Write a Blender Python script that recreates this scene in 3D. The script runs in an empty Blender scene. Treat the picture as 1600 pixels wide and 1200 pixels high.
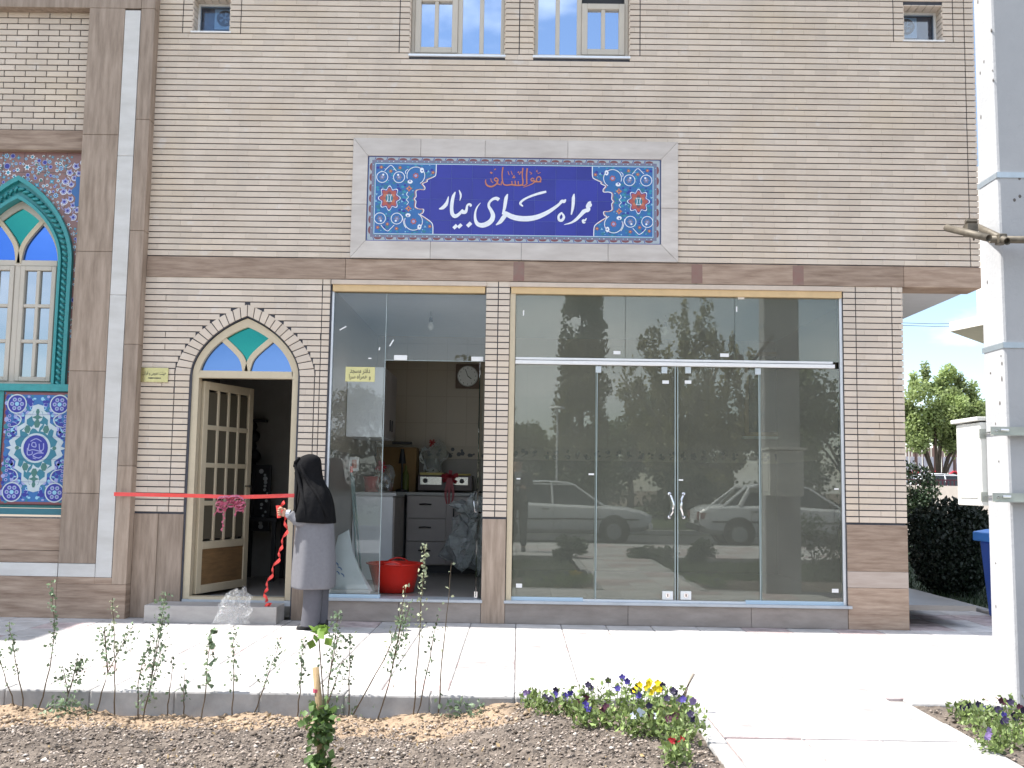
import bpy, bmesh, math, random
import numpy as np
from mathutils import Vector, Matrix
random.seed(7); RNG = np.random.default_rng(7)
R = math.radians
scene = bpy.context.scene
COL = scene.collection

# ---------------------------------------------------------------- camera
PITCH, YAW, ROLL = 9.66245002e-02, -7.12979856e-03, 1.54651787e-02
CAMH, CAMD, FPX = 1.24249808, 9.35845, 1610.0
_cp, _sp = math.cos(PITCH), math.sin(PITCH)
_cy, _sy = math.cos(YAW), math.sin(YAW)
FW = Vector((_sy*_cp, _cy*_cp, _sp)); _rt = Vector((_cy, -_sy, 0)); _up = _rt.cross(FW)
RT = math.cos(ROLL)*_rt + math.sin(ROLL)*_up
UP = -math.sin(ROLL)*_rt + math.cos(ROLL)*_up
cam = bpy.data.cameras.new('camera'); camo = bpy.data.objects.new('camera', cam); COL.objects.link(camo)
camo.matrix_world = Matrix(((RT.x, UP.x, -FW.x, 0), (RT.y, UP.y, -FW.y, -CAMD), (RT.z, UP.z, -FW.z, CAMH), (0, 0, 0, 1)))
cam.sensor_width = 36; cam.lens = FPX/1600*36; cam.clip_start = .05; cam.clip_end = 2000
scene.camera = camo

# ---------------------------------------------------------------- world, sun, exposure
SUN_EL, SUN_A = R(60), R(2.4)
S = Vector((-math.cos(SUN_EL)*math.cos(SUN_A), math.cos(SUN_EL)*math.sin(SUN_A), math.sin(SUN_EL)))
world = bpy.data.worlds.new("World"); scene.world = world; world.use_nodes = True
wn, wl_ = world.node_tree.nodes, world.node_tree.links
wn.clear()
wo = wn.new('ShaderNodeOutputWorld'); bg = wn.new('ShaderNodeBackground'); bg.inputs['Strength'].default_value = .13
sky = wn.new('ShaderNodeTexSky'); sky.sky_type = 'NISHITA'; sky.sun_disc = False
sky.sun_elevation = SUN_EL; sky.sun_rotation = math.atan2(S.x, S.y); sky.air_density = 1.0; sky.dust_density = .6
tc = wn.new('ShaderNodeTexCoord'); mp = wn.new('ShaderNodeMapping'); mp.inputs['Scale'].default_value = (1.0, 1.0, 2.6)
mp.inputs['Location'].default_value = (.35, .1, 0)
nz = wn.new('ShaderNodeTexNoise'); nz.inputs['Scale'].default_value = 2.1; nz.inputs['Detail'].default_value = 7; nz.inputs['Roughness'].default_value = .55
cr = wn.new('ShaderNodeValToRGB'); cr.color_ramp.elements[0].position = .42; cr.color_ramp.elements[1].position = .63
mx = wn.new('ShaderNodeMix'); mx.data_type = 'RGBA'; mx.inputs[7].default_value = (8.6, 8.9, 9.4, 1)
wl_.new(tc.outputs['Generated'], mp.inputs['Vector']); wl_.new(mp.outputs[0], nz.inputs['Vector'])
wl_.new(nz.outputs[0], cr.inputs[0]); wl_.new(cr.outputs[0], mx.inputs[0]); wl_.new(sky.outputs[0], mx.inputs[6])
wl_.new(mx.outputs[2], bg.inputs[0]); wl_.new(bg.outputs[0], wo.inputs[0])
sun = bpy.data.lights.new('sun', 'SUN'); sun.energy = 5.0; sun.angle = R(.5); sun.color = (1, .96, .9)
suno = bpy.data.objects.new('sun', sun); COL.objects.link(suno); suno.rotation_euler = S.to_track_quat('Z', 'Y').to_euler()
scene.view_settings.view_transform = 'Standard'; scene.view_settings.look = 'None'
scene.view_settings.gamma = 1; scene.view_settings.use_curve_mapping = False
scene.view_settings.exposure = 1.0

def at(px, py, Y=0.0):
    d = RT*((px-800)/FPX) + UP*((600-py)/FPX) + FW
    t = (CAMD+Y)/d.y
    return (t*d.x, CAMH+t*d.z)
def gr(px, py, Z=0.0):
    d = RT*((px-800)/FPX) + UP*((600-py)/FPX) + FW
    t = (Z-CAMH)/d.z
    return (t*d.x, t*d.y-CAMD)

# ---------------------------------------------------------------- materials
_m = {}
def mat(name, color, rough=.7, var=0.0, scale=8.0, stretch=(1, 1, 1), bump=0.0, bscale=60.0, metal=0.0, color2=None,
        spec=.5, tone=0.0, sharp=.25, detail=6, coat=0.0, trans=0.0):
    """procedural principled material; tone = how much the mesh attribute 'tone' changes the colour"""
    if name in _m: return _m[name]
    m = bpy.data.materials.new(name); m.use_nodes = True; n, l = m.node_tree.nodes, m.node_tree.links
    b = n['Principled BSDF']; b.inputs['Roughness'].default_value = rough; b.inputs['Metallic'].default_value = metal
    b.inputs['Specular IOR Level'].default_value = spec; b.inputs['Coat Weight'].default_value = coat
    b.inputs['Transmission Weight'].default_value = trans
    t = n.new('ShaderNodeTexCoord'); mpn = n.new('ShaderNodeMapping'); mpn.inputs['Scale'].default_value = stretch
    l.new(t.outputs['Object'], mpn.inputs['Vector'])
    nn = n.new('ShaderNodeTexNoise'); nn.inputs['Scale'].default_value = scale; nn.inputs['Detail'].default_value = detail
    nn.inputs['Roughness'].default_value = .6; l.new(mpn.outputs[0], nn.inputs['Vector'])
    rp = n.new('ShaderNodeValToRGB'); rp.color_ramp.elements[0].position = .5-sharp; rp.color_ramp.elements[1].position = .5+sharp
    l.new(nn.outputs[0], rp.inputs[0])
    c1 = tuple(color); c2 = tuple(color2) if color2 else tuple(min(1, c*(1+var)) for c in color)
    if not color2: c1 = tuple(c*(1-var) for c in color)
    rp.color_ramp.elements[0].color = (*c1, 1); rp.color_ramp.elements[1].color = (*c2, 1)
    out = rp.outputs[0]
    if tone:
        a = n.new('ShaderNodeAttribute'); a.attribute_name = 'tone'
        mr = n.new('ShaderNodeMapRange'); mr.inputs[3].default_value = 1-tone; mr.inputs[4].default_value = 1+tone
        l.new(a.outputs['Fac'], mr.inputs[0])
        vm = n.new('ShaderNodeVectorMath'); vm.operation = 'SCALE'; l.new(out, vm.inputs[0]); l.new(mr.outputs[0], vm.inputs['Scale'])
        out = vm.outputs[0]
    l.new(out, b.inputs['Base Color'])
    if bump:
        n2 = n.new('ShaderNodeTexNoise'); n2.inputs['Scale'].default_value = bscale; n2.inputs['Detail'].default_value = 5
        l.new(mpn.outputs[0] if stretch != (1, 1, 1) else t.outputs['Object'], n2.inputs['Vector'])
        bp = n.new('ShaderNodeBump'); bp.inputs['Strength'].default_value = bump; bp.inputs['Distance'].default_value = .01
        l.new(n2.outputs[0], bp.inputs['Height']); l.new(bp.outputs[0], b.inputs['Normal'])
    _m[name] = m; return m

def glass(name, tint, refl, rcol=(1, 1, 1), haze=0.0):
    if name in _m: return _m[name]
    m = bpy.data.materials.new(name); m.use_nodes = True; n, l = m.node_tree.nodes, m.node_tree.links; n.clear()
    o = n.new('ShaderNodeOutputMaterial'); mxs = n.new('ShaderNodeMixShader')
    tr = n.new('ShaderNodeBsdfTransparent'); tr.inputs[0].default_value = (*tint, 1)
    g = n.new('ShaderNodeBsdfGlossy'); g.inputs['Roughness'].default_value = 0.0; g.inputs[0].default_value = (*rcol, 1)
    fr = n.new('ShaderNodeFresnel'); fr.inputs[0].default_value = 1.5
    ad = n.new('ShaderNodeMath'); ad.operation = 'ADD'; ad.inputs[1].default_value = refl; ad.use_clamp = True
    nzz = n.new('ShaderNodeTexNoise'); nzz.inputs['Scale'].default_value = 1.3; tcc = n.new('ShaderNodeTexCoord')
    bp = n.new('ShaderNodeBump'); bp.inputs['Strength'].default_value = .02; bp.inputs['Distance'].default_value = .02
    l.new(tcc.outputs['Object'], nzz.inputs[0]); l.new(nzz.outputs[0], bp.inputs['Height']); l.new(bp.outputs[0], g.inputs['Normal'])
    l.new(fr.outputs[0], ad.inputs[0]); l.new(ad.outputs[0], mxs.inputs[0]); l.new(tr.outputs[0], mxs.inputs[1]); l.new(g.outputs[0], mxs.inputs[2])
    if haze:  # pale diffuse haze mixed into the glass to grey its dark tones
        dd = n.new('ShaderNodeBsdfDiffuse'); dd.inputs[0].default_value = (.52, .52, .46, 1); dm = n.new('ShaderNodeMixShader')
        dn = n.new('ShaderNodeTexNoise'); dn.inputs['Scale'].default_value = 2.5; dn.inputs['Detail'].default_value = 6; mr = n.new('ShaderNodeMapRange'); mr.inputs[3].default_value = haze*.6; mr.inputs[4].default_value = haze*1.4
        l.new(tcc.outputs['Object'], dn.inputs[0]); l.new(dn.outputs[0], mr.inputs[0]); l.new(mr.outputs[0], dm.inputs[0]); l.new(mxs.outputs[0], dm.inputs[1]); l.new(dd.outputs[0], dm.inputs[2]); l.new(dm.outputs[0], o.inputs[0])
    else: l.new(mxs.outputs[0], o.inputs[0])
    _m[name] = m; return m

def filmglass(name, base, rcol, f):
    """mirror-film window glass: dark body with a strong coloured reflection"""
    if name in _m: return _m[name]
    m = bpy.data.materials.new(name); m.use_nodes = True; n, l = m.node_tree.nodes, m.node_tree.links; n.clear()
    o = n.new('ShaderNodeOutputMaterial'); mxs = n.new('ShaderNodeMixShader'); mxs.inputs[0].default_value = f
    d = n.new('ShaderNodeBsdfDiffuse'); d.inputs[0].default_value = (*base, 1)
    g = n.new('ShaderNodeBsdfGlossy'); g.inputs['Roughness'].default_value = .02; g.inputs[0].default_value = (*rcol, 1)
    l.new(d.outputs[0], mxs.inputs[1]); l.new(g.outputs[0], mxs.inputs[2]); l.new(mxs.outputs[0], o.inputs[0]); _m[name] = m; return m

BRICK = mat('brick_cream', (.56, .47, .38), .85, scale=1.6, tone=.06, color2=(.65, .565, .475), bump=.35, bscale=90)
MORTAR = mat('mortar_dark', (.065, .067, .08), .95, var=.3, bump=.3)
def weathered(m):
    n, l = m.node_tree.nodes, m.node_tree.links; g = n.new('ShaderNodeNewGeometry'); mpn = [x for x in n if x.type == 'MAPPING'][0]; l.new(g.outputs['Position'], mpn.inputs['Vector'])
    b = n['Principled BSDF']; src = b.inputs['Base Color'].links[0].from_socket
    def layer(src, scale, sx, lo, hi, col, amt):
        mp_ = n.new('ShaderNodeMapping'); mp_.inputs['Scale'].default_value = sx; l.new(g.outputs['Position'], mp_.inputs['Vector']); nn = n.new('ShaderNodeTexNoise'); nn.inputs['Scale'].default_value = scale; nn.inputs['Detail'].default_value = 6; l.new(mp_.outputs[0], nn.inputs[0])
        mr = n.new('ShaderNodeMapRange'); mr.inputs[1].default_value = lo; mr.inputs[2].default_value = hi; mr.inputs[4].default_value = amt; l.new(nn.outputs[0], mr.inputs[0])
        mx_ = n.new('ShaderNodeMix'); mx_.data_type = 'RGBA'; l.new(mr.outputs[0], mx_.inputs[0]); l.new(src, mx_.inputs[6]); mx_.inputs[7].default_value = (*col, 1); return mx_.outputs[2]
    src = layer(src, 1.1, (1, 1, 1.4), .50, .72, (.60, .47, .30), .32)
    src = layer(src, 1.7, (1.6, 1, .35), .55, .75, (.36, .33, .30), .22)
    src = layer(src, 7, (1, 1, 1), .62, .72, (.66, .62, .58), .5)
    l.new(src, b.inputs['Base Color'])
weathered(BRICK)
TRAV_H = mat('travertine_horizontal', (.21, .14, .098), .65, scale=3.0, stretch=(1, 1, 9), color2=(.41, .31, .235), bump=.25, bscale=14, tone=.18, sharp=.2)
TRAV_V = mat('travertine_vertical', (.21, .155, .112), .65, scale=3.0, stretch=(8, 8, 1), color2=(.39, .305, .24), bump=.25, bscale=14, tone=.16, sharp=.22)
WSTONE = mat('white_stone', (.50, .485, .455), .55, scale=3.0, stretch=(1, 1, 3), color2=(.64, .63, .61), bump=.1, bscale=30, tone=.08)
SIGNSTONE = mat('sign_border_stone', (.43, .385, .35), .55, scale=2.6, stretch=(1, 1, 4), color2=(.60, .56, .52), bump=.1, bscale=30, tone=.07)
PLINTH = mat('plinth_stone', (.22, .19, .17), .7, scale=4, stretch=(1, 1, 3), color2=(.34, .30, .27), bump=.2, tone=.1)
SILLM = mat('marble_sill', (.42, .45, .48), .35, var=.12, scale=6)
CREAM = mat('cream_metal', (.52, .44, .31), .45, var=.05, scale=20)
YELLOW_BEAM = mat('yellow_beam', (.60, .43, .23), .6, var=.1)
PALE_BEAM = mat('pale_beam', (.55, .46, .38), .6, var=.1)
ALU = mat('aluminium', (.72, .75, .78), .35, var=.04, metal=.3)
STEEL = mat('stainless_steel', (.75, .75, .76), .18, metal=1.0)
WHITEP = mat('white_paint', (.74, .74, .73), .5, var=.03)
PLASTER = mat('plaster_ceiling', (.62, .64, .66), .9, var=.04)
DARKWALL = mat('hall_wall', (.26, .245, .22), .9, var=.1)
BLACK = mat('black_object', (.012, .012, .014), .5, var=.2)
TEAL = mat('turquoise_glaze', (.03, .26, .27), .35, var=.15, scale=20, bump=.1)
SHOPGLASS = glass('shop_glass', (.84, .88, .83), .035, (.95, .97, .93), .115)
FIXGLASS = glass('kitchen_glass', (.96, .98, .98), .0, (.9, .96, 1.0), .045)
BLUEGLASS = filmglass('blue_film_glass', (.02, .03, .06), (.80, .88, 1.0), .85)
FANBLUE = filmglass('fan_blue_glass', (.02, .04, .10), (.16, .30, .62), .55)
DEEPBLUE = filmglass('deep_blue_glass', (.01, .03, .16), (.10, .25, .75), .6)
TEALGLASS = filmglass('teal_glass', (.0, .10, .09), (.05, .36, .32), .45)
CLEARPANE = filmglass('dim_pane', (.10, .085, .06), (.6, .7, .75), .10)
SASHPANE = filmglass('sash_pane', (.07, .07, .065), (.8, .86, .95), .42)
def flat(name, c, rough=.35): return mat(name, c, rough, var=.07, scale=30)
P_NAVY = flat('print_navy', (.022, .028, .27)); P_WHITE = flat('print_white', (.72, .75, .80)); P_ORANGE = flat('print_orange', (.48, .17, .09))
P_TURQ = flat('print_turquoise', (.03, .26, .38)); P_BLUE = flat('print_blue', (.025, .13, .36)); P_TEAL = flat('print_teal', (.025, .17, .24))
P_LBLUE = flat('print_light_blue', (.25, .5, .66)); P_RED = flat('print_red', (.38, .09, .07)); P_MAROON = flat('print_maroon', (.19, .06, .07))
P_GREY = flat('print_grey_violet', (.17, .17, .25)); P_GREEN = flat('print_green', (.05, .16, .14)); P_TERRA = flat('print_terracotta', (.24, .13, .12))
P_LILAC = flat('print_lilac', (.30, .32, .58)); P_YEL = flat('print_yellow', (.60, .45, .15)); P_BLACK = flat('print_black', (.015, .013, .012))
RED_RIB = mat('red_ribbon', (.75, .07, .06), .4, var=.1)
PINK_RIB = mat('pink_ribbon', (.50, .05, .13), .35, color2=(.70, .30, .38), scale=25)

# ---------------------------------------------------------------- mesh helpers
def wloc(o):
    v = Vector((0, 0, 0))
    while o is not None: v += o.location; o = o.parent
    return v
class MB:
    def __init__(s): s.q = 0; s.v = []; s.f = []; s.tone = []; s.smooth = False; s.mi = []; s.cur = 0
    def add(s, vs, fs, tone=.5):
        k = len(s.v); s.v += [tuple(v) for v in vs]; s.f += [tuple(i+k for i in f) for f in fs]; s.tone += [tone]*len(fs); s.mi += [s.cur]*len(fs); return s
    def box(s, x0, x1, y0, y1, z0, z1, tone=.5):
        vs = [(x, y, z) for x in (x0, x1) for y in (y0, y1) for z in (z0, z1)]
        return s.add(vs, [(0, 1, 3, 2), (4, 6, 7, 5), (0, 4, 5, 1), (2, 3, 7, 6), (0, 2, 6, 4), (1, 5, 7, 3)], tone)
    def cbox(s, x0, x1, y0, y1, z0, z1, b=.003, tone=.5):
        """box whose front (y0) face has chamfered edges"""
        b = min(b, (x1-x0)*.3, (z1-z0)*.3)
        o = [(x0, z0), (x1, z0), (x1, z1), (x0, z1)]; i = [(x0+b, z0+b), (x1-b, z0+b), (x1-b, z1-b), (x0+b, z1-b)]
        vs = [(x, y0, z) for x, z in i] + [(x, y0+b, z) for x, z in o] + [(x, y1, z) for x, z in o]
        fs = [(0, 1, 2, 3)]
        for k in range(4):
            j = (k+1) % 4; fs += [(k, k+4, j+4, j), (k+4, k+8, j+8, j+4)]
        return s.add(vs, [f[::-1] if False else f for f in fs], tone)
    def prism(s, pts, y0, y1, tone=.5):
        """polygon in x,z extruded between y0 and y1"""
        n = len(pts); vs = [(x, y0, z) for x, z in pts] + [(x, y1, z) for x, z in pts]
        return s.add(vs, [tuple(range(n)), tuple(range(2*n-1, n-1, -1))] + [(i, i+n, (i+1) % n+n, (i+1) % n) for i in range(n)], tone)
    def prismz(s, pts, z0, z1, tone=.5):
        n = len(pts); vs = [(x, y, z0) for x, y in pts] + [(x, y, z1) for x, y in pts]
        return s.add(vs, [tuple(range(n-1, -1, -1)), tuple(range(n, 2*n))] + [(i, (i+1) % n, (i+1) % n+n, i+n) for i in range(n)], tone)
    def tube(s, path, r, n=8, cap=True, tone=.5):
        path = [Vector(p) for p in path]; rs = r if isinstance(r, (list, tuple)) else [r]*len(path)
        k = len(s.v); up = Vector((0, 0, 1)); rings = []
        for i, p in enumerate(path):
            d = (path[min(i+1, len(path)-1)]-path[max(i-1, 0)]).normalized()
            u = d.cross(up) if abs(d.z) < .95 else d.cross(Vector((1, 0, 0)))
            u.normalize(); w = d.cross(u)
            rings.append([p+(u*math.cos(a)+w*math.sin(a))*rs[i] for a in [2*math.pi*j/n for j in range(n)]])
        return s.loft(rings, cap, tone)
    def loft(s, rings, cap=True, tone=.5, close=True):
        n = len(rings[0]); vs = [q for r_ in rings for q in r_]; fs = []
        for i in range(len(rings)-1):
            for j in range(n if close else n-1):
                fs.append((i*n+j, i*n+(j+1) % n, (i+1)*n+(j+1) % n, (i+1)*n+j))
        if cap: fs += [tuple(range(n-1, -1, -1)), tuple(range((len(rings)-1)*n, len(rings)*n))]
        return s.add(vs, fs, tone)
    def lathe(s, prof, c=(0, 0, 0), n=24, cap=False):
        return s.loft([[(c[0]+r*math.cos(2*math.pi*j/n), c[1]+r*math.sin(2*math.pi*j/n), c[2]+z) for j in range(n)] for r, z in prof], cap)
    def ball(s, c, r, n=10, m=7, sq=(1, 1, 1), tone=.5):
        return s.loft([[(c[0]+r*sq[0]*math.sin(t)*math.cos(a), c[1]+r*sq[1]*math.sin(t)*math.sin(a), c[2]-r*sq[2]*math.cos(t))
                        for a in [2*math.pi*j/n for j in range(n)]] for t in [math.pi*max(.02, min(.98, i/(m-1))) for i in range(m)]], True, tone)
    # flat print on a wall facing -y
    def stroke(s, pts, w, y):
        pts = smooth_pts(pts, 4 if len(pts) > 2 else 1); n = len(pts); s.q += 1; y -= s.q*1e-6
        if not isinstance(w, (list, tuple)): w = [w]*2
        vs = []
        for i, p in enumerate(pts):
            a = pts[max(i-1, 0)]; b = pts[min(i+1, n-1)]; dx, dz = b[0]-a[0], b[1]-a[1]; L = math.hypot(dx, dz) or 1
            u = i/(n-1)*(len(w)-1); k = min(int(u), len(w)-2); ww = (w[k]*(1-(u-k))+w[k+1]*(u-k))/2
            vs += [(p[0]-dz/L*ww, y-i*2e-6, p[1]+dx/L*ww), (p[0]+dz/L*ww, y-i*2e-6, p[1]-dx/L*ww)]
        return s.add(vs, [(2*i, 2*i+1, 2*i+3, 2*i+2) for i in range(n-1)])
    def poly(s, pts, y):
        s.q += 1; y -= s.q*1e-6
        return s.add([(x, y, z) for x, z in pts], [tuple(range(len(pts)))])
    def disc(s, x, z, r, y, n=14, rz=None, ph=0):
        rz = rz or r; return s.poly([(x+r*math.cos(2*math.pi*i/n+ph), z+rz*math.sin(2*math.pi*i/n+ph)) for i in range(n)], y)
    def ring(s, x, z, r, w, y, a0=0, a1=360, n=20):
        pts = [(x+r*math.cos(R(a0+(a1-a0)*i/n)), z+r*math.sin(R(a0+(a1-a0)*i/n))) for i in range(n+1)]
        vs = []
        for i, (px_, pz_) in enumerate(pts):
            a = R(a0+(a1-a0)*i/n); vs += [(px_-w/2*math.cos(a), y, pz_-w/2*math.sin(a)), (px_+w/2*math.cos(a), y, pz_+w/2*math.sin(a))]
        return s.add(vs, [(2*i, 2*i+1, 2*i+3, 2*i+2) for i in range(n)])
    def star(s, x, z, r, r2, y, k=8, ph=0):
        return s.poly([(x+(r if i % 2 == 0 else r2)*math.cos(math.pi*i/k+ph), z+(r if i % 2 == 0 else r2)*math.sin(math.pi*i/k+ph)) for i in range(2*k)], y)
    def mesh(s, name, m, org=(0, 0, 0)):
        me = bpy.data.meshes.new(name); o = Vector(org)
        me.from_pydata([(v[0]-o.x, v[1]-o.y, v[2]-o.z) for v in s.v], [], s.f)
        for mm in (m if isinstance(m, (list, tuple)) else [m]): me.materials.append(mm)
        a = me.attributes.new('tone', 'FLOAT', 'FACE'); a.data.foreach_set('value', s.tone)
        if any(s.mi): me.polygons.foreach_set('material_index', s.mi)
        if s.smooth: me.polygons.foreach_set('use_smooth', [True]*len(me.polygons))
        me.update(); return me
    def build(s, name, m, parent=None, local=False, org=None):
        if parent is not None: off = Vector((0, 0, 0)) if local else wloc(parent)
        else: off = Vector(org) if org else Vector((0, 0, 0))
        o = bpy.data.objects.new(name, s.mesh(name, m, off)); COL.objects.link(o)
        if parent is not None: o.parent = parent
        elif org: o.location = org
        return o
def smooth_pts(p, k):
    if k <= 1: return list(p)
    q = [p[0]]+list(p)+[p[-1]]; out = []
    for i in range(1, len(q)-2):
        for j in range(k):
            t = j/k; a, b, c, d = q[i-1], q[i], q[i+1], q[i+2]
            out.append(tuple(.5*((2*b[n])+(-a[n]+c[n])*t+(2*a[n]-5*b[n]+4*c[n]-d[n])*t*t+(-a[n]+3*b[n]-3*c[n]+d[n])*t**3) for n in range(len(b))))
    out.append(tuple(p[-1])); return out
def thing(name, label, cat, loc=(0, 0, 0), group=None, kind=None, rot=0):
    o = bpy.data.objects.new(name, None); COL.objects.link(o); o.location = loc; o.rotation_euler = (0, 0, rot); o.empty_display_size = .2
    return tag(o, label, cat, group, kind)
def tag(o, label=None, cat=None, group=None, kind=None):
    if label: o['label'] = label
    if cat: o['category'] = cat
    if group: o['group'] = group
    if kind: o['kind'] = kind
    return o
def smooth(o, ang=None):
    o.data.polygons.foreach_set('use_smooth', [True]*len(o.data.polygons)); o.data.update(); return o
def recalc(o):
    bm = bmesh.new(); bm.from_mesh(o.data); bmesh.ops.recalc_face_normals(bm, faces=bm.faces); bm.to_mesh(o.data); bm.free(); return o
def bevel(o, w=.01, seg=2):
    m = o.modifiers.new('bevel', 'BEVEL'); m.width = w; m.segments = seg; m.limit_method = 'ANGLE'; return o

# ================================================================ THE BUILDING
bld = thing('building', 'pale brick building with brown stone bands, arched doorway, glazed shopfront and tiled window bay', 'building', (0, 0, 0))
XL, XR, XC = -3.46, 4.23, 3.505           # left end of brickwork, right end upstairs, right end downstairs
BB, BT = 3.095, 3.29                       # stone band
K1A, K1B = -.315, -.10; K2A, K2B = 2.962, XC
GA, GB = -1.745, K1A
DX0, DX1, DZ0, DZ1 = -3.0, -2.025, .17, 2.19   # door frame
DCX = (DX0+DX1)/2
def arch_pts(cx, z0, hw, h, n=10):
    """pointed arch from the left springing over the apex to the right springing"""
    def bz(t):
        p = [(1, 0), (.985, .40), (.56, .80), (0, 1)]
        a = [(1-t)**3, 3*t*(1-t)**2, 3*t*t*(1-t), t**3]
        return sum(a[i]*p[i][0] for i in range(4))*hw, sum(a[i]*p[i][1] for i in range(4))*h
    L = [bz(i/n) for i in range(n+1)]
    return [(cx-x, z0+z) for x, z in L] + [(cx+x, z0+z) for x, z in reversed(L[:-1])]
def arch_half(z, z0, hw, h):
    if z <= z0: return hw
    if z >= z0+h: return 0
    pts = arch_pts(0, z0, hw, h, 24)[:25]
    for (xa, za), (xb, zb) in zip(pts, pts[1:]):
        if za <= z <= zb: return -(xa+(xb-xa)*(z-za)/max(1e-6, zb-za))
    return 0
ARI = (2.19, .505, .555)     # brick arch ring, inner: springing, half width, rise
ARO = (2.19, .64, .66)       # outer

# openings in the facade behind the brick faces (x0,x1,z0,z1)
SW = [(-3.145, -2.785, 5.455, 5.80), (3.57, 3.94, 5.455, 5.80)]
CW = [(-1.085, -.18, 5.25, 6.45), (.085, .995, 5.25, 6.45)]
SGN = (-1.58, 1.445, 3.295, 4.435)
def backing(name, x0, x1, z0, z1, holes, y0, y1, m, parent):
    xs = sorted({x0, x1, *[h[0] for h in holes], *[h[1] for h in holes]}); zs = sorted({z0, z1, *[h[2] for h in holes], *[h[3] for h in holes]})
    xs = [x for x in xs if x0 <= x <= x1]; zs = [z for z in zs if z0 <= z <= z1]; mb = MB()
    for xa, xb in zip(xs, xs[1:]):
        run = None
        for za, zb in zip(zs, zs[1:]):
            mx_, mz = (xa+xb)/2, (za+zb)/2
            if not any(h[0] < mx_ < h[1] and h[2] < mz < h[3] for h in holes): mb.box(xa, xb, y0, y1, za, zb)
    return mb.build(name, m, parent)
backing('wall', XL-.02, XR-.012, 3.10, 8.5, SW+CW, .012, .25, MORTAR, bld)
backing('wall', XL-.02, XC-.012, 0, 3.098, [(GA, GB, .2, 3.098), (K1B, K2A, .2, 3.098), (DX0, DX1, 0, 2.85)], .012, .22, MORTAR, bld)
mb = MB()   # the arch spandrels behind the voussoirs
ap = arch_pts(DCX, ARI[0], ARI[1]-.01, ARI[2]-.01)
for (xa, za), (xb, zb) in zip(ap, ap[1:]):
    xa_, xb_ = max(DX0, min(DX1, xa)), max(DX0, min(DX1, xb))
    if xb_-xa_ > 1e-4: mb.prism([(xa_, za), (xb_, zb), (xb_, 2.86), (xa_, 2.86)], .0125, .21)
recalc(mb.build('wall', MORTAR, bld))

PITCHB = .0566
allb = []                       # (x0,x1,z0,z1)
def field(x0, x1, z0, z1, blocks, jv=.0008, jh=.0098, L=.2):
    n = round((z1-z0)/PITCHB); p = (z1-z0)/n
    for r in range(n):
        za, zb = z0+r*p+jh, z0+(r+1)*p; zm = (za+zb)/2
        bl = sorted(b for b in (f(zm) if callable(f) else ((f[0], f[1]) if f[2] < zm < f[3] else None) for f in blocks) if b)
        cur = x0; iv = []
        for a, b in bl:
            if a > cur: iv.append((cur, min(a, x1)))
            cur = max(cur, b)
        if cur < x1: iv.append((cur, x1))
        for a, b in iv:
            if b-a < .012: continue
            off = x0+(r % 2)*L/2+random.uniform(-.012, .012)*(jv < .005)
            x = off+(math.floor((a-off)/L)+1)*L; cuts = [a]
            while x < b: cuts.append(x); x += L
            cuts.append(b)
            if len(cuts) > 2 and cuts[1]-cuts[0] < .04: cuts.pop(1)
            if len(cuts) > 2 and cuts[-1]-cuts[-2] < .04: cuts.pop(-2)
            for q in range(len(cuts)-1): allb.append((cuts[q]+(jv/2 if q else 0), cuts[q+1]-(jv/2 if q < len(cuts)-2 else 0), za, zb))
def slot(x, z0, z1): return (x-.0045, x+.0045, z0, z1)
up_blocks = [(a-.0, b+.0, c-.02, d+.02) for a, b, c, d in SW] + [(a, b, c-.015, d) for a, b, c, d in CW]
up_blocks += [(SGN[0]-.002, SGN[1]+.002, SGN[2], SGN[3])]
up_blocks += [slot(-3.235, 5.45, 6.4), slot(-2.685, 5.45, 6.4), slot(3.475, 5.45, 6.4), slot(4.035, 5.45, 6.4), slot(-1.18, 5.25, 6.4), slot(-.0475, 5.25, 6.4), slot(1.09, 5.25, 6.4), slot(4.14, 3.2, 6.5)]
field(XL, XR, BT, 6.45, up_blocks)
def archblk(z):
    if z > ARO[0]+ARO[1]+.1: return None
    h = arch_half(z, *ARO) if z > ARO[0] else ARO[1]
    if z <= ARO[0]: return (DCX-.495-.012, DCX+.495+.012)
    return (DCX-h-.01, DCX+h+.01) if h > 0 else None
field(XL, GA-.01, .935, BB, [archblk, slot(DCX-.64, .9, ARO[0]+.01), slot(DCX+.64, .9, ARO[0]+.01), (-1.83, -1.822, .9, 3.2)])
field(K1A, K1B, .935, BB, [slot(-.205, .9, 3.2)])
field(K2A, K2B, .935, BB, [slot(3.075, .9, 3.2), slot(3.405, .9, 3.2)])
main_rng = len(allb)
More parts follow.
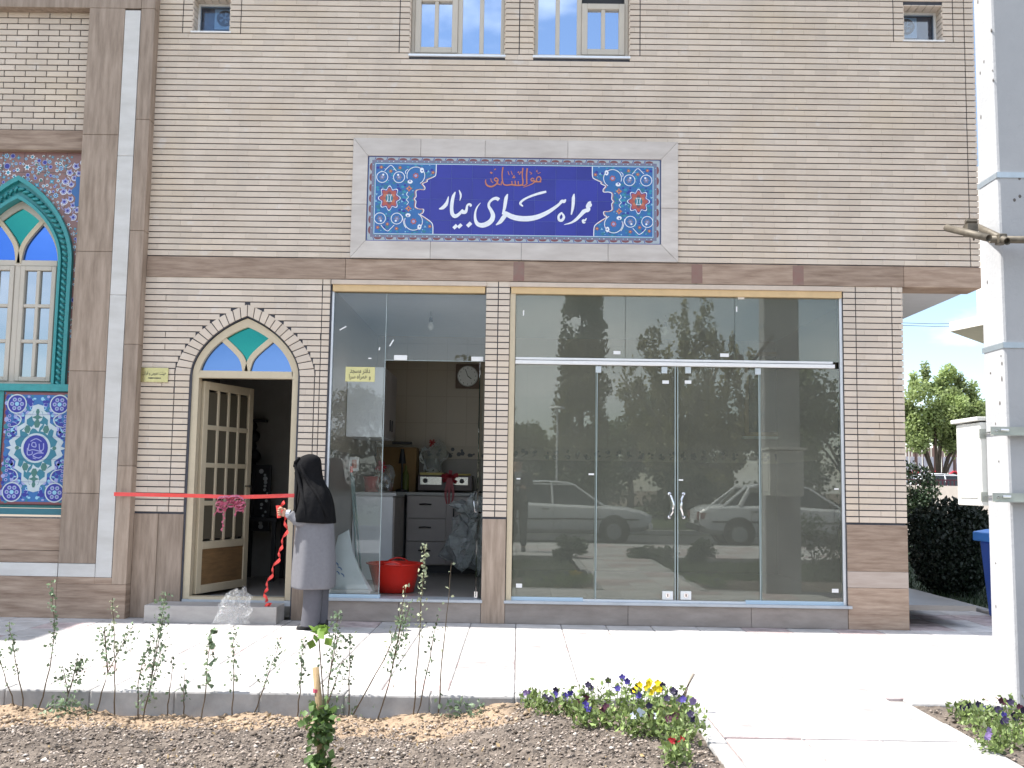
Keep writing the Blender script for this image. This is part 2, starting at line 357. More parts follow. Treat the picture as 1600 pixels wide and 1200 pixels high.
# the bay on the left: running bond with open joints
field(-6.4, -4.075, 4.47, 5.62, [], jv=.009)
field(-6.4, -4.075, 5.76, 6.45, [], jv=.009)
def score(b):
    cx, cz = (b[0]+b[1])/2, (b[2]+b[3])/2
    d = math.sqrt(cx*cx+CAMD**2+(cz-CAMH)**2); inside = abs(cx) < 5 and cz < 5.75
    return -(b[1]-b[0])*(b[3]-b[2])/d**2*(1 if inside else .2)*(1.0 if b[1]-b[0] > .15 else .5)*(1.3 if cz < 3.1 else 1)
order = sorted(range(len(allb)), key=lambda i: score(allb[i])); single = set(order[:300])
bcache = {}
stuffb = MB()
for i, (xa, xb, za, zb) in enumerate(allb):
    t = random.randrange(12); pr = random.uniform(-.0008, .0008)
    if i in single:
        key = (round(xb-xa, 2), round(zb-za, 3), t)
        if key not in bcache:
            bcache[key] = MB().cbox(0, xb-xa, 0, .02, 0, zb-za, .0014, t/11).mesh('brick', BRICK)
        o = bpy.data.objects.new('brick', bcache[key]); o.location = (xa, pr, za); o.parent = bld; COL.objects.link(o)
    else: stuffb.cbox(xa, xb, pr, .02, za, zb, .0014, t/11)
o = stuffb.build('brickwork', BRICK, bld); o['kind'] = 'stuff'
# voussoirs round the arch
inn = arch_pts(DCX, ARI[0], ARI[1], ARI[2], 40); out = arch_pts(DCX, ARO[0], ARO[1], ARO[2], 40)
def along(pts, n):
    seg = [0]
    for a, b in zip(pts, pts[1:]): seg.append(seg[-1]+math.dist(a, b))
    res = []
    for i in range(n+1):
        s_ = seg[-1]*i/n; k = min(max(j for j in range(len(seg)) if seg[j] <= s_+1e-9), len(pts)-2); t = (s_-seg[k])/(seg[k+1]-seg[k])
        res.append((pts[k][0]+(pts[k+1][0]-pts[k][0])*t, pts[k][1]+(pts[k+1][1]-pts[k][1])*t))
    return res
for half in (0, 1):
    I = along(inn[:41] if half == 0 else inn[40:], 13); O = along(out[:41] if half == 0 else out[40:], 13)
    for k in range(13):
        g = .06
        def lp(a, b, t): return (a[0]+(b[0]-a[0])*t, a[1]+(b[1]-a[1])*t)
        p = [lp(I[k], I[k+1], g), lp(I[k], I[k+1], 1-g), lp(O[k], O[k+1], 1-g), lp(O[k], O[k+1], g)]
        recalc(bevel(MB().prism(p, -.002, .02, random.random()).build('arch_brick', BRICK, bld), .003, 1))
# plain masonry above the picture and the bulk of the house
mb = MB(); mb.box(-12, XR, 0, .0115, 6.46, 8.5)
mb.box(-12, XR-.02, .26, 9, 6.5, 8.5); mb.box(XR-.25, XR-.005, .26, 9, 3.35, 6.5); mb.build('upper_wall', BRICK, bld)
MB().box(-6, XR+.05, -.05, 9.1, 8.5, 8.7).build('roof', PLINTH, bld); MB().box(-12, -6.001, -.16, 9.1, 8.5, 9.1).build('roof', PLINTH, bld)  # left piece: unseen, raised and pushed forward to shade the door step
MB().box(-1.6, XR-.006, .26, 9, 3.12, 3.30).build('floor_slab', PLASTER, bld)   # its underside is the soffit of the overhang
mb = MB(); mb.box(XC-.2, XC-.004, .23, 9, 0, 3.11); mb.build('side_wall', BRICK, bld)
# stone band, joints at real slab lengths
def slabs(name, xs, z0, z1, m, y0, y1, gap=.003, label=None):
    for a, b in zip(xs, xs[1:]): bevel(MB().box(a+gap/2, b-gap/2, y0, y1, z0, z1, random.random()).build(name, m, bld), .0025, 1)
slabs('stone_slab', [XL, -1.62, -.02, 1.62, 2.55, 3.52, XR], BB+.002, BT-.001, TRAV_H, -.006, .3)
for x in (1.62, 2.55, -.02):
    MB().box(x-.05, x+.05, -.0075, -.006, BB+.01, BT-.01).build('cement_stain', mat('red_stain', (.24, .12, .10), .7, color2=(.22, .16, .13), scale=12), bld)
# brown stone bases
slabs('stone_slab', [XL, -3.24, -3.012], .0, .925, TRAV_V, -.004, .012)
slabs('stone_slab', [-2.013, GA-.002], .0, .925, TRAV_V, -.004, .012)
slabs('stone_slab', [K1A, K1B], .0, .925, TRAV_V, -.006, .23)
for z0, z1, m in ((0, .365, TRAV_H), (.367, .51, WSTONE if False else mat('pale_travertine', (.34, .27, .225), .6, scale=3, stretch=(1, 1, 7), color2=(.46, .39, .34), tone=.1)), (.512, .925, TRAV_H)):
    slabs('stone_slab', [K2A, XC], z0, z1, m, -.008, .23)
slabs('plinth_slab', [GA, -1.05, K1A], .0, .178, PLINTH, -.003, .2)
slabs('plinth_slab', [K1B, 1.0, 2.1, K2A], .0, .178, PLINTH, -.003, .2)
for a, b in ((GA-.02, K1A+.012), (K1B-.01, K2A+.03)):
    bevel(MB().box(a, b, -.035, .22, .18, .205).build('window_sill', SILLM, bld), .004, 2)
# pale board and yellow beam over the glazing
for a, b in ((GA, K1A), (K1B, K2A)):
    bevel(MB().box(a, b, -.012, .12, 3.05, 3.092).build('lintel_board', PALE_BEAM, bld), .003)
    MB().box(a+.012, b-.012, .004, .12, 2.99, 3.048).build('lintel_beam', YELLOW_BEAM, bld)
# ---- windows
def mullion_frame(mb, x0, x1, z0, z1, w, y0, y1):
    mb.box(x0, x0+w, y0, y1, z0, z1).box(x1-w, x1, y0, y1, z0, z1).box(x0+w, x1-w, y0, y1, z0, z0+w).box(x0+w, x1-w, y0, y1, z1-w, z1)
for wi, (x0, x1, z0, z1) in enumerate(CW):
    zt = z1 if True else 0
    win = MB().box(x0, x1, .14, .2, z0, zt).build('window', BLACK, bld)
    mb = MB(); mullion_frame(mb, x0+.01, x1-.01, z0+.012, zt, .035, .06, .12); mid = (x0+x1)/2+(.02 if wi == 0 else -.02)
    mb.box(mid-.022, mid+.022, .06, .12, z0+.047, zt)
    sash = (x0+.045, mid-.022) if wi == 0 else (mid+.022, x1-.045); fixed = (mid+.022, x1-.045) if wi == 0 else (x0+.045, mid-.022)
    zs = 5.80 if wi == 1 else 5.86
    mullion_frame(mb, sash[0], sash[1], z0+.047, zs, .055, .045, .11)
    sm = (sash[0]+sash[1])/2; mb.box(sm-.018, sm+.018, .05, .105, z0+.102, zs-.055)
    fm = (fixed[0]+fixed[1])/2; mb.box(fm-.02, fm+.02, .065, .12, z0+.047, zt)
    bevel(mb.build('window_frame', mat('window_upvc', (.50, .455, .385), .5, var=.04), win), .004, 1)
    for a, b in ((sash[0]+.055, sm-.018), (sm+.018, sash[1]-.055)): MB().box(a, b, .085, .09, z0+.102, zs-.055).build('pane', BLUEGLASS, win)
    for a, b in ((fixed[0], fm-.02), (fm+.02, fixed[1])): MB().box(a, b, .095, .1, z0+.047, zt).build('pane', BLUEGLASS, win)
    bevel(MB().box(x0-.005, x1+.005, -.012, .13, z0-.012, z0+.01).build('window_sill', ALU, win), .003)
    b_ = MB()
    for k in range(int((zt-z0)/PITCHB)):   # brick reveals
        for xx0, xx1 in ((x0, x0+.009), (x1-.009, x1)): b_.box(xx0, xx1, .005, .14, z0+k*PITCHB+.01, z0+(k+1)*PITCHB, random.random())
    b_.build('reveal_bricks', BRICK, win)
for wi, (x0, x1, z0, z1) in enumerate(SW):
    win = MB().box(x0, x1, .22, .26, z0, z1).build('vent_window', mat('vent_dark', (.05, .08, .13), .4, var=.2), bld)
    mb = MB(); mullion_frame(mb, x0+.002, x1-.002, z0+.002, z1-.002, .022, .14, .19); mb.build('window_frame', WHITEP, win)
    MB().box(x0+.024, x1-.024, .165, .17, z0+.024, z1-.024).build('pane', glass('vent_glass', (.75, .85, .95), .03), win)
    cx = x0+.25 if wi == 0 else x0+.10; cz = z0+.22
    d = 1 if wi == 0 else -1
    mb = MB(); mullion_frame(mb, cx-.10, cx+.10, cz-.11, cz+.09, .014, .195, .205); mb.box(cx-.086, cx+.086, .200, .206, cz-.096, cz+.076); mb.build('fan_frame', mat('fan_grey', (.55, .62, .66), .5), win)
    mb = MB(); mb.tube([(cx, .189, cz), (cx, .196, cz)], .078, 22); mb.build('fan_ring', BLACK, win)
    mb = MB(); mb.tube([(cx, .18, cz), (cx, .188, cz)], .014, 10)
    for k in range(5):
        a = k*2*math.pi/5; c_, s_ = math.cos(a), math.sin(a)
        mb.add([(cx+.012*c_, .186, cz+.012*s_), (cx+.055*c_-.018*s_, .183, cz+.055*s_+.018*c_), (cx+.055*c_+.018*s_, .188, cz+.055*s_-.018*c_)], [(0, 1, 2)])
    mb.build('fan_blade', mat('fan_blade', (.2, .24, .27), .5), win)
    b_ = MB()
    for k in range(6):
        b_.box(x0, x0+.008, .005, .2, z0+k*PITCHB+.012, z0+(k+1)*PITCHB+.003, random.random()); b_.box(x1-.008, x1, .005, .2, z0+k*PITCHB+.012, z0+(k+1)*PITCHB+.003, random.random())
    for k in range(5): b_.box(x0+.01+k*.072, x0+.075+k*.072, .0, .2, z1-.008, z1, random.random())
    b_.build('reveal_bricks', BRICK, win)
    MB().box(x0-.01, x1+.01, -.01, .2, z0-.012, z0+.002).build('window_sill', WHITEP, win)

# ---- arched door
door = MB()
fr = [(DX0, DX0+.06), (DX1-.055, DX1)]
for a, b in fr: door.box(a, b, .03, .12, DZ0, DZ1)
door.box(DX0+.06, DX1-.055, .03, .12, DZ1-.02, DZ1+.045)
ao = arch_pts(DCX, DZ1, .4875, .535, 16); ai = arch_pts(DCX, DZ1, .4275, .455, 16)
k = len(door.v)
for y in (.03, .12):
    door.v += [(x, y, z) for x, z in ao] + [(x, y, z) for x, z in ai]
n = len(ao); fs = []
for i in range(n-1):
    fs += [(k+i, k+i+1, k+n+i+1, k+n+i), (k+2*n+i, k+3*n+i, k+3*n+i+1, k+2*n+i+1), (k+i, k+2*n+i, k+2*n+i+1, k+i+1), (k+n+i, k+n+i+1, k+3*n+i+1, k+3*n+i)]
door.f += fs; door.tone += [.5]*len(fs); door.mi += [0]*len(fs)
door.box(DX0+.06, DX1-.055, .02, .13, DZ0-.002, DZ0+.022)
door = recalc(door.build('arched_doorway', CREAM, bld))
def curve_bar(mb, pts, w, y0, y1):
    pts = smooth_pts(pts, 5); L, Rr = [], []
    for i, p in enumerate(pts):
        a = pts[max(i-1, 0)]; b = pts[min(i+1, len(pts)-1)]; dx, dz = b[0]-a[0], b[1]-a[1]; q = math.hypot(dx, dz)
        L.append((p[0]-dz/q*w/2, p[1]+dx/q*w/2)); Rr.append((p[0]+dz/q*w/2, p[1]-dx/q*w/2))
    for i in range(len(pts)-1): mb.prism([L[i], Rr[i], Rr[i+1], L[i+1]], y0, y1)
def fanlight(cx, z0, hw, h, parent, side_m, top_m, yb, w=.05):
    mb = MB()
    for sg in (-1, 1):
        curve_bar(mb, [(cx+sg*.004, z0-.03), (cx+sg*.05*hw/.43, z0+.14*h/.45), (cx+sg*.5*hw, z0+.42*h/.6), (cx+sg*.62*hw, z0+h*.77)], w, yb-.03, yb+.045+sg*.001)
    recalc(mb.build('tracery_bar', CREAM, parent))
    split = smooth_pts([(cx, z0), (cx+.05*hw/.43, z0+.14*h/.45), (cx+.5*hw, z0+.42*h/.6), (cx+.62*hw, z0+h*.77)], 5)
    for sg in (-1, 1):
        half = [(cx, z0-.01)]+[(x, z) for x, z in arch_pts(cx, z0, hw+.02, h+.03, 16) if (x-cx)*sg > -1e-6]
        if sg > 0: half = half[:1]+half[1:]
        recalc(MB().prism(half, yb+.004, yb+.008).build('pane', side_m, parent))
    kite = split+[(cx+.66*hw, z0+.80*h), (cx, z0+h*1.06)]; kite += [(2*cx-x, z) for x, z in kite[::-1][1:-1]]
    mb = MB(); c0 = (cx, z0+.62*h)
    for a, b in zip(kite, kite[1:]+kite[:1]): mb.add([(c0[0], yb, c0[1]), (a[0], yb, a[1]), (b[0], yb, b[1])], [(0, 1, 2)])
    mb.build('pane', top_m, parent)
fanlight(DCX, DZ1+.045, .4275, .41, door, FANBLUE, TEALGLASS, .07)
# open leaf, hinged on the left, swung into the hall
lf = bpy.data.objects.new('door_leaf', None); COL.objects.link(lf); lf.parent = door
lf.location = (DX0+.07, .13, DZ0+.03); lf.rotation_euler = (0, 0, R(72))
LW, LH = .83, 1.95
mb = MB(); mullion_frame(mb, 0, LW, 0, LH, .075, -.02, .02); mb.box(.075, LW-.075, -.02, .02, .40, .47)
for k in range(1, 4): x = .075+(LW-.15)*k/4; mb.box(x-.016, x+.016, -.016, .016, .47, LH-.075)
for k in range(1, 4): z = .47+(LH-.545)*k/4; mb.box(.075, LW-.075, -.015, .017, z-.022, z+.022)
bevel(mb.build('leaf_frame', CREAM, lf, local=True), .004, 1)
for i in range(4):
    for j in range(4):
        xa = .075+(LW-.15)*i/4+.014; xb = .075+(LW-.15)*(i+1)/4-.014; za = .47+(LH-.545)*j/4+.02; zb = .47+(LH-.545)*(j+1)/4-.02
        MB().box(xa, xb, -.004, .004, za, zb).build('pane', CLEARPANE, lf, local=True)
MB().box(.075, LW-.075, -.008, .008, .075, .40).build('lower_panel', mat('door_wood_panel', (.20, .115, .05), .5, stretch=(1, 1, 6), scale=6, var=.3), lf, local=True)
mb = MB(); mb.tube([(LW-.035, -.05, .98), (LW-.035, -.02, .98)], .012, 8); mb.tube([(LW-.035, -.05, .98), (LW-.14, -.055, .98)], .01, 8)
mb.tube([(LW-.035, .05, .98), (LW-.035, .02, .98)], .012, 8); mb.tube([(LW-.035, .05, .98), (LW-.14, .055, .98)], .01, 8); mb.build('handle', STEEL, lf, local=True)
bevel(MB().box(-3.22, -2.07, -.31, -.006, .0, .15).build('door_step', mat('step_stone', (.30, .28, .27), .6, scale=5, stretch=(1, 1, 3), color2=(.42, .40, .38), bump=.15), bld), .006)
MB().box(DX0, DX1, .012, .4, .12, .168).build('threshold', SILLM, bld)

# ---- left bay
bevel(MB().box(-4.075, XL, -.115, .3, 0, .30, .4).build('stone_slab', TRAV_H, bld), .004)
FY = -.115
zz = [.30, 1.35, 2.45, 3.5, 4.55, 5.62]
def lean(mb, x0, x1, z0, z1, y0, y1, t=.5): mb.box(x0, x1, y0, y1, z0, z1, t); return mb
for i in range(5):
    bevel(lean(MB(), -3.59, XL+.0, zz[i]+.0015, zz[i+1]-.0015, FY, .3, random.random()).build('stone_slab', TRAV_V, bld), .003, 1)
for i, (a, b) in enumerate(zip([.48, 1.1, 2.2, 3.3, 4.4], [1.1, 2.2, 3.3, 4.4, 5.62])):
    bevel(lean(MB(), -4.075, -3.742, a+.0015, b-.0015, FY, .3, random.random()).build('stone_slab', TRAV_V, bld), .003, 1)
for a, b in zip([.36, 1.6, 2.9, 4.2], [1.6, 2.9, 4.2, 5.60]):
    bevel(lean(MB(), -3.738, -3.594, a+.001, b-.001, FY-.004, .3, random.random()).build('white_strip', WSTONE, bld), .003, 1)
bevel(MB().box(-4.07, -3.742, FY-.004, .29, .362, .478, .3).build('white_strip', WSTONE, bld), .003, 1)
bevel(MB().box(-6.4, -4.077, FY-.002, .29, .362, .478, .6).build('white_strip', WSTONE, bld), .003, 1)
bevel(MB().box(-6.4, -4.077, FY, .3, 0, .36, .7).build('stone_slab', TRAV_H, bld), .003, 1)
bevel(MB().box(-4.075, -3.742, FY, .3, .301, .361, .7).build('stone_slab', TRAV_H, bld), .002, 1)
bevel(MB().box(-3.742, -3.59, FY, .3, .301, .359, .7).build('stone_slab', TRAV_H, bld), .002, 1)
bevel(MB().box(-6.4, -4.077, FY+.02, .3, .48, .585, .2).build('stone_slab', TRAV_H, bld), .003, 1)
bevel(MB().box(-6.4, -4.077, FY+.04, .3, .587, .87, .6).build('stone_slab', TRAV_H, bld), .003, 1)
bevel(MB().box(-12, -3.594, FY, .3, 5.62, 5.76, .35).build('stone_slab', TRAV_V, bld), .003, 1)
bevel(MB().box(-3.592, XL, FY, .3, 5.621, 8.4, .35).build('stone_slab', TRAV_V, bld), .003, 1)
bevel(MB().box(-4.075, -3.594, FY, .3, 5.762, 8.4, .6).build('stone_slab', TRAV_V, bld), .003, 1)
bevel(MB().box(-6.4, -4.077, -.03, .3, 4.275, 4.465, .35).build('stone_slab', TRAV_H, bld), .004, 1)
MB().box(-6.4, -4.075, .012, .28, 4.465, 6.5).build('wall', MORTAR, bld)
MB().box(-14, -8.6, -1.2, .3, 0, 8.5).build('shadow_block', BRICK, bld); MB().box(-8.59, -6.401, -.05, .3, 0, 8.5).build('side_wall', BRICK, bld)      # unseen block added far left to cast the corner shadow on the paving

# tiled window bay: wall of tiles round a pointed window
WCX = -4.70; WHW = .415; WZ0 = 2.085; WZS = 3.245; WRISE = .575   # window frame outer
RX = .54; RRISE = .79       # outer edge of the rope moulding
mb = MB(); ro = arch_pts(WCX, WZS, RX, RRISE, 20)
mb.prism([(-6.4, 2.05), (WCX-RX, 2.05), (WCX-RX, WZS)]+[(-6.4, WZS)], .04, .3)
mb.box(WCX+RX, -4.06, .04, .3, 2.05, WZS)
for (xa, za), (xb, zb) in zip(ro, ro[1:]): mb.prism([(xa, za), (xb, zb), (xb, 4.275), (xa, 4.275)], .04, .3)
mb.box(WCX+RX, -4.06, .04, .3, WZS, 4.275).box(-6.4, WCX-RX, .04, .3, WZS, 4.275)
bay = recalc(mb.build('tiled_spandrel', P_TERRA, bld))
pr = {k: MB() for k in 'white lblue blue teal lilac navy green red'.split()}
def inside_sp(x, z, m=.03):
    if not (-5.35 < x < -4.075-m and 2.1 < z < 4.27-m): return False
    if z < WZS: return abs(x-WCX) > RX+m
    return abs(x-WCX) > arch_half(z, WZS, RX, RRISE)+m*1.6
# tile joints: narrow dark grooves over the sheet
jj = MB()
for k in range(12):
    x = -4.075-.2*k
    if x < -5.3: break
    for kk in range(11):
        za = 2.08+.2*kk
        if inside_sp(x-.001, za+.1, .0) or k == 0: jj.box(x-.0015, x+.0015, .0385, .0405, za, min(4.27, za+.2))
        if inside_sp(x-.1, za, .02): jj.box(x-.2, x, .0386, .0404, za-.0015, za+.0015)
jj.build('tile_joints', MORTAR, bay)
q = 0; used = []
random.seed(11)
cmx, cmz = -4.08, 3.90    # corner medallion
Y1, Y2, Y3 = .0380, .0372, .0364
for a in range(0, 360, 20):
    for rr, key, s_ in ((.21, 'lilac', .035), (.15, 'lilac', .03)):
        x, z = cmx+rr*1.0*math.cos(R(a)), cmz+rr*1.35*math.sin(R(a))
        if x < -4.085: pr[key].star(x, z, s_*1.15, s_*.6, Y1, 5, R(a)); pr['navy'].disc(x, z, s_*.4, Y2, 5); pr['white'].ring(x, z, s_*.85, .006, Y2, a, a+210, 9)
pr['blue'].poly([(min(-4.079, cmx+.12*(1+.14*math.cos(8*R(a)))*math.cos(R(a))), cmz+.17*(1+.14*math.cos(8*R(a)))*math.sin(R(a))) for a in range(90, 271, 6)], Y3)
for _ in range(9000):
    x, z = random.uniform(-5.25, -4.09), random.uniform(2.12, 4.24); s_ = random.choice([.012, .016, .02, .026, .034, .044])
    if not inside_sp(x, z, s_*.6) or math.hypot(x-cmx, (z-cmz)/1.35) < .25+s_ or any(math.hypot(x-u, z-v) < (s_+w)*.88 for u, v, w in used): continue
    used.append((x, z, s_)); q += 1; t = random.random()
    if t < .3: pr['white'].star(x, z, s_, s_*.55, Y1, 6, random.random()); pr['teal'].disc(x, z, s_*.45, Y2, 8)
    elif t < .5: pr['lblue'].star(x, z, s_*1.1, s_*.7, Y1, 7, t); pr['navy'].disc(x, z, s_*.5, Y2, 7); pr['white'].disc(x, z, s_*.2, Y3, 6)
    elif t < .7: pr['teal'].star(x, z, s_, s_*.4, Y1, 4, random.random()*3); pr['lblue'].disc(x, z, s_*.3, Y2, 6)
    elif t < .85: pr['navy'].star(x, z, s_, s_*.6, Y1, 6, t); pr['lilac'].ring(x, z, s_*.8, .006, Y2, n=10)
    else: pr['green'].star(x, z, s_, s_*.5, Y1, 5, random.random()); pr['white'].ring(x, z, s_*.6, .005, Y2, 0, 230, 8)
for _ in range(260):
    x, z = random.uniform(-5.2, -4.10), random.uniform(2.15, 4.2); r_ = random.uniform(.02, .05)
    if inside_sp(x, z, .05) and inside_sp(x, z-r_, .04) and x < -4.10-r_: a = random.uniform(0, 360); pr[random.choice(['teal', 'white', 'green', 'lilac', 'lblue'])].ring(x, z, r_, .005, .0390, a, a+random.uniform(110, 230), 9)
PM = dict(white=P_WHITE, lblue=P_LBLUE, blue=P_BLUE, teal=P_TURQ, lilac=P_LILAC, navy=P_NAVY, green=P_GREEN, red=P_RED, orange=P_ORANGE,
          maroon=P_MAROON, grey=P_GREY, yellow=P_YEL, turq=P_TURQ, black=P_BLACK, dteal=P_TEAL, pale=flat('print_pale', (.36, .42, .46)))
def flush(pr, parent, name='glazed_pattern'):
    mats = []; all_ = MB()
    for k, m in pr.items():
        if not m.f: continue
        all_.cur = len(mats); mats.append(PM[k]); all_.add(m.v, m.f)
    return all_.build(name, mats, parent)
flush(pr, bay)
# twisted rope moulding
def offs(r, rise): return [(WCX-r, WZ0-.02)] + [(WCX-r, WZ0-.02+(WZS-WZ0+.02)*k/12) for k in range(1, 12)] + arch_pts(WCX, WZS, r, rise, 14) + [(WCX+r, WZS-(WZS-WZ0+.02)*k/12) for k in range(1, 12)] + [(WCX+r, WZ0-.02)]
mb = MB()
def band(mb, r0, h0, r1, h1, ya, yb):
    A, B = offs(r0, h0), offs(r1, h1)
    for i in range(len(A)-1): mb.prism([A[i], A[i+1], B[i+1], B[i]], ya, yb)
band(mb, .415, .58, .54, .79, .035, .2); band(mb, .507, .745, .542, .792, -.005, .05); band(mb, .412, .575, .438, .61, .0, .06)
recalc(mb.build('moulding', TEAL, bay))
path = along(offs(.472, .678), 74); mb = MB()
for i in range(74):
    a, b = path[i], path[i+1]; dx, dz = b[0]-a[0], b[1]-a[1]; L = math.hypot(dx, dz); dx /= L; dz /= L
    c = ((a[0]+b[0])/2, (a[1]+b[1])/2); ux, uz = dx*.75-dz*.66, dz*.75+dx*.66
    mb.tube([(c[0]-ux*.033, .04, c[1]-uz*.033), (c[0]-ux*.018, .012, c[1]-uz*.018), (c[0]+ux*.018, .012, c[1]+uz*.018), (c[0]+ux*.033, .04, c[1]+uz*.033)], [.006, .015, .015, .006], 6)
smooth(mb.build('rope_moulding', TEAL, bay))
# the window itself
aw = MB(); A, B = offs(WHW, WRISE), offs(WHW-.05, WRISE-.07)
for i in range(len(A)-1): aw.prism([A[i], A[i+1], B[i+1], B[i]], .10, .17)
aw.box(WCX-WHW+.05, WCX+WHW-.05, .10, .17, WZ0-.018, WZ0+.03)
UP_ = mat('window_upvc', (.5, .455, .385))
aw = recalc(aw.build('arched_window', UP_, bld))
MB().prism(offs(WHW, WRISE), .2, .25).build('backing_board', BLACK, aw)
mb = MB(); mb.box(WCX-WHW+.05, WCX+WHW-.05, .095, .17, WZS-.045, WZS+.01); mb.box(WCX-.028, WCX+.028, .096, .168, WZ0+.03, WZS-.045)
cx0 = WCX
for sg in (-1, 1):
    xa, xb = sorted((cx0+sg*.03, cx0+sg*(WHW-.052))); za, zb = WZ0+.032, WZS-.047
    mullion_frame(mb, xa, xb, za, zb, .042, .085, .16)
    xm = (xa+xb)/2; mb.box(xm-.016, xm+.016, .09, .155, za+.042, zb-.042)
    for k in (1, 2): z = za+.042+(zb-za-.084)*k/3; mb.box(xa+.042, xb-.042, .091, .154, z-.016, z+.016)
    for i in range(2):
        for j in range(3):
            px0 = (xa+.042, xm+.016)[i]; px1 = (xm-.016, xb-.042)[i]; pz0 = za+.042+(zb-za-.084)*j/3; pz1 = za+.042+(zb-za-.084)*(j+1)/3
            MB().box(px0, px1, .12, .126, pz0, pz1).build('pane', SASHPANE, aw)
bevel(mb.build('window_frame', UP_, aw), .004, 1)
fanlight(WCX, WZS+.01, WHW-.05, WRISE-.08, aw, DEEPBLUE, TEALGLASS, .12, .042)
# teal surround and the picture panel under the window
mb = MB(); mb.box(-6.4, -4.055, .02, .3, .96, 2.05); teal = mb.build('teal_surround', TEAL, bld)
MB().box(-6.4, -4.055, -.015, .02, 2.02, 2.085).build('teal_sill', TEAL, bld)
MB().box(-6.4, -4.06, -.02, .02, .90, .955).build('teal_ledge', mat('dull_teal', (.03, .15, .19), .5), bld)
PX0, PX1, PZ0, PZ1 = -4.70, -4.075, .99, 2.01
def panel_at(u, v): return (PX0+(PX1-PX0)*(u-45)/(695-45), PZ1-(PZ1-PZ0)*(v-75)/(1120-75))
pan = MB().box(PX0, PX1, .0, .02, PZ0, PZ1).build('picture_panel', P_BLUE, bld)
pr = {k: MB() for k in 'maroon navy blue lblue white green lilac teal black dteal yellow'.split()}
cx = (PX0+PX1)/2; cz = (PZ0+PZ1)/2
YA, YB_, YC, YD, YE = -.0008, -.0016, -.0024, -.0032, -.0040
for a, b, w in (((PX0+.012, PZ0+.012), (PX1-.012, PZ0+.012), .024), ((PX0+.012, PZ1-.012), (PX1-.012, PZ1-.012), .024)): pr['maroon'].stroke([a, b], w, YA)
for x in (PX0+.012, PX1-.012): pr['maroon'].stroke([(x, PZ0+.024), (x, PZ1-.024)], .024, YA)
random.seed(5)
for _ in range(170):
    x = random.uniform(.03, .30); z = random.uniform(.0, .49); s_ = random.uniform(.01, .026); key = random.choice(['navy', 'dteal', 'lblue', 'navy', 'blue', 'lilac'])
    for sx in (-1, 1):
        for sz in (-1, 1):
            if abs(x) < .29: pr[key].disc(cx+sx*x, cz+sz*z*.97, s_, YA-.0001*(_ % 6), 7, s_*random.uniform(.6, 1.3))
# white lobed medallion
lob = [(0, .40), (.05, .385), (.06, .34), (.115, .30), (.115, .23), (.185, .185), (.175, .12), (.25, .06), (.22, 0)]
o4 = lob+[(x, -z) for x, z in reversed(lob[:-1])]; o4 = o4+[(-x, z) for x, z in reversed(o4[1:-1])]
pr['white'].poly([(cx+x, cz+z) for x, z in o4], YB_)
pr['dteal'].poly([(cx+x*.84, cz+z*.86) for x, z in o4], YC)
for sz in (-1, 1):
    for sx in (-1, 0, 1):
        pr['white'].star(cx+sx*.085, cz+sz*(.17+.03*(sx == 0)), .055, .03, YD, 4, .3)
        pr['green'].disc(cx+sx*.085, cz+sz*(.17+.05*(sx == 0)), .03, YE, 6, .04)
    pr['white'].disc(cx, cz+sz*.29, .05, YD, 10, .06); pr['green'].star(cx, cz+sz*.28, .05, .02, YE, 4); pr['green'].disc(cx, cz+sz*.33, .018, YE, 6, .03)
for sx in (-1, 1): pr['white'].star(cx+sx*.20, cz, .075, .03, YD, 4); pr['green'].disc(cx+sx*.17, cz, .02, YE, 6)
for sx in (-1, 1):
    for sz in (-1, 1):
        x, z = cx+sx*.195, cz+sz*.40
        pr['navy'].disc(x, z, .085, YC, 20); pr['white'].ring(x, z, .085, .011, YD, n=24)
        for a in range(0, 360, 60): pr['lilac'].disc(x+.045*math.cos(R(a)), z+.045*math.sin(R(a)), .02, YD, 7); pr['dteal'].disc(x+.045*math.cos(R(a)), z+.045*math.sin(R(a)), .009, YE, 5)
        pr['lblue'].disc(x, z, .02, YE, 8)
        pr['white'].stroke([(x+sx*.01, z-sz*.086), (x-sx*.045, z-sz*.13), (x-sx*.02, z-sz*.19), (x+sx*.05, z-sz*.21)], [.010, .012, .004], YD)
        for k in range(5): pr['lilac'].disc(x+sx*.06, z-sz*(.11+.042*k), .016, YD, 6); pr['navy'].disc(x+sx*.06, z-sz*(.11+.042*k), .008, YE, 5)
pr['white'].disc(cx, cz, .135, YD, 28, .135); pr['navy'].disc(cx, cz, .112, YE, 24, .118)
for p_, w in (([(-.05, .06), (.0, .085), (.05, .06)], .008), ([(.07, .045), (.07, -.01), (.04, -.02), (.03, .04)], .009), ([(.0, .045), (-.03, .05), (-.035, .02), (.0, .01), (.0, .04)], .009),
              ([(-.06, .04), (-.065, -.02), (-.02, -.015), (.06, -.035)], .009), ([(-.075, .0), (-.07, -.06), (-.03, -.055), (-.03, -.03)], .008),
              ([(.075, -.045), (.02, -.045), (-.02, -.07), (.03, -.09), (.06, -.075)], .009), ([(-.02, -.09), (.01, -.1)], .007)):
    pr['lilac'].stroke([(cx+x, cz+z) for x, z in p_], w, -.0048)
PM['white'] = mat('panel_white', (.46, .54, .58), .35, var=.1); flush(pr, pan); PM['white'] = P_WHITE
for k in range(1, 5): MB().box(PX0, PX1, -.0052, .001, PZ0+.204*k-.0008, PZ0+.204*k+.0008).build('tile_joint', P_NAVY, pan)
mb = MB(); mullion_frame(mb, PX0-.006, PX1+.006, PZ0-.006, PZ1+.006, .008, -.006, .001); mb.build('panel_edge', BLACK, pan)

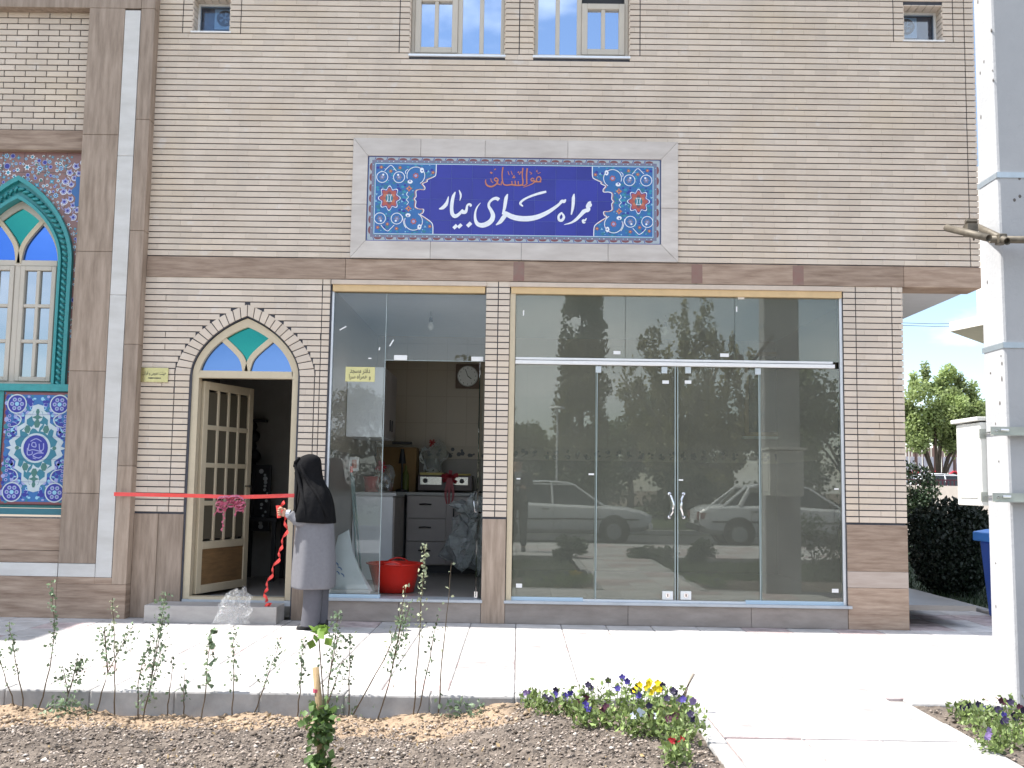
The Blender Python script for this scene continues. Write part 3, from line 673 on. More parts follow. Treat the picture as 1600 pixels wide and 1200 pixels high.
# ================================================================ THE CALLIGRAPHY SIGN
sgn = thing('tile_sign', 'blue calligraphy tile sign in a pale stone border above the shopfront', 'sign', (-.07, 0, 3.86))
SX0, SX1, SZ0, SZ1 = -1.435, 1.282, 3.462, 4.262
OX0, OX1, OZ0, OZ1 = -1.58, 1.445, 3.297, 4.433
def bslab(pts, t): recalc(bevel(MB().prism(pts, -.022, .02, t).build('border_stone', SIGNSTONE, sgn), .002, 1))
e = .0012
xs = [OX0, -.95, -.35, .42, OX1]
for i in range(4):
    a, b = xs[i], xs[i+1]
    bslab([(a+e, OZ1), (b-e, OZ1), ((b-e) if i < 3 else SX1+.005, SZ1+.003), ((a+e) if i > 0 else SX0-.005, SZ1+.003)], random.random())
xs = [OX0, -.84, .0, .80, OX1]
for i in range(4):
    a, b = xs[i], xs[i+1]
    bslab([(a+e, OZ0), (b-e, OZ0), ((b-e) if i < 3 else SX1+.005, SZ0-.003), ((a+e) if i > 0 else SX0-.005, SZ0-.003)], random.random())
for a, b, c, d in ((OZ0+e, 3.80, SZ0-.002, 3.80), (3.803, OZ1-e, 3.803, SZ1+.002)):
    bslab([(OX0, a), (OX0, b), (SX0-.005-e, d), (SX0-.005-e, c)], random.random()); bslab([(OX1, a), (OX1, b), (SX1+.005+e, d), (SX1+.005+e, c)], random.random())
tilem = mat('tile_glaze_blue', (.022, .028, .27), .3, var=.10, scale=4, tone=.12)
MB().box(SX0-.003, SX1+.003, .0, .018, SZ0-.002, SZ1+.002).build('grout', P_LBLUE, sgn)
nx, nz_ = 14, 4
for i in range(nx):
    for j in range(nz_):
        xa = SX0+(SX1-SX0)*i/nx; xb = SX0+(SX1-SX0)*(i+1)/nx; za = SZ0+(SZ1-SZ0)*j/nz_; zb = SZ0+(SZ1-SZ0)*(j+1)/nz_
        MB().cbox(xa+.0008, xb-.0008, -.008, .0, za+.0008, zb-.0008, .001, random.random()).build('tile', tilem, sgn)
pr = {k: MB() for k in 'lblue white grey maroon turq blue dteal navy red orange yellow lilac pale'.split()}
def L_(n): return -.0088-.0008*n
# border bands
def frame_band(key, ins, w, lv):
    x0, x1, z0, z1 = SX0+ins+w/2, SX1-ins-w/2, SZ0+ins+w/2, SZ1-ins-w/2
    for z in (z0, z1): pr[key].stroke([(x0-w/2, z), (x1+w/2, z)], w, L_(lv))
    for x in (x0, x1): pr[key].stroke([(x, z0+w/2), (x, z1-w/2)], w, L_(lv))
frame_band('navy', 0, .005, 0); frame_band('pale', .005, .029, 0); frame_band('grey', .034, .026, 0); frame_band('turq', .060, .006, 0); frame_band('white', .066, .004, 0)
n = 24
for i in range(n):
    x = SX0+.05+(SX1-SX0-.1)*(i+.5)/n
    for z, s_ in ((SZ0+.033, -1), (SZ1-.033, 1)):
        pr['maroon'].poly([(x+.038*math.cos(R(a)), z+s_*.02*math.sin(R(a))) for a in range(0, 181, 30)], L_(1)); pr['navy'].stroke([(x-.046, z), (x-.036, z+s_*.024)], .006, L_(1))
        pr['white'].disc(x+.02, z-s_*.013, .005, L_(2), 5); pr['lblue'].disc(x-.02, z-s_*.013, .005, L_(2), 5)
for i in range(7):
    z = SZ0+.05+(SZ1-SZ0-.1)*(i+.5)/7
    for x, s_ in ((SX0+.033, -1), (SX1-.033, 1)):
        pr['maroon'].poly([(x+s_*.02*math.sin(R(a)), z+.038*math.cos(R(a))) for a in range(0, 181, 30)], L_(1)); pr['lblue'].disc(x-s_*.013, z+.02, .005, L_(2), 5)
# corner gardens, drawn once on the left and mirrored
cxs = (SX0+SX1)/2; IN = .070
def sp(u, v):      # reading of the left garden on a 150..910 x 200..1015 sheet
    return (SX0+IN+(u-152)/(905-152)*.560, SZ1-IN-(v-205)/(1012-205)*(SZ1-SZ0-2*IN))
edge = [(908, 205), (905, 320), (880, 350), (800, 385), (800, 405), (742, 432), (770, 470), (765, 500), (700, 500), (662, 520), (665, 580), (645, 610), (665, 640), (660, 700), (700, 725), (762, 730), (755, 770), (725, 790), (790, 830), (850, 870), (880, 910), (885, 1012)]
SC = .56/753
for sg in (0, 1):
    def Q(u, v): x, z = sp(u, v); return (x, z) if sg == 0 else (2*cxs-x, z)
    pr['blue'].poly([Q(152, 205)]+[Q(*p) for p in edge]+[Q(152, 1012)], L_(0))
    rr = random.Random(3)
    for _ in range(420):
        u, v = rr.uniform(165, 860), rr.uniform(215, 1000)
        if u > 640 and 400 < v < 830: continue
        if u > 730 and (v > 350 and v < 870): continue
        key = rr.choice(['dteal', 'turq', 'turq', 'navy', 'dteal', 'blue', 'lblue']); s_ = rr.uniform(8, 24)*SC*(.45 if key == 'lblue' else 1)
        x, z = Q(u, v); pr[key].disc(x, z, s_, -.0096-.00004*(_ % 8), 7, s_*rr.uniform(.4, 1), rr.uniform(0, 3))
    pr['white'].stroke([Q(*p) for p in edge], [.008]*2, L_(2.4)); pr['orange'].stroke([Q(u-13, v) for u, v in edge[2:-2]], [.0055]*2, L_(2.5))
    for cu, cv, rad in ((235, 360, 70), (445, 360, 70), (220, 840, 70), (430, 840, 70)):
        x, z = Q(cu, cv); pr['blue'].disc(x, z, rad*SC, L_(2), 18); pr['grey'].star(x, z, 45*SC, 25*SC, L_(2.5), 6); pr['white'].ring(x, z, rad*SC, .0065, L_(3)); pr['lilac'].disc(x, z, 15*SC, L_(3), 6)
        pr['white'].disc(x+(12 if cu < 300 else -12)*SC*(1 if sg == 0 else -1), z+(30 if cv < 600 else -30)*SC, 14*SC, L_(3.1), 7)
    for cu, cv, a0, a1 in ((655, 340, -60, 200), (640, 870, 160, 420)):
        x, z = Q(cu, cv); pr['blue'].disc(x, z, 95*SC, L_(2), 20); pr['red'].star(x, z, 42*SC, 28*SC, L_(3), 7); pr['lilac'].disc(x, z, 20*SC, L_(3.2), 7)
        pr['white'].ring(x, z, 112*SC, .0065, L_(3), *((a0, a1) if sg == 0 else (180-a1, 180-a0)))
        d = 1 if sg == 0 else -1; q2 = 1 if cv < 600 else -1
        pr['white'].disc(x+d*75*SC, z+q2*70*SC, 26*SC, L_(3.1), 7, 36*SC); pr['navy'].disc(x+d*78*SC, z+q2*66*SC, 10*SC, L_(3.4), 6)
        pr['white'].disc(x-d*70*SC, z-q2*78*SC, 34*SC, L_(3.1), 7, 26*SC); pr['navy'].disc(x-d*72*SC, z-q2*70*SC, 11*SC, L_(3.4), 6)
    x, z = Q(330, 605)
    gear = lambda r_, k_: [(x+r_*(1+.16*math.cos(8*a))*math.cos(a)*.95, z+r_*(1+.16*math.cos(8*a))*math.sin(a)*1.08) for a in [2*math.pi*i/64 for i in range(64)]]
    pr['white'].poly(gear(130*SC, 0), L_(2.5)); pr['navy'].poly(gear(120*SC, 0), L_(2.8)); pr['red'].poly(gear(108*SC, 0), L_(3.1)); pr['maroon'].disc(x, z+62*SC, 24*SC, L_(3.4), 8); pr['maroon'].disc(x, z-62*SC, 24*SC, L_(3.4), 8)
    pr['orange'].disc(x+50*SC, z+34*SC, 22*SC, L_(3.35), 6); pr['orange'].disc(x-50*SC, z+34*SC, 22*SC, L_(3.36), 6); pr['orange'].disc(x+50*SC, z-34*SC, 22*SC, L_(3.35), 6); pr['orange'].disc(x-50*SC, z-34*SC, 22*SC, L_(3.36), 6)
    pr['dteal'].disc(x, z, 48*SC, L_(3.6), 12, 56*SC)
    for dx in (-18, 18): pr['white'].stroke([(x+dx*SC*1.7, z+46*SC), (x+dx*SC, z+20*SC), (x+dx*SC, z-20*SC), (x+dx*SC*1.7, z-46*SC)], .006, L_(4))
    for dz in (-40, 40): pr['white'].stroke([(x-28*SC, z+dz*SC), (x+28*SC, z+dz*SC)], .004, L_(4))
    for pts in (([265, 285], [300, 250], [340, 222], [380, 255], [410, 290]), ([235, 915], [270, 955], [320, 985], [360, 955], [400, 915]), ([530, 320], [525, 290], [555, 265]), ([500, 810], [520, 900], [550, 950]),
                ([560, 530], [545, 560], [570, 590], [545, 620], [570, 650], [550, 680])):
        pr['white'].stroke([Q(*p) for p in pts], .006, L_(3))
    for cu, cv in ((220, 245), (455, 250), (340, 290), (195, 945), (430, 955), (315, 905), (870, 300), (845, 925)):
        x, z = Q(cu, cv); pr['red'].star(x, z, 28*SC, 15*SC, L_(3), 5); pr['yellow'].disc(x, z, 8*SC, L_(3.4), 6)
    for cu, cv in ((575, 490), (572, 722)):
        x, z = Q(cu, cv); pr['orange'].star(x, z, 42*SC, 24*SC, L_(3), 4); pr['navy'].disc(x, z, 11*SC, L_(3.4), 6); pr['yellow'].disc(x-15*SC, z, 9*SC, L_(3.4), 6)
    for cu, cv in ((500, 560), (490, 640), (165, 640), (810, 290), (785, 930), (170, 560)):
        x, z = Q(cu, cv); pr['lblue'].star(x, z, 20*SC, 8*SC, L_(3), 3, cu)
pat = flush(pr, sgn, 'floral_pattern')
# faint lines between the tiles over the printed field
mb = MB()
for i in range(1, nx): x = SX0+(SX1-SX0)*i/nx; mb.box(x-.0009, x+.0009, -.0091, -.008, SZ0+.07, SZ1-.07)
for j in range(1, nz_): z = SZ0+(SZ1-SZ0)*j/nz_; mb.box(SX0+.07, SX1-.07, -.0090, -.008, z-.0009, z+.0009)
mb.build('grout_line', mat('pale_grout', (.10, .14, .42), .6), sgn)
# the lettering
def CW_(u, v): return at(660+u/5.333, 240+v/5.333, 0)
K = 1/5.333/FPX*CAMD*1.22
def pen(mb, pts, w, y=L_(3.5)): mb.stroke([CW_(*p) for p in pts], [q*K for q in (w if isinstance(w, (list, tuple)) else [w, w])], y)
def dot(mb, u, v, r, y=L_(3.5)):
    x, z = CW_(u, v); mb.poly([(x-r*K, z-.2*r*K), (x+.2*r*K, z+r*K), (x+r*K, z+.2*r*K), (x-.2*r*K, z-r*K)][::-1], y)
w = MB()
pen(w, [(1402, 402), (1388, 418), (1400, 428), (1390, 440), (1368, 432)], [12, 20, 22, 14]); pen(w, [(1385, 405), (1372, 440), (1385, 462), (1372, 478), (1350, 476)], [6, 22, 26, 20])
pen(w, [(1375, 470), (1345, 485), (1320, 512), (1280, 552), (1235, 580), (1180, 594)], [20, 30, 24, 20, 12, 3])
pen(w, [(1366, 540), (1356, 558), (1338, 560), (1342, 578), (1358, 576)], [4, 12, 18, 14, 6])
pen(w, [(1264, 338), (1258, 372), (1256, 420), (1250, 465), (1240, 512)], [6, 22, 22, 18, 8])
pen(w, [(1166, 494), (1146, 508), (1134, 530), (1140, 556), (1162, 558), (1178, 535), (1172, 512), (1158, 498)], [10, 16, 16, 18, 20, 18, 14, 8])
pen(w, [(1194, 384), (1180, 402), (1162, 400), (1140, 424), (1100, 455), (1040, 494), (960, 530), (880, 545), (800, 542), (740, 526), (690, 500), (672, 505)], [8, 24, 22, 18, 22, 28, 34, 38, 38, 36, 30, 20])
pen(w, [(700, 505), (672, 540), (648, 572), (612, 598)], [26, 30, 26, 4])
pen(w, [(1032, 320), (990, 330), (930, 348), (870, 372), (832, 396), (816, 420), (838, 442)], [14, 18, 16, 14, 15, 18, 8])
pen(w, [(711, 340), (698, 372), (690, 420), (682, 465), (668, 510)], [6, 24, 24, 20, 10])
pen(w, [(638, 388), (618, 376), (588, 382), (560, 408), (553, 440), (572, 475), (588, 515), (578, 555), (545, 585), (500, 600), (462, 590), (442, 555), (440, 500), (456, 450), (484, 414)], [26, 24, 18, 16, 18, 24, 30, 34, 36, 34, 28, 20, 14, 10, 3])
pen(w, [(275, 322), (258, 360), (248, 410), (244, 460), (250, 505), (272, 524), (300, 512), (326, 486), (340, 470)], [6, 22, 24, 24, 26, 28, 22, 18, 16])
pen(w, [(330, 492), (356, 490), (368, 468), (374, 436), (392, 424), (404, 434), (396, 444)], [22, 26, 18, 14, 16, 16, 8])
pen(w, [(306, 306), (318, 338), (320, 362), (312, 396)], [4, 14, 12, 3])
pen(w, [(218, 358), (210, 395), (196, 428), (168, 455), (138, 464)], [3, 16, 26, 24, 4])
dot(w, 390, 594, 22); dot(w, 274, 612, 20); dot(w, 312, 606, 20)
w.build('white_lettering', P_WHITE, sgn)
o_ = MB(); yo = L_(3.5)
for pts, ww in (([(985, 205), (972, 195), (955, 205), (950, 228), (968, 238), (986, 226), (985, 205)], 8), ([(950, 232), (935, 238), (990, 238)], 8), ([(930, 215), (915, 208), (904, 220), (915, 232), (930, 226), (928, 245), (900, 262), (840, 284)], [8, 8, 9, 4]),
                ([(874, 125), (868, 180), (870, 250)], [10, 9]), ([(838, 122), (832, 180), (838, 240), (828, 264), (790, 268), (740, 262), (700, 266), (672, 250), (664, 180), (672, 116)], [9, 8, 9, 10, 10, 10, 9, 8, 9]),
                ([(800, 262), (798, 232)], 7), ([(775, 262), (772, 228)], 7), ([(748, 262), (745, 232)], 7), ([(812, 262), (850, 268), (875, 250)], 7), ([(655, 268), (660, 235)], 6),
                ([(648, 262), (620, 250), (632, 222), (612, 205), (600, 218), (612, 232), (632, 226)], 8), ([(630, 240), (610, 262), (575, 278), (540, 268), (526, 240), (530, 218)], [8, 10, 12, 9, 4]),
                ([(590, 245), (575, 235), (570, 210)], 5), ([(712, 150), (724, 182)], 5), ([(738, 148), (750, 180)], 5), ([(892, 155), (912, 168), (900, 175)], 5), ([(958, 140), (950, 152), (962, 156)], 5), ([(960, 170), (985, 160)], 4)):
    pen(o_, pts, ww)
for u, v in ((570, 160), (606, 134), (800, 158), (820, 158), (810, 172), (757, 202), (768, 202), (762, 190), (578, 165)): dot(o_, u, v, 7)
o_.build('orange_lettering', P_ORANGE, sgn)

# ================================================================ small signs with type
FORMS = dict(zip('ابتجدرسفموهیقنعئ', [(0xFE8D, 0xFE8E), (0xFE8F, 0xFE90, 0xFE91, 0xFE92), (0xFE95, 0xFE96, 0xFE97, 0xFE98), (0xFE9D, 0xFE9E, 0xFE9F, 0xFEA0), (0xFEA9, 0xFEAA), (0xFEAD, 0xFEAE),
     (0xFEB1, 0xFEB2, 0xFEB3, 0xFEB4), (0xFED1, 0xFED2, 0xFED3, 0xFED4), (0xFEE1, 0xFEE2, 0xFEE3, 0xFEE4), (0xFEED, 0xFEEE), (0xFEE9, 0xFEEA, 0xFEEB, 0xFEEC), (0xFBFC, 0xFBFD, 0xFBFE, 0xFBFF),
     (0xFED5, 0xFED6, 0xFED7, 0xFED8), (0xFEE5, 0xFEE6, 0xFEE7, 0xFEE8), (0xFEC9, 0xFECA, 0xFECB, 0xFECC), (0xFE89, 0xFE8A, 0xFE8B, 0xFE8C)]))
def shape_fa(s):
    out = []
    for i, ch in enumerate(s):
        if ch not in FORMS: out.append(ch); continue
        f = FORMS[ch]; prev = i > 0 and s[i-1] in FORMS and len(FORMS[s[i-1]]) == 4; nxt = i+1 < len(s) and s[i+1] in FORMS and len(f) == 4
        out.append(chr(f[3] if prev and nxt else f[1] if prev else f[2] if nxt else f[0]))
    return ''.join(reversed(out))
def text_mesh(name, s, x, z, y, width, height, m, parent, thick=.0):
    c = bpy.data.curves.new('t', 'FONT'); c.body = s; c.size = 1; c.offset = thick; to = bpy.data.objects.new('t', c); COL.objects.link(to)
    bpy.context.view_layer.update(); me = bpy.data.meshes.new_from_object(to.evaluated_get(bpy.context.evaluated_depsgraph_get())); bpy.data.objects.remove(to)
    if not me.vertices: return None
    xs_ = [v.co.x for v in me.vertices]; ys_ = [v.co.y for v in me.vertices]; a, b, c_, d = min(xs_), max(xs_), min(ys_), max(ys_)
    off = wloc(parent)
    for v in me.vertices: v.co = Vector((x+(v.co.x-(a+b)/2)/(b-a)*width-off.x, y-off.y, z+(v.co.y-(c_+d)/2)/(d-c_)*height-off.z))
    me.materials.clear(); me.materials.append(m); o = bpy.data.objects.new(name, me); COL.objects.link(o); o.parent = parent; return o

# ================================================================ THE GLAZING
def sticker(mb, px, py, w, h, Y):
    x, z = at(px, py, Y); mb.box(x-w/2, x+w/2, Y-.0012, Y-.0003, z-h/2, z+h/2)
GY = .05
sf = MB()   # aluminium perimeter channels of the large shopfront
X0, X1, Z0, Z1 = K1B, K2A, .205, 2.99
sf.box(X0+.055, X1-.028, GY-.012, GY+.02, Z0, Z0+.018).box(X1-.028, X1-.004, GY-.02, GY+.025, Z0, Z1)
sfo = sf.build('shopfront', ALU, bld)
MB().box(X0+.006, X0+.055, GY-.035, GY+.05, Z0, Z1).build('side_jamb', CREAM, sfo)
for a, b in ((X0+.055, .60), (2.06, X1-.03)): MB().box(a, b, GY-.016, GY+.024, Z0+.0, Z0+.03).build('bottom_channel', mat('pale_blue_alu', (.45, .58, .68), .4), sfo)
RZ = 2.368
div = [X0+.058, at(977, 500, GY)[0], at(1148, 500, GY)[0], X1-.03]
for a, b in zip(div, div[1:]): MB().box(a+.002, b-.002, GY-.005, GY+.005, RZ+.03, Z1-.002).build('transom_pane', SHOPGLASS, sfo)
mb = MB(); mb.box(X0+.06, 2.885, GY-.03, GY+.02, RZ-.028, RZ+.006); mb.box(X0+.06, 2.87, GY-.018, GY+.015, RZ+.012, RZ+.034); bevel(mb.build('sliding_rail', WHITEP, sfo), .004)
vx = [X0+.058, at(931, 750, GY)[0], at(1057, 750, GY)[0], at(1188, 750, GY)[0], X1-.03]
for i, (a, b) in enumerate(zip(vx, vx[1:])):
    MB().box(a+.004, b-.004, GY-.005+.012*(i in (1, 2)), GY+.005+.012*(i in (1, 2)), Z0+.02, RZ-.032).build('glass_door' if i in (1, 2) else 'glass_panel', SHOPGLASS, sfo)
EDGE = mat('glass_edge', (.42, .50, .50), .3)
mb = MB()
for k, x in enumerate(vx[1:4]):
    for dx in (-.006, .006) if k != 1 else (-.012, .012): mb.box(x+dx-.0028, x+dx+.0028, GY-.004, GY+.014, Z0+.02, RZ-.03)
mb.build('glass_edges', EDGE, sfo)
for i in (1, 2):
    x = vx[2]+(-.052 if i == 1 else .052); zc = at(1058, 790, GY)[1]
    mb = MB(); yy = GY+.007
    arc = [(x+(-1 if i == 1 else 1)*.03*math.sin(math.pi*t/8)*-1+(.012 if i == 2 else -.012), yy-.055*math.sin(math.pi*t/8)**.6 if 0 < t < 8 else yy, zc-.11+.22*t/8) for t in range(9)]
    mb.tube(arc, .011, 10); mb.tube([(arc[0][0], yy, zc-.105), (arc[0][0], yy-.015, zc-.105)], .017, 10); mb.tube([(arc[0][0], yy, zc+.105), (arc[0][0], yy-.015, zc+.105)], .017, 10)
    arc2 = [(a, 2*yy-b+.005, c) for a, b, c in arc]; mb.tube(arc2, .011, 10)
    smooth(mb.build('door_handle', STEEL, sfo))
    px_ = 1043 if i == 1 else 1071.5
    x, z = at(px_, 930, GY)
    lk = bevel(MB().box(x-.048, x+.048, GY-.012, GY+.03, z-.04, z+.036).build('lock_patch', WHITEP, sfo), .004)
    mb = MB(); mb.tube([(x, GY-.018, z), (x, GY-.011, z)], .020, 16); mb.build('lock_cylinder', STEEL, sfo)
    MB().box(x-.004, x+.004, GY-.0195, GY-.018, z-.012, z+.012).build('keyhole', BLACK, sfo)
for px_, py_ in ((935, 577), (1038, 578), (1075, 578), (1184, 580)):
    x, z = at(px_, py_, GY); bevel(MB().box(x-.026, x+.026, GY-.012, GY+.03, z-.032, z+.028).build('roller_clamp', mat('clamp_grey', (.55, .60, .62), .4, metal=.4), sfo), .004)
for a in ((964, 551, .065, .03), (1132, 555, .08, .032), (1158, 466, .06, .02), (818, 489, .012, .05), (1151, 483, .012, .05), (1040, 597, .06, .03), (1075, 597, .06, .03), (810, 748, .035, .012), (924, 741, .05, .016), (1064, 750, .04, .014), (811, 915, .055, .036), (1307, 764, .04, .014), (1305, 923, .06, .034)): mb = MB(); sticker(mb, *a, GY-.006); mb.build('paper_label', WHITEP, sfo)

kg = MB(); A0, A1 = GA, GB       # kitchen glazing: fixed pane on the left, transom above, open leaf on the right
GK = .06; OX = at(597, 750, GK)[0]; TZ = at(650, 563, GK)[1]
kg.box(A0+.003, A0+.022, GK-.02, GK+.02, .205, 2.99); kgo = kg.build('kitchen_glazing', ALU, bld)
MB().box(A0+.022, OX, GK-.005, GK+.005, .225, 2.985).build('glass_panel', FIXGLASS, kgo)
MB().box(OX+.003, A1-.003, GK-.005, GK+.005, TZ, 2.985).build('transom_pane', FIXGLASS, kgo)
MB().box(A0+.01, OX+.01, GK-.03, GK+.03, .205, .232).build('bottom_channel', mat('pale_blue_alu', (.45, .58, .68)), kgo)
mb = MB(); mb.box(OX-.003, OX+.001, GK-.008, GK+.008, .23, 2.98); mb.box(OX, A1-.003, GK-.006, GK+.007, TZ-.004, TZ-.001); mb.build('glass_edges', EDGE, kgo)
mb = MB()
for px_, py_, w_, h_ in ((626, 559, .12, .045), (746, 561, .11, .04)):
    x, z = at(px_, py_, GK); bevel(MB().box(x-w_/2, x+w_/2, GK-.014, GK+.014, z-h_/2, z+h_/2).build('patch_fitting', WHITEP, kgo), .003)
for u, v, a in ((536, 513, 30), (612, 536, 60), (593, 545, 80), (578, 560, 0)):
    x, z = at(u, v, GK); c_, s_ = math.cos(R(a)), math.sin(R(a)); L = .035 if a < 70 and a > 0 else .014; ww = .006
    mb = MB(); mb.add([(x-c_*L+s_*ww, GK-.0058, z-s_*L-c_*ww), (x+c_*L+s_*ww, GK-.0058, z+s_*L-c_*ww), (x+c_*L-s_*ww, GK-.0058, z+s_*L+c_*ww), (x-c_*L-s_*ww, GK-.0058, z-s_*L+c_*ww)], [(0, 1, 2, 3)]); mb.build('tape_scrap', WHITEP, kgo)
# the open glass leaf, swung in against the pillar
lx = K1A-.05
gl = MB().box(lx-.005, lx+.005, GK+.02, GK+.86, .225, TZ-.01).build('open_glass_leaf', glass('leaf_glass', (.55, .62, .6), .05), kgo)
MB().box(lx-.006, lx+.006, GK+.861, GK+.866, .225, TZ-.01).build('leaf_edge', EDGE, gl)
MB().box(lx-.014, lx+.014, GK+.02, GK+.10, .21, .27).build('leaf_pivot', STEEL, gl)
zc = at(745, 785, .6)[1]
mb = MB()
for sg in (-1, 1):
    mb.tube([(lx, GK+.60, zc-.10), (lx+sg*.045, GK+.60, zc-.09), (lx+sg*.062, GK+.60, zc), (lx+sg*.045, GK+.60, zc+.09), (lx, GK+.60, zc+.10)], .009, 8)
smooth(mb.build('leaf_handle', STEEL, gl))
# yellow sign stuck on the glass
x, z = at(563, 585, GK); ys = thing('yellow_sign', 'small yellow notice with black lettering stuck on the kitchen glass', 'sign', (x, GK-.01, z))
MB().box(x-.135, x+.135, GK-.0105, GK-.0055, z-.068, z+.068).build('plate', mat('sign_yellow', (.58, .54, .25), .5, var=.08), ys)
text_mesh('lettering', shape_fa('دفتر مسجد'), x-.002, z+.028, GK-.0112, .185, .062, P_BLACK, ys, .012)
text_mesh('lettering', shape_fa('و همراه سرا'), x-.002, z-.026, GK-.0112, .20, .056, P_BLACK, ys, .012)
x, z = at(243, 586, 0); bp_ = thing('brass_plaque', 'small brass plaque on the bricks left of the arched doorway', 'plaque', (x, -.012, z))
bevel(MB().box(x-.135, x+.12, -.014, -.003, z-.066, z+.066).build('plate', mat('brass', (.46, .41, .20), .25, metal=.75, var=.15, scale=9), bp_), .002)
text_mesh('lettering', shape_fa('هیئت عمومی و قرآنی'.replace('آ', 'ا')), x-.008, z+.012, -.0150, .215, .042, P_BLACK, bp_, .008)
mb = MB()
for k in range(9): mb.box(x-.06+k*.013, x-.052+k*.013+random.uniform(0, .004), -.0150, -.0145, z-.034-random.uniform(0, .003), z-.026+random.uniform(0, .003))
mb.build('small_print', P_BLACK, bp_)

# ================================================================ THE ROOMS
IW = mat('tiled_room_wall', (.30, .25, .195), .35, var=.06)
def tile_wall_mat():
    m = IW; n, l = m.node_tree.nodes, m.node_tree.links; b = n['Principled BSDF']
    t = n.new('ShaderNodeTexCoord'); sp_ = n.new('ShaderNodeSeparateXYZ'); l.new(t.outputs['Object'], sp_.inputs[0]); cb = n.new('ShaderNodeCombineXYZ')
    ad = n.new('ShaderNodeMath'); l.new(sp_.outputs[0], ad.inputs[0]); l.new(sp_.outputs[1], ad.inputs[1])
    l.new(ad.outputs[0], cb.inputs[0]); l.new(sp_.outputs[2], cb.inputs[1])
    br = n.new('ShaderNodeTexBrick'); br.offset = 0; br.inputs['Scale'].default_value = 1; br.inputs['Brick Width'].default_value = .25; br.inputs['Row Height'].default_value = .33; br.inputs['Mortar Size'].default_value = .004
    br.inputs['Color1'].default_value = (.36, .295, .225, 1); br.inputs['Color2'].default_value = (.35, .285, .215, 1); br.inputs['Mortar'].default_value = (.29, .235, .18, 1); l.new(cb.outputs[0], br.inputs[0]); l.new(br.outputs[0], b.inputs['Base Color'])
tile_wall_mat()
IWL = mat('tiled_lower_wall', (.17, .145, .12), .3, var=.1)
FLOORI = mat('room_floor', (.26, .24, .22), .35, var=.15, scale=3)
BY = 3.4
MB().box(GA-.05, 4.2, .225, BY, .15, .198).build('room_floor', FLOORI, bld)
mb = MB(); mb.box(GA-.05, 4.2, BY, BY+.1, 1.54, 3.08); mb.box(GA-.13, GA-.03, .225, BY, 1.54, 3.08); mb.box(XC-.32, XC-.21, .24, BY-.002, 1.54, 3.08); mb.build('room_wall', IW, bld)
mb = MB(); mb.box(GA-.05, 4.2, BY-.003, BY+.1, .15, 1.54); mb.box(GA-.13, GA-.028, .225, BY, .15, 1.54); mb.box(XC-.32, XC-.212, .24, BY-.002, .15, 1.54); mb.build('lower_room_wall', IWL, bld)
MB().box(GA-.13, 3.3, .225, BY, 3.06, 3.11).build('room_ceiling', PLASTER, bld)
mb = MB(); random.seed(4); x = GA
band = MB().box(GA-.02, 3.28, BY-.012, BY-.004, 1.545, 1.70).build('tile_border', mat('border_beige', (.30, .25, .19), .4), bld)
while x < 3.25:
    for k in range(3): mb.disc(x+random.uniform(-.03, .03), 1.60+random.uniform(-.03, .06), random.uniform(.012, .03), BY-.0125-.0003*k, 6)
    mb.stroke([(x-.03, 1.575), (x, 1.60), (x+.03, 1.575+.03*random.random())], .008, BY-.0135); x += .13
mb.build('border_flowers', mat('border_dark', (.04, .04, .045), .5), band)['kind'] = 'stuff'
# hall behind the open door
mb = MB(); mb.box(-3.5, -3.4, .225, 4.0, .16, 3.0); mb.box(-3.4, -1.9, 4.0, 4.1, .16, 3.0); mb.box(-1.98, -1.885, .225, 4.0, .16, 3.0); mb.box(-3.4, -2.50, 2.3, 2.4, .16, 3.0); mb.build('hall_wall', DARKWALL, bld)
MB().box(-3.4, -1.98, .225, 4.0, .13, .166).build('hall_floor', FLOORI, bld)
MB().box(-3.5, -1.885, .225, 4.1, 3.0, 3.05).build('hall_ceiling', PLASTER, bld)
def at3(px, py, Y): x, z = at(px, py, Y); return Vector((x, Y, z))
# things in the hall
x, z = at(392, 697, 2.2); t = thing('wall_sculpture', 'black carved ornament hanging on the hall wall inside the open doorway', 'ornament', (x, 2.25, z))
mb = MB(); random.seed(8)
for k in range(5): mb.ball((x+random.uniform(-.03, .03), 2.22, z-.22+.11*k), .085, 9, 7, (1, .6, .9))
mb.box(x-.09, x+.16, 2.14, 2.3, z+.27, z+.30); smooth(mb.build('carving', BLACK, t))
x, z = at(407, 778, 1.95); t = thing('framed_picture', 'tall dark frame with pale flowers standing in the hall', 'picture', (x, 1.95, z))
mb = MB(); mullion_frame(mb, x-.09, x+.11, z-.36, z+.36, .025, 1.93, 1.97); mb.build('frame', BLACK, t)
MB().box(x-.065, x+.085, 1.945, 1.965, z-.335, z+.335).build('backing', mat('dark_felt', (.02, .02, .022), .8), t)
mb = MB()
for k in range(16): mb.disc(x+.035+random.uniform(-.04, .04), z-.31+.04*k, random.uniform(.012, .028), 1.9445-.0002*k, 7)
mb.build('pale_flowers', mat('pale_flower', (.4, .42, .42), .5), t)
x, z = at(400, 860, 1.8); t = thing('hall_table', 'dark narrow table against the hall wall behind the door leaf', 'table', (x, 1.9, .166))
MB().box(x-.2, x+.22, 1.75, 2.25, .80, .84).build('tabletop', BLACK, t)
for dx, dy in ((-.17, 1.78), (.19, 1.78), (-.17, 2.2), (.19, 2.2)): MB().box(x+dx-.02, x+dx+.02, dy-.02, dy+.02, .166, .80).build('leg', BLACK, t)
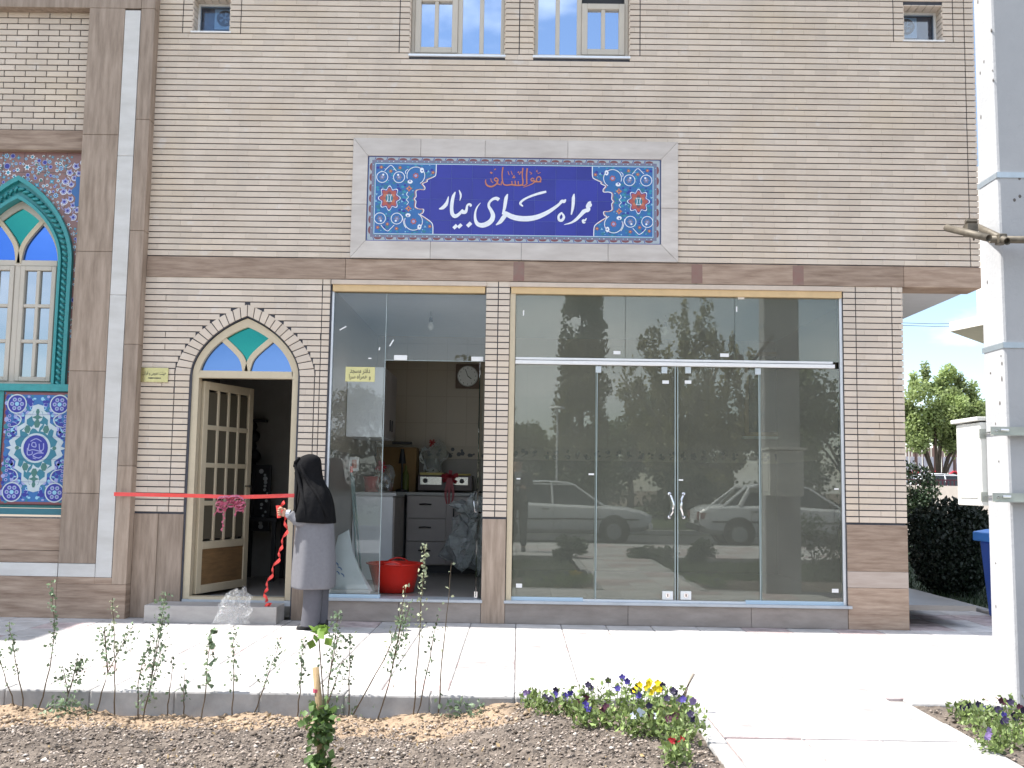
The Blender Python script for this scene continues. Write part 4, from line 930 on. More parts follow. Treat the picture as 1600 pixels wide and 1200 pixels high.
# kitchen
CABW = mat('cabinet_white', (.80, .82, .84), .35, var=.03); CABG = mat('cabinet_grey', (.34, .30, .285), .45, var=.06)
def cab_at(px, py, Y): return at(px, py, Y)
t = thing('wall_cabinet', 'white wall cabinet hung high on the left kitchen wall', 'cabinet', (-1.72, 1.5, 1.7))
xa, xb = GA-.025, -1.40; zb_, zt_ = 1.70, 2.42
bevel(MB().box(xa, xb, 1.2, 2.2, zb_, zt_).build('cabinet_body', CABW, t), .004)
for k in range(2): bevel(MB().box(xb+.002, xb+.018, 1.205+.5*k, 1.695+.5*k, zb_+.005, zt_-.005).build('cabinet_door', CABG, t), .003)
for k in range(2): MB().tube([(xb+.03, 1.62+.16*k, zb_+.08), (xb+.03, 1.62+.16*k, zb_+.2)], .007, 6).build('handle', BLACK, t)
t = thing('side_counter', 'white kitchen counter unit along the left wall with its end panel facing the glass', 'counter', (-1.56, 2.2, .2))
bevel(MB().box(GA-.02, -1.335, 1.75, BY-.01, .20, 1.09).build('end_panel', CABW, t), .004)
bevel(MB().box(GA-.02, -1.30, 1.73, BY-.01, 1.092, 1.13).build('worktop', mat('worktop_pale', (.55, .56, .56), .3), t), .005)
for k in range(2): bevel(MB().box(-1.334, -1.316, 1.76+.46*k, 2.20+.46*k, .28, 1.08).build('cupboard_door', CABG, t), .003)
t = thing('drawer_counter', 'grey kitchen counter with three drawers below the stove', 'counter', (-.85, 3.0, .2))
cx0, cx1 = -1.29, -.36
bevel(MB().box(cx0, cx1, 2.72, BY-.01, .29, 1.09).build('counter_body', CABG, t), .003)
MB().box(cx0+.02, cx1, 2.78, BY-.02, .198, .29).build('plinth', BLACK, t)
bevel(MB().box(cx0-.01, cx1+.02, 2.69, BY-.01, 1.092, 1.13).build('worktop', mat('worktop_grey', (.30, .29, .28), .3), t), .004)
for k in range(3):
    z = .30+.265*k
    d = bevel(MB().box(cx0+.01, -.83, 2.70, 2.718, z, z+.255).build('drawer', CABG, t), .004)
    MB().tube([(-1.14, 2.685, z+.16), (-1.07, 2.672, z+.165), (-1.0, 2.685, z+.16)], .009, 6).build('handle', BLACK, d)
d = bevel(MB().box(-.825, cx1-.01, 2.70, 2.718, .30, 1.08).build('cupboard_door', CABG, t), .004)
MB().tube([(-.74, 2.68, .85), (-.74, 2.675, .95)], .009, 6).build('handle', BLACK, d)
t = thing('gas_stove', 'two-burner table stove on the grey counter tied with a dark red bow', 'stove', (-.75, 3.0, 1.13))
sx0, sx1 = at(653, 740, 2.8)[0], at(738, 740, 2.8)[0]
bevel(MB().box(sx0, sx1, 2.8, 3.25, 1.15, 1.33).build('stove_body', mat('stove_dark', (.05, .03, .03), .35), t), .006)
for a, b in ((sx0+.03, sx0+.28), (sx1-.24, sx1-.05)):
    MB().box(a, b, 2.79, 2.801, 1.22, 1.31).build('control_panel', STEEL, t); x = a+.06 if a < sx0+.1 else b-.07; MB().tube([(x, 2.775, 1.265), (x, 2.79, 1.265)], .028, 12).build('knob', BLACK, t)
MB().box(sx0+.02, sx0+.30, 2.85, 3.2, 1.331, 1.36).build('stove_lid', mat('lid_yellow', (.50, .40, .12), .5), t)
for k in range(2):
    mb = MB(); mb.tube([(sx0+.45+k*.0, 2.95+.14*k, 1.34), (sx1-.03, 2.95+.14*k, 1.345)], .012, 6); mb.build('burner_grid', P_YEL, t)
def bow(name, c, s_, m, parent, n=7, seed=1):
    rr = random.Random(seed); mb = MB()
    for k in range(n):
        a = 2*math.pi*k/n+rr.uniform(-.2, .2); d = Vector((math.cos(a), rr.uniform(-.5, .1), math.sin(a)*.75)); d.normalize(); s0, s_ = s_, s_*rr.uniform(.55, 1.1); w_ = Vector((-d.z, 0, d.x))*s_*.22; c_ = Vector(c); f = Vector((0, -s_*.35, 0))
        L_p = [c_, c_+d*s_*.5+f, c_+d*s_, c_+d*s_*.55-f*.3, c_]; ring = []
        for p in L_p: ring.append([p-w_*(.35 if p == c_ else 1), p+w_*(.35 if p == c_ else 1)])
        mb.loft([[tuple(q) for q in r_] for r_ in ring], False, close=False); s_ = s0
    o = mb.build(name, m, parent); return o
DRED = mat('dark_red_ribbon', (.26, .02, .03), .4, var=.2)
sx = at(703, 740, 2.75)[0]
bow('bow', (sx, 2.75, 1.30), .11, DRED, t, 9, 2)
mb = MB()
for dx in (-.03, .0, .035): mb.stroke([(sx+dx*.3, 1.30), (sx+dx, 1.2), (sx+dx*1.4, 1.10), (sx+dx*.8, 1.0)], [.03, .03, .015], 2.68)
mb.build('bow_tail', DRED, t)
x, z = at(731, 588, BY-.03); t = thing('wall_clock', 'round white clock in a brown square frame on the kitchen back wall', 'clock', (x, BY-.02, z))
bevel(MB().box(x-.15, x+.15, BY-.045, BY-.003, z-.15, z+.15).build('frame', mat('clock_brown', (.10, .06, .04), .5, var=.3, scale=40), t), .01)
MB().tube([(x, BY-.06, z), (x, BY-.045, z)], .128, 32).build('rim', mat('rim_grey', (.4, .4, .38), .3), t)
MB().tube([(x, BY-.063, z), (x, BY-.060, z)], .118, 32).build('dial', WHITEP, t)
mb = MB()
for k in range(12): a = k*math.pi/6; mb.disc(x+.1*math.cos(a), z+.1*math.sin(a), .006, BY-.0635, 6)
mb.stroke([(x, z), (x+.045, z-.035)], .010, BY-.0645); mb.stroke([(x, z), (x-.03, z+.085)], .007, BY-.065); mb.build('hands', P_BLACK, t)
def bulb(px, py, Y, label):
    x, z = at(px, py, Y); t = thing('light_bulb', label, 'light bulb', (x, Y, z))
    mb = MB(); mb.tube([(x, Y, z+.07), (x, Y, 3.06)], .004, 5); mb.build('cord', BLACK, t)
    MB().lathe([(.018, .03), (.02, .05), (.016, .08), (.004, .085)], (x, Y, z), 12).build('socket', BLACK, t)
    smooth(MB().lathe([(.002, -.06), (.022, -.05), (.033, -.025), (.03, 0), (.018, .03)], (x, Y, z), 16).build('glass_bulb', mat('bulb_glass', (.75, .76, .74), .2), t))
bulb(673, 508, 1.5, 'bare bulb hanging from the kitchen ceiling above the clock side'); bulb(1040, 515, 1.5, 'bare bulb hanging behind the large shop window')
t = thing('outlet_box', 'small white switch plate with a red neon on the left kitchen wall', 'switch', (GA-.02, 1.4, 1.4))
x, z = at(553, 725, 1.5); MB().box(x-.05, x+.05, 1.5, 1.52, z-.075, z+.075).build('plate', WHITEP, t); MB().box(x-.02, x+.03, 1.49, 1.501, z-.045, z+.045).build('switch', mat('switch_red', (.4, .12, .08), .4), t)
# on the side counter
def basin(name, label, c, r0, r1, h, m, parts=True):
    t = thing(name, label, name.split('_')[-1], c)
    prof = [(.01, .004), (r0, 0), (r0+(r1-r0)*.3, h*.35), (r1*.97, h*.93), (r1, h*.95), (r1*1.06, h*.97), (r1*1.06, h), (r1*.98, h), (r1*.93, h*.9), (r0*.97, .012), (.01, .012)]
    o = MB().lathe(prof, c, 40).build('tub' if parts else 'pail', m, t); smooth(o); recalc(o); return t
REDPL = mat('red_plastic', (.62, .022, .012), .32, var=.05, coat=.2)
x0_, z0_ = at(613, 925, .55)
t = basin('red_basin', 'large red plastic basin standing inside the open glass door', (-1.165, .62, .205), .185, .26, .27, REDPL)
mb = MB()
for a0 in (70, 250):
    pts = [( -1.165+.275*math.cos(R(a0+d)), .62+.275*math.sin(R(a0+d)), .205+.268+.03*math.sin(math.pi*(d)/40)) for d in range(0, 41, 8)]
    mb.tube(pts, .009, 8)
smooth(mb.build('handle', REDPL, t))
bx, bz = at(575, 768, 2.0)
t = basin('red_bucket', 'red plastic bucket on the white counter unit', (-1.60, 1.98, 1.131), .075, .095, .17, mat('dull_red_plastic', (.35, .02, .02), .4), False)
BAG = glass('clear_plastic', (.90, .92, .93), .0, haze=.12)
[x for x in BAG.node_tree.nodes if x.type == 'BSDF_GLOSSY'][0].inputs['Roughness'].default_value = .35
def crumple(name, label, c, size, m, seed, cat='plastic bag', n=3, amp=.35, parent=None, part=None):
    rr = random.Random(seed); bm = bmesh.new(); bmesh.ops.create_icosphere(bm, subdivisions=n, radius=1)
    ph = [(Vector((rr.gauss(0, 1), rr.gauss(0, 1), rr.gauss(0, 1))).normalized(), rr.uniform(2, 9), rr.uniform(0, 6)) for _ in range(14)]
    for v in bm.verts:
        p = v.co.copy(); d = 1
        for k, f, o in ph: d += amp/5*math.sin(f*p.dot(k)+o)
        v.co = Vector((p.x*size[0]*d, p.y*size[1]*d, max(-size[2]*.98, p.z*size[2]*d)))
    me = bpy.data.meshes.new(name); bm.to_mesh(me); bm.free(); me.materials.append(m)
    o = bpy.data.objects.new(name, me); COL.objects.link(o); o.location = c
    if parent: o.parent = parent; o.location = Vector(c)-wloc(parent)
    else: tag(o, label, cat)
    return o
crumple('gift_bag', 'clear cellophane bag gathered on the white counter beside the bucket', (-1.46, 1.98, 1.27), (.12, .12, .14), BAG, 3)
t = thing('gift_bow', 'red bow tied on the cellophane bag on the white counter', 'bow', (-1.5, 1.88, 1.40)); bow('loops', (-1.5, 1.88, 1.40), .07, DRED, t, 7, 5)
x, z = at(640, 685, 3.0); t = thing('cellophane_bow', 'red bow floating on wrapped gift behind the stove', 'bow', (x, 3.0, z))
x, z = at(677, 692, 3.2); t['label'] = 'red bow at the top of the wrapped gift behind the stove'; t.location = (x, 3.1, z); bow('loops', (x, 3.1, z), .06, mat('bow_red', (.28, .02, .02), .5), t, 6, 9)
crumple('wrapped_gift', 'gift wrapped in clear cellophane behind the stove', (x, 3.15, z-.18), (.15, .1, .19), BAG, 13, 'gift')
x, z = at(615, 710, 3.2)
tag(bevel(MB().box(-1.70, -1.22, 3.0, 3.35, 1.131, 1.66).build('cardboard_box', mat('cardboard', (.22, .13, .05), .8, var=.1), org=(-1.46, 3.17, 1.131)), .006), 'brown cardboard box standing on the counter in the back corner', 'box')
x, z = at(627, 692, 2.6); t = thing('desk_lamp', 'black lamp with a flat head standing on the back counter', 'lamp', (x, 2.6, 1.13))
mb = MB(); mb.lathe([(.07, 0), (.07, .02), (.012, .035), (.01, .5)], (x, 2.75, 1.131), 12); mb.build('stem', BLACK, t); bevel(MB().box(x-.12, x+.11, 2.68, 2.8, z-.012, z+.02).build('head', BLACK, t), .01)
MB().lathe([(.045, .33), (.02, .5)], (x, 2.75, 1.131), 12).build('collar', BLACK, t)
for i, (px_, m_, la) in enumerate(((634, (.10, .12, .03), 'dark green bottle on the counter between the lamp and the stove'),)):
    x, z = at(px_, 740, 2.9); tag(MB().lathe([(.001, 0), (.04, .0), (.04, .2), (.015, .26), (.015, .31), (.001, .31)], (x, 2.9, 1.131), 14).build('bottle', mat('bottle_green', m_, .2), org=(x, 2.9, 1.131)), la, 'bottle')
SACK = bpy.data.materials.new('sack_film'); SACK.use_nodes = True; n_, l_ = SACK.node_tree.nodes, SACK.node_tree.links; n_['Principled BSDF'].inputs['Base Color'].default_value = (.42, .45, .46, 1); n_['Principled BSDF'].inputs['Roughness'].default_value = .3
tr_ = n_.new('ShaderNodeBsdfTransparent'); mm_ = n_.new('ShaderNodeMixShader'); nq_ = n_.new('ShaderNodeTexNoise'); nq_.inputs['Scale'].default_value = 9; l_.new(nq_.outputs[0], mm_.inputs[0]); l_.new(tr_.outputs[0], mm_.inputs[2]); l_.new(n_['Principled BSDF'].outputs[0], mm_.inputs[1]); l_.new(mm_.outputs[0], n_['Material Output'].inputs[0])
crumple('plastic_sack', 'large clear plastic sack slumped in front of the grey cupboard', (-.52, 2.2, .56), (.27, .22, .36), SACK, 21, amp=.5)
crumple('plastic_sack', 'upper clear plastic sack lying over the slumped sack by the cupboard', (-.47, 2.15, .93), (.20, .16, .16), SACK, 22, amp=.8)
# leaning flat white plastic bag behind the fixed pane
x, z = at(540, 880, .25); wb = MB()
wb.loft([[(-1.70, .22, .235), (-1.34, .20, .235), (-1.33, .34, .235), (-1.70, .36, .235)], [(-1.70, .24, .42), (-1.44, .23, .42), (-1.44, .30, .42), (-1.70, .31, .42)], [(-1.69, .27, .60), (-1.52, .26, .60), (-1.52, .29, .60), (-1.69, .30, .60)], [(-1.66, .28, .74), (-1.56, .27, .80), (-1.56, .29, .80), (-1.66, .29, .74)]])
o = wb.build('white_bag', mat('white_plastic_film', (.66, .72, .74), .3, var=.05, bump=.8, bscale=9), org=(-1.5, .28, .235)); recalc(o); bevel(o, .02, 2); tag(o, 'white printed plastic bag propped behind the left kitchen pane', 'bag')
mb = MB()
for u, v, w_ in ((-1.665, .50, .02), (-1.64, .46, .026), (-1.65, .42, .018), (-1.61, .40, .022)): mb.stroke([(u, v), (u+w_, v-.012), (u+w_*1.3, v-.03)], .010, .212)
mb.build('bag_print', P_BLUE, o)
tag(bevel(MB().box(-1.70, -1.33, .12, .20, .232, .262).build('white_board', WHITEP, org=(-1.5, .16, .232)), .003), 'white plastic strip lying inside the bottom of the fixed kitchen pane', 'board')
t = thing('squeegee', 'long green-grey handled squeegee leaning in the corner behind the pane', 'squeegee', (-1.64, .9, .2))
mb = MB(); mb.tube([at3(549, 740, 1.0), at3(560, 920, .5)], .012, 8); mb.tube([at3(552, 745, 1.1), at3(566, 920, .6)], .010, 8); mb.build('handle', mat('squeegee_green', (.16, .24, .24), .4), t)
mb = MB(); p = at3(549, 738, 1.0); mb.tube([p, p+Vector((0, 0, .06))], .016, 8); mb.build('grip', REDPL, t)
# pass-through window with wooden frame in the back wall of the large room
xa, zb_ = 2.62, 1.87
t = thing('wooden_frame', 'tall wooden window frame with white sill on the back wall of the large room', 'window frame', (xa+.3, BY-.05, zb_))
xa = 2.78; WOOD = mat('pale_wood', (.36, .24, .10), .6, stretch=(1, 1, .2), scale=20, var=.25)
mb = MB(); mullion_frame(mb, xa, xa+.48, zb_, zb_+1.05, .05, BY-.08, BY-.02); mb.build('frame', WOOD, t); MB().box(xa-.02, xa+.5, BY-.10, BY-.015, zb_-.03, zb_).build('sill', WHITEP, t)
MB().box(xa+.05, xa+.43, BY-.04, BY-.035, zb_+.05, zb_+1.0).build('pane', CLEARPANE, t)

# ================================================================ GROUND
def structure(o): o['kind'] = 'structure'; return o
structure(MB().prismz([(-300, -300), (300, -300), (300, 300), (-300, 300)], -.6, -.30).build('ground', mat('earth', (.16, .125, .09), .95, var=.3, scale=.6)))
CONC = mat('kerb_concrete', (.26, .255, .25), .9, scale=6, color2=(.44, .43, .42), bump=.5, bscale=25, tone=.12)
TILEM = mat('paving_light', (.36, .34, .325), .85, scale=5, color2=(.60, .58, .57), bump=.5, bscale=22, tone=.10)
TILEP = mat('paving_pink', (.30, .235, .23), .85, scale=7, color2=(.56, .48, .47), bump=.9, bscale=18, tone=.12, sharp=.18)
pave = structure(thing('pavement', 'pale paved strip', None)); del pave['label']
BED_R = .95; P_L, P_R = .95, 2.32; KY = -3.17
mb = MB()
for a in ((-14, 16, KY+.012, .35), (3.3, 4.8, .351, 14), (P_L, P_R, -8.9, KY-.001), (-16, 18, -12.8, -8.901)): mb.box(a[0], a[1], a[2], a[3], -.29, -.022)
mb.build('paving_bed', mat('pale_grouting', (.42, .40, .38), .9, var=.2), pave)
TS = .40; tl = []
def tgrid(x0, x1, y0, y1):
    nx_ = round((x1-x0)/TS); ny_ = max(1, round((y1-y0)/TS)); dx, dy = (x1-x0)/nx_, (y1-y0)/ny_
    for i in range(nx_):
        for j in range(ny_): tl.append((x0+i*dx, x0+(i+1)*dx, y0+j*dy, y0+(j+1)*dy, i, j))
tgrid(-14, 16, KY+.16, -.0); tgrid(3.52, 4.78, .005, 12); tgrid(P_L+.1, P_R-.1, -8.85, -4.08); tgrid(P_L+.1, P_R-.1, -4.04, KY-.0); tgrid(P_L+.1, P_R-.1, KY+.002, KY+.158); tgrid(-16, 18, -12.65, -8.91)
def pink(a): return ((a[4]*2+a[5]*3) % 7 in (0, 3) and a[0] > 1.4) or (a[4]*5+a[5]*3) % 11 == 0
def tvis(a):
    cx_, cy_ = (a[0]+a[1])/2, (a[2]+a[3])/2
    return -math.hypot(cx_*.5, cy_+CAMD) if (cy_ > -4.9 and abs(cx_) < (cy_+CAMD)*.53+.3) else -999
tl.sort(key=tvis, reverse=True)
tc_ = {}; st = [MB(), MB()]; cnt = 0
for a in tl:
    w_, d_ = a[1]-a[0]-.005, a[3]-a[2]-.005; t = random.randrange(8); pk = pink(a)
    if tvis(a) > -900 and cnt < 295:
        cnt += 1; k = (round(w_, 3), round(d_, 3), t, pk)
        if k not in tc_:
            q = MB(); b_ = .006
            q.add([(0, 0, -.02), (w_, 0, -.02), (w_, d_, -.02), (0, d_, -.02), (0, 0, -b_), (w_, 0, -b_), (w_, d_, -b_), (0, d_, -b_), (b_, b_, 0), (w_-b_, b_, 0), (w_-b_, d_-b_, 0), (b_, d_-b_, 0)],
                  [(8, 9, 10, 11)]+[(i+4, (i+1) % 4+4, (i+1) % 4+8, i+8) for i in range(4)]+[(i, (i+1) % 4, (i+1) % 4+4, i+4) for i in range(4)], t/7); tc_[k] = q.mesh('paving_slab', TILEP if pk else TILEM)
        o = bpy.data.objects.new('paving_slab', tc_[k]); o.location = (a[0]+.0035, a[2]+.0035, random.uniform(-.0012, .0012)); o.parent = pave; COL.objects.link(o)
    else: st[pk].box(a[0]+.0035, a[1]-.0035, a[2]+.0035, a[3]-.0035, -.02, random.uniform(-.0012, .0012), t/7)
for s_, m_ in zip(st, (TILEM, TILEP)):
    if s_.f: s_.build('far_paving', m_, pave)['kind'] = 'stuff'
kerb = structure(thing('kerb', 'x', None)); del kerb['label']
def kb(x0, x1, y0, y1, z1=.0): bevel(MB().box(x0, x1, y0, y1, -.29, z1+random.uniform(-.004, .004), random.random()).build('kerb_stone', CONC, kerb), .012, 2)
x = -6.0
while x < P_L-.02: L = .5; kb(x+.0015, min(x+L, P_L)-.0015, KY, KY+.155); x += L
x = P_R
while x < 7: kb(x+.003, x+.497, KY, KY+.155); x += .5
y = KY
while y > -8.6:
    for xx in (P_L, P_R-.1): kb(xx, xx+.097, y-.497, y-.003, -.001)
    y -= .5
for x in range(-14, 16): kb(x+.003, x+.997, -12.95, -12.8)
for x in range(-12, 1): kb(x*.95+.003, x*.95+.95-.003, -8.9, -8.78)
y = .0
while y < 10: kb(4.8, 4.9, y+.003, y+.497, .03); y += .5
structure(MB().box(-60, 60, -20, -12.96, -.29, -.13).build('road', mat('asphalt', (.055, .055, .058), .9, var=.25, bump=.3)))
# planting beds
def bed_h(x, y):
    e_ = max(0, 1-abs(y-KY)/.35)
    h = -.125+.012*math.sin(x*5.1+y*3)+.014*math.sin(x*2.3-y*6.7)+.010*math.sin(x*13+y*9)+.03*max(0, min(1, (-y-3.6)/.5))
    m_ = max(0, min(1, (x+.35)/.45))*max(0, min(1, (y+5.0)/.6)); h += .10*m_
    return min(h, -.012)
def bed(name, x0, x1, y0, y1, m, step):
    nx_, ny_ = int((x1-x0)/step)+1, int((y1-y0)/step)+1
    xs_ = np.linspace(x0, x1, nx_); ys_ = np.linspace(y0, y1, ny_); vs = []
    for yy in ys_:
        for xx in xs_: vs.append((xx, yy, bed_h(xx, yy)+random.uniform(-.007, .007)+(.012 if random.random() < .06 else 0)))
    q = MB(); q.add(vs, [(j*nx_+i, j*nx_+i+1, (j+1)*nx_+i+1, (j+1)*nx_+i) for j in range(ny_-1) for i in range(nx_-1)])
    return structure(q.build(name, m))
SOIL = mat('soil', (.060, .046, .036), .95, scale=14, color2=(.20, .165, .135), bump=1, bscale=60)
def add_sand(m):
    n, l = m.node_tree.nodes, m.node_tree.links; b = n['Principled BSDF']; src = b.inputs['Base Color'].links[0].from_socket
    t = n.new('ShaderNodeTexCoord'); sp_ = n.new('ShaderNodeSeparateXYZ'); l.new(t.outputs['Object'], sp_.inputs[0]); nn = n.new('ShaderNodeTexNoise'); nn.inputs['Scale'].default_value = 3; l.new(t.outputs['Object'], nn.inputs[0])
    ma = n.new('ShaderNodeMath'); ma.operation = 'MULTIPLY_ADD'; ma.inputs[1].default_value = .35; l.new(nn.outputs[0], ma.inputs[0]); l.new(sp_.outputs[1], ma.inputs[2])
    mr = n.new('ShaderNodeMapRange'); mr.inputs[1].default_value = -3.47; mr.inputs[2].default_value = -3.40; l.new(ma.outputs[0], mr.inputs[0])
    mr2 = n.new('ShaderNodeMapRange'); mr2.inputs[1].default_value = .05; mr2.inputs[2].default_value = -.1; l.new(sp_.outputs[0], mr2.inputs[0])
    mu = n.new('ShaderNodeMath'); mu.operation = 'MULTIPLY'; l.new(mr.outputs[0], mu.inputs[0]); l.new(mr2.outputs[0], mu.inputs[1])
    mx_ = n.new('ShaderNodeMix'); mx_.data_type = 'RGBA'; l.new(mu.outputs[0], mx_.inputs[0]); l.new(src, mx_.inputs[6]); mx_.inputs[7].default_value = (.31, .225, .15, 1); l.new(mx_.outputs[2], b.inputs['Base Color'])
add_sand(SOIL)
bed('soil_bed', -4.2, BED_R-.002, -5.3, KY-.001, SOIL, .022)
bed('soil_bed', P_R-.002, 4.6, -5.2, KY-.001, SOIL, .035)
mb = MB(); mb.box(-14, -4.2, -8.78, KY-.001, -.29, -.12); mb.box(-4.2, BED_R-.002, -8.78, -5.29, -.29, -.09); mb.box(P_R, 12, -8.78, -5.19, -.29, -.09); mb.box(4.6, 12, -5.19, KY-.001, -.29, -.12)
structure(mb.build('soil_bed', mat('soil_far', (.06, .047, .036), .95, scale=14, color2=(.17, .135, .105))))

def cards(pts, size, name, m, parent=None, tone=None, aspect=.6, up=.0, org=None, kind=None):
    """many leaf-shaped faces (diamonds folded along the rib) at the given points"""
    pts = np.asarray(pts, float); n = len(pts); sz = np.broadcast_to(np.asarray(size, float), (n,))
    d = RNG.normal(size=(n, 3)); d[:, 2] += up; d /= np.linalg.norm(d, axis=1)[:, None]
    e_ = RNG.normal(size=(n, 3)); s_ = np.cross(d, e_); s_ /= np.linalg.norm(s_, axis=1)[:, None]; nr = np.cross(d, s_)
    off = np.array(wloc(parent)) if parent is not None else (np.array(org) if org else 0)
    p = pts-off; v = np.empty((n, 4, 3)); v[:, 0] = p; v[:, 1] = p+d*sz[:, None]*.5+s_*sz[:, None]*aspect*.5+nr*sz[:, None]*.12; v[:, 2] = p+d*sz[:, None]; v[:, 3] = p+d*sz[:, None]*.5-s_*sz[:, None]*aspect*.5+nr*sz[:, None]*.12
    me = bpy.data.meshes.new(name); me.vertices.add(4*n); me.vertices.foreach_set('co', v.reshape(-1)); me.loops.add(6*n); me.polygons.add(2*n)
    b = np.arange(n)[:, None]*4; me.loops.foreach_set('vertex_index', np.concatenate([b+0, b+1, b+2, b+0, b+2, b+3], 1).reshape(-1).astype(np.int32))
    me.polygons.foreach_set('loop_start', (np.arange(2*n)*3).astype(np.int32)); me.materials.append(m)
    a = me.attributes.new('tone', 'FLOAT', 'FACE'); tt = RNG.random(n) if tone is None else np.clip(np.asarray(tone)+RNG.normal(0, .12, n), 0, 1); a.data.foreach_set('value', np.repeat(tt, 2).astype(np.float32))
    me.update(calc_edges=True); me.validate(); o = bpy.data.objects.new(name, me); COL.objects.link(o)
    if parent is not None: o.parent = parent
    elif org: o.location = org
    if kind: o['kind'] = kind
    return o
def leafmat(name, c, trl=.25, tone=.5):
    if name in _m: return _m[name]
    m = mat(name, c, .55, var=.15, scale=3, tone=tone); n, l = m.node_tree.nodes, m.node_tree.links; b = n['Principled BSDF']
    tr = n.new('ShaderNodeBsdfTranslucent'); l.new(b.inputs['Base Color'].links[0].from_socket, tr.inputs[0]); ms = n.new('ShaderNodeMixShader'); ms.inputs[0].default_value = trl
    out = [x for x in n if x.type == 'OUTPUT_MATERIAL'][0]; l.new(b.outputs[0], ms.inputs[1]); l.new(tr.outputs[0], ms.inputs[2]); l.new(ms.outputs[0], out.inputs[0]); return m
# pebbles and clods: chips of stone strewn over the near soil
def pebbles(name, n, x0, x1, y0, y1, s0, s1, m, seed):
    r_ = np.random.default_rng(seed); P = np.empty((n, 3)); P[:, 0] = r_.uniform(x0, x1, n); P[:, 1] = r_.uniform(y0, y1, n)
    P[:, 2] = [bed_h(a, b)+.006 for a, b in P[:, :2]]
    base = np.array([(1, 0, 0), (-1, 0, 0), (0, 1, 0), (0, -1, 0), (0, 0, 1), (0, 0, -1)], float)
    s_ = s0+(s1-s0)*r_.random(n)**3; v = base[None]*s_[:, None, None]*r_.uniform(.45, 1.2, (n, 6, 1))*np.array([1, 1, .55])+r_.normal(0, .12, (n, 6, 3))*s_[:, None, None]
    th = r_.uniform(0, 6.28, n); c_, q_ = np.cos(th), np.sin(th); vx_ = v[..., 0]*c_[:, None]-v[..., 1]*q_[:, None]; vy_ = v[..., 0]*q_[:, None]+v[..., 1]*c_[:, None]; v[..., 0] = vx_; v[..., 1] = vy_; v += P[:, None]
    F = np.array([(0, 2, 4), (2, 1, 4), (1, 3, 4), (3, 0, 4), (2, 0, 5), (1, 2, 5), (3, 1, 5), (0, 3, 5)]); fi = (F[None]+np.arange(n)[:, None, None]*6).reshape(-1)
    me = bpy.data.meshes.new(name); me.vertices.add(6*n); me.vertices.foreach_set('co', v.reshape(-1)); me.loops.add(24*n); me.polygons.add(8*n); me.loops.foreach_set('vertex_index', fi.astype(np.int32))
    me.polygons.foreach_set('loop_start', (np.arange(8*n)*3).astype(np.int32)); me.materials.append(m); a = me.attributes.new('tone', 'FLOAT', 'FACE'); a.data.foreach_set('value', np.repeat(r_.random(n), 8).astype(np.float32))
    me.update(calc_edges=True); o = bpy.data.objects.new(name, me); COL.objects.link(o); o['kind'] = 'stuff'; return o
tag(pebbles('gravel', 24000, -3.3, BED_R-.02, -5.1, -3.36, .003, .016, mat('gravel_grey', (.14, .112, .092), .9, scale=4, color2=(.30, .25, .21), tone=.75), 3), 'grey brown gravel strewn over the planting bed', 'gravel')
tag(pebbles('gravel', 900, -3.3, BED_R-.02, -5.1, -3.45, .005, .022, mat('gravel_pale', (.38, .34, .30), .8, var=.25, tone=.35), 4), 'scattered pale pebbles among the grey gravel', 'gravel')
tag(pebbles('gravel', 220, -3.3, BED_R-.02, -5.1, -3.5, .012, .034, mat('clod_dark', (.085, .066, .05), .95, var=.3, tone=.5), 8), 'larger brown clods and stones on the gravel bed', 'gravel')
tag(pebbles('soil_clods', 900, -3.3, BED_R-.02, -3.62, -3.2, .006, .035, mat('sand_clod', (.31, .23, .155), .95, var=.25, tone=.3), 5), 'loose sandy clods along the kerb', 'soil')
tag(pebbles('gravel', 2500, P_R+.02, 3.6, -5.1, -3.2, .003, .018, mat('gravel_grey', (.2, .17, .15)), 6), 'gravel in the right hand flower bed', 'gravel')

P = np.column_stack([RNG.uniform(-3.2, .9, 260), RNG.uniform(-5.0, -3.25, 260), np.zeros(260)]); P[:, 2] = [bed_h(a, b)+.012 for a, b in P[:, :2]]
tag(cards(P, RNG.uniform(.012, .04, 260), 'leaf_litter', mat('dry_leaf', (.30, .21, .10), .8, var=.3, tone=.4), org=(0, -4, -.1), up=.0, aspect=.45, kind='stuff'), 'dry leaf scraps lying on the soil', 'litter')
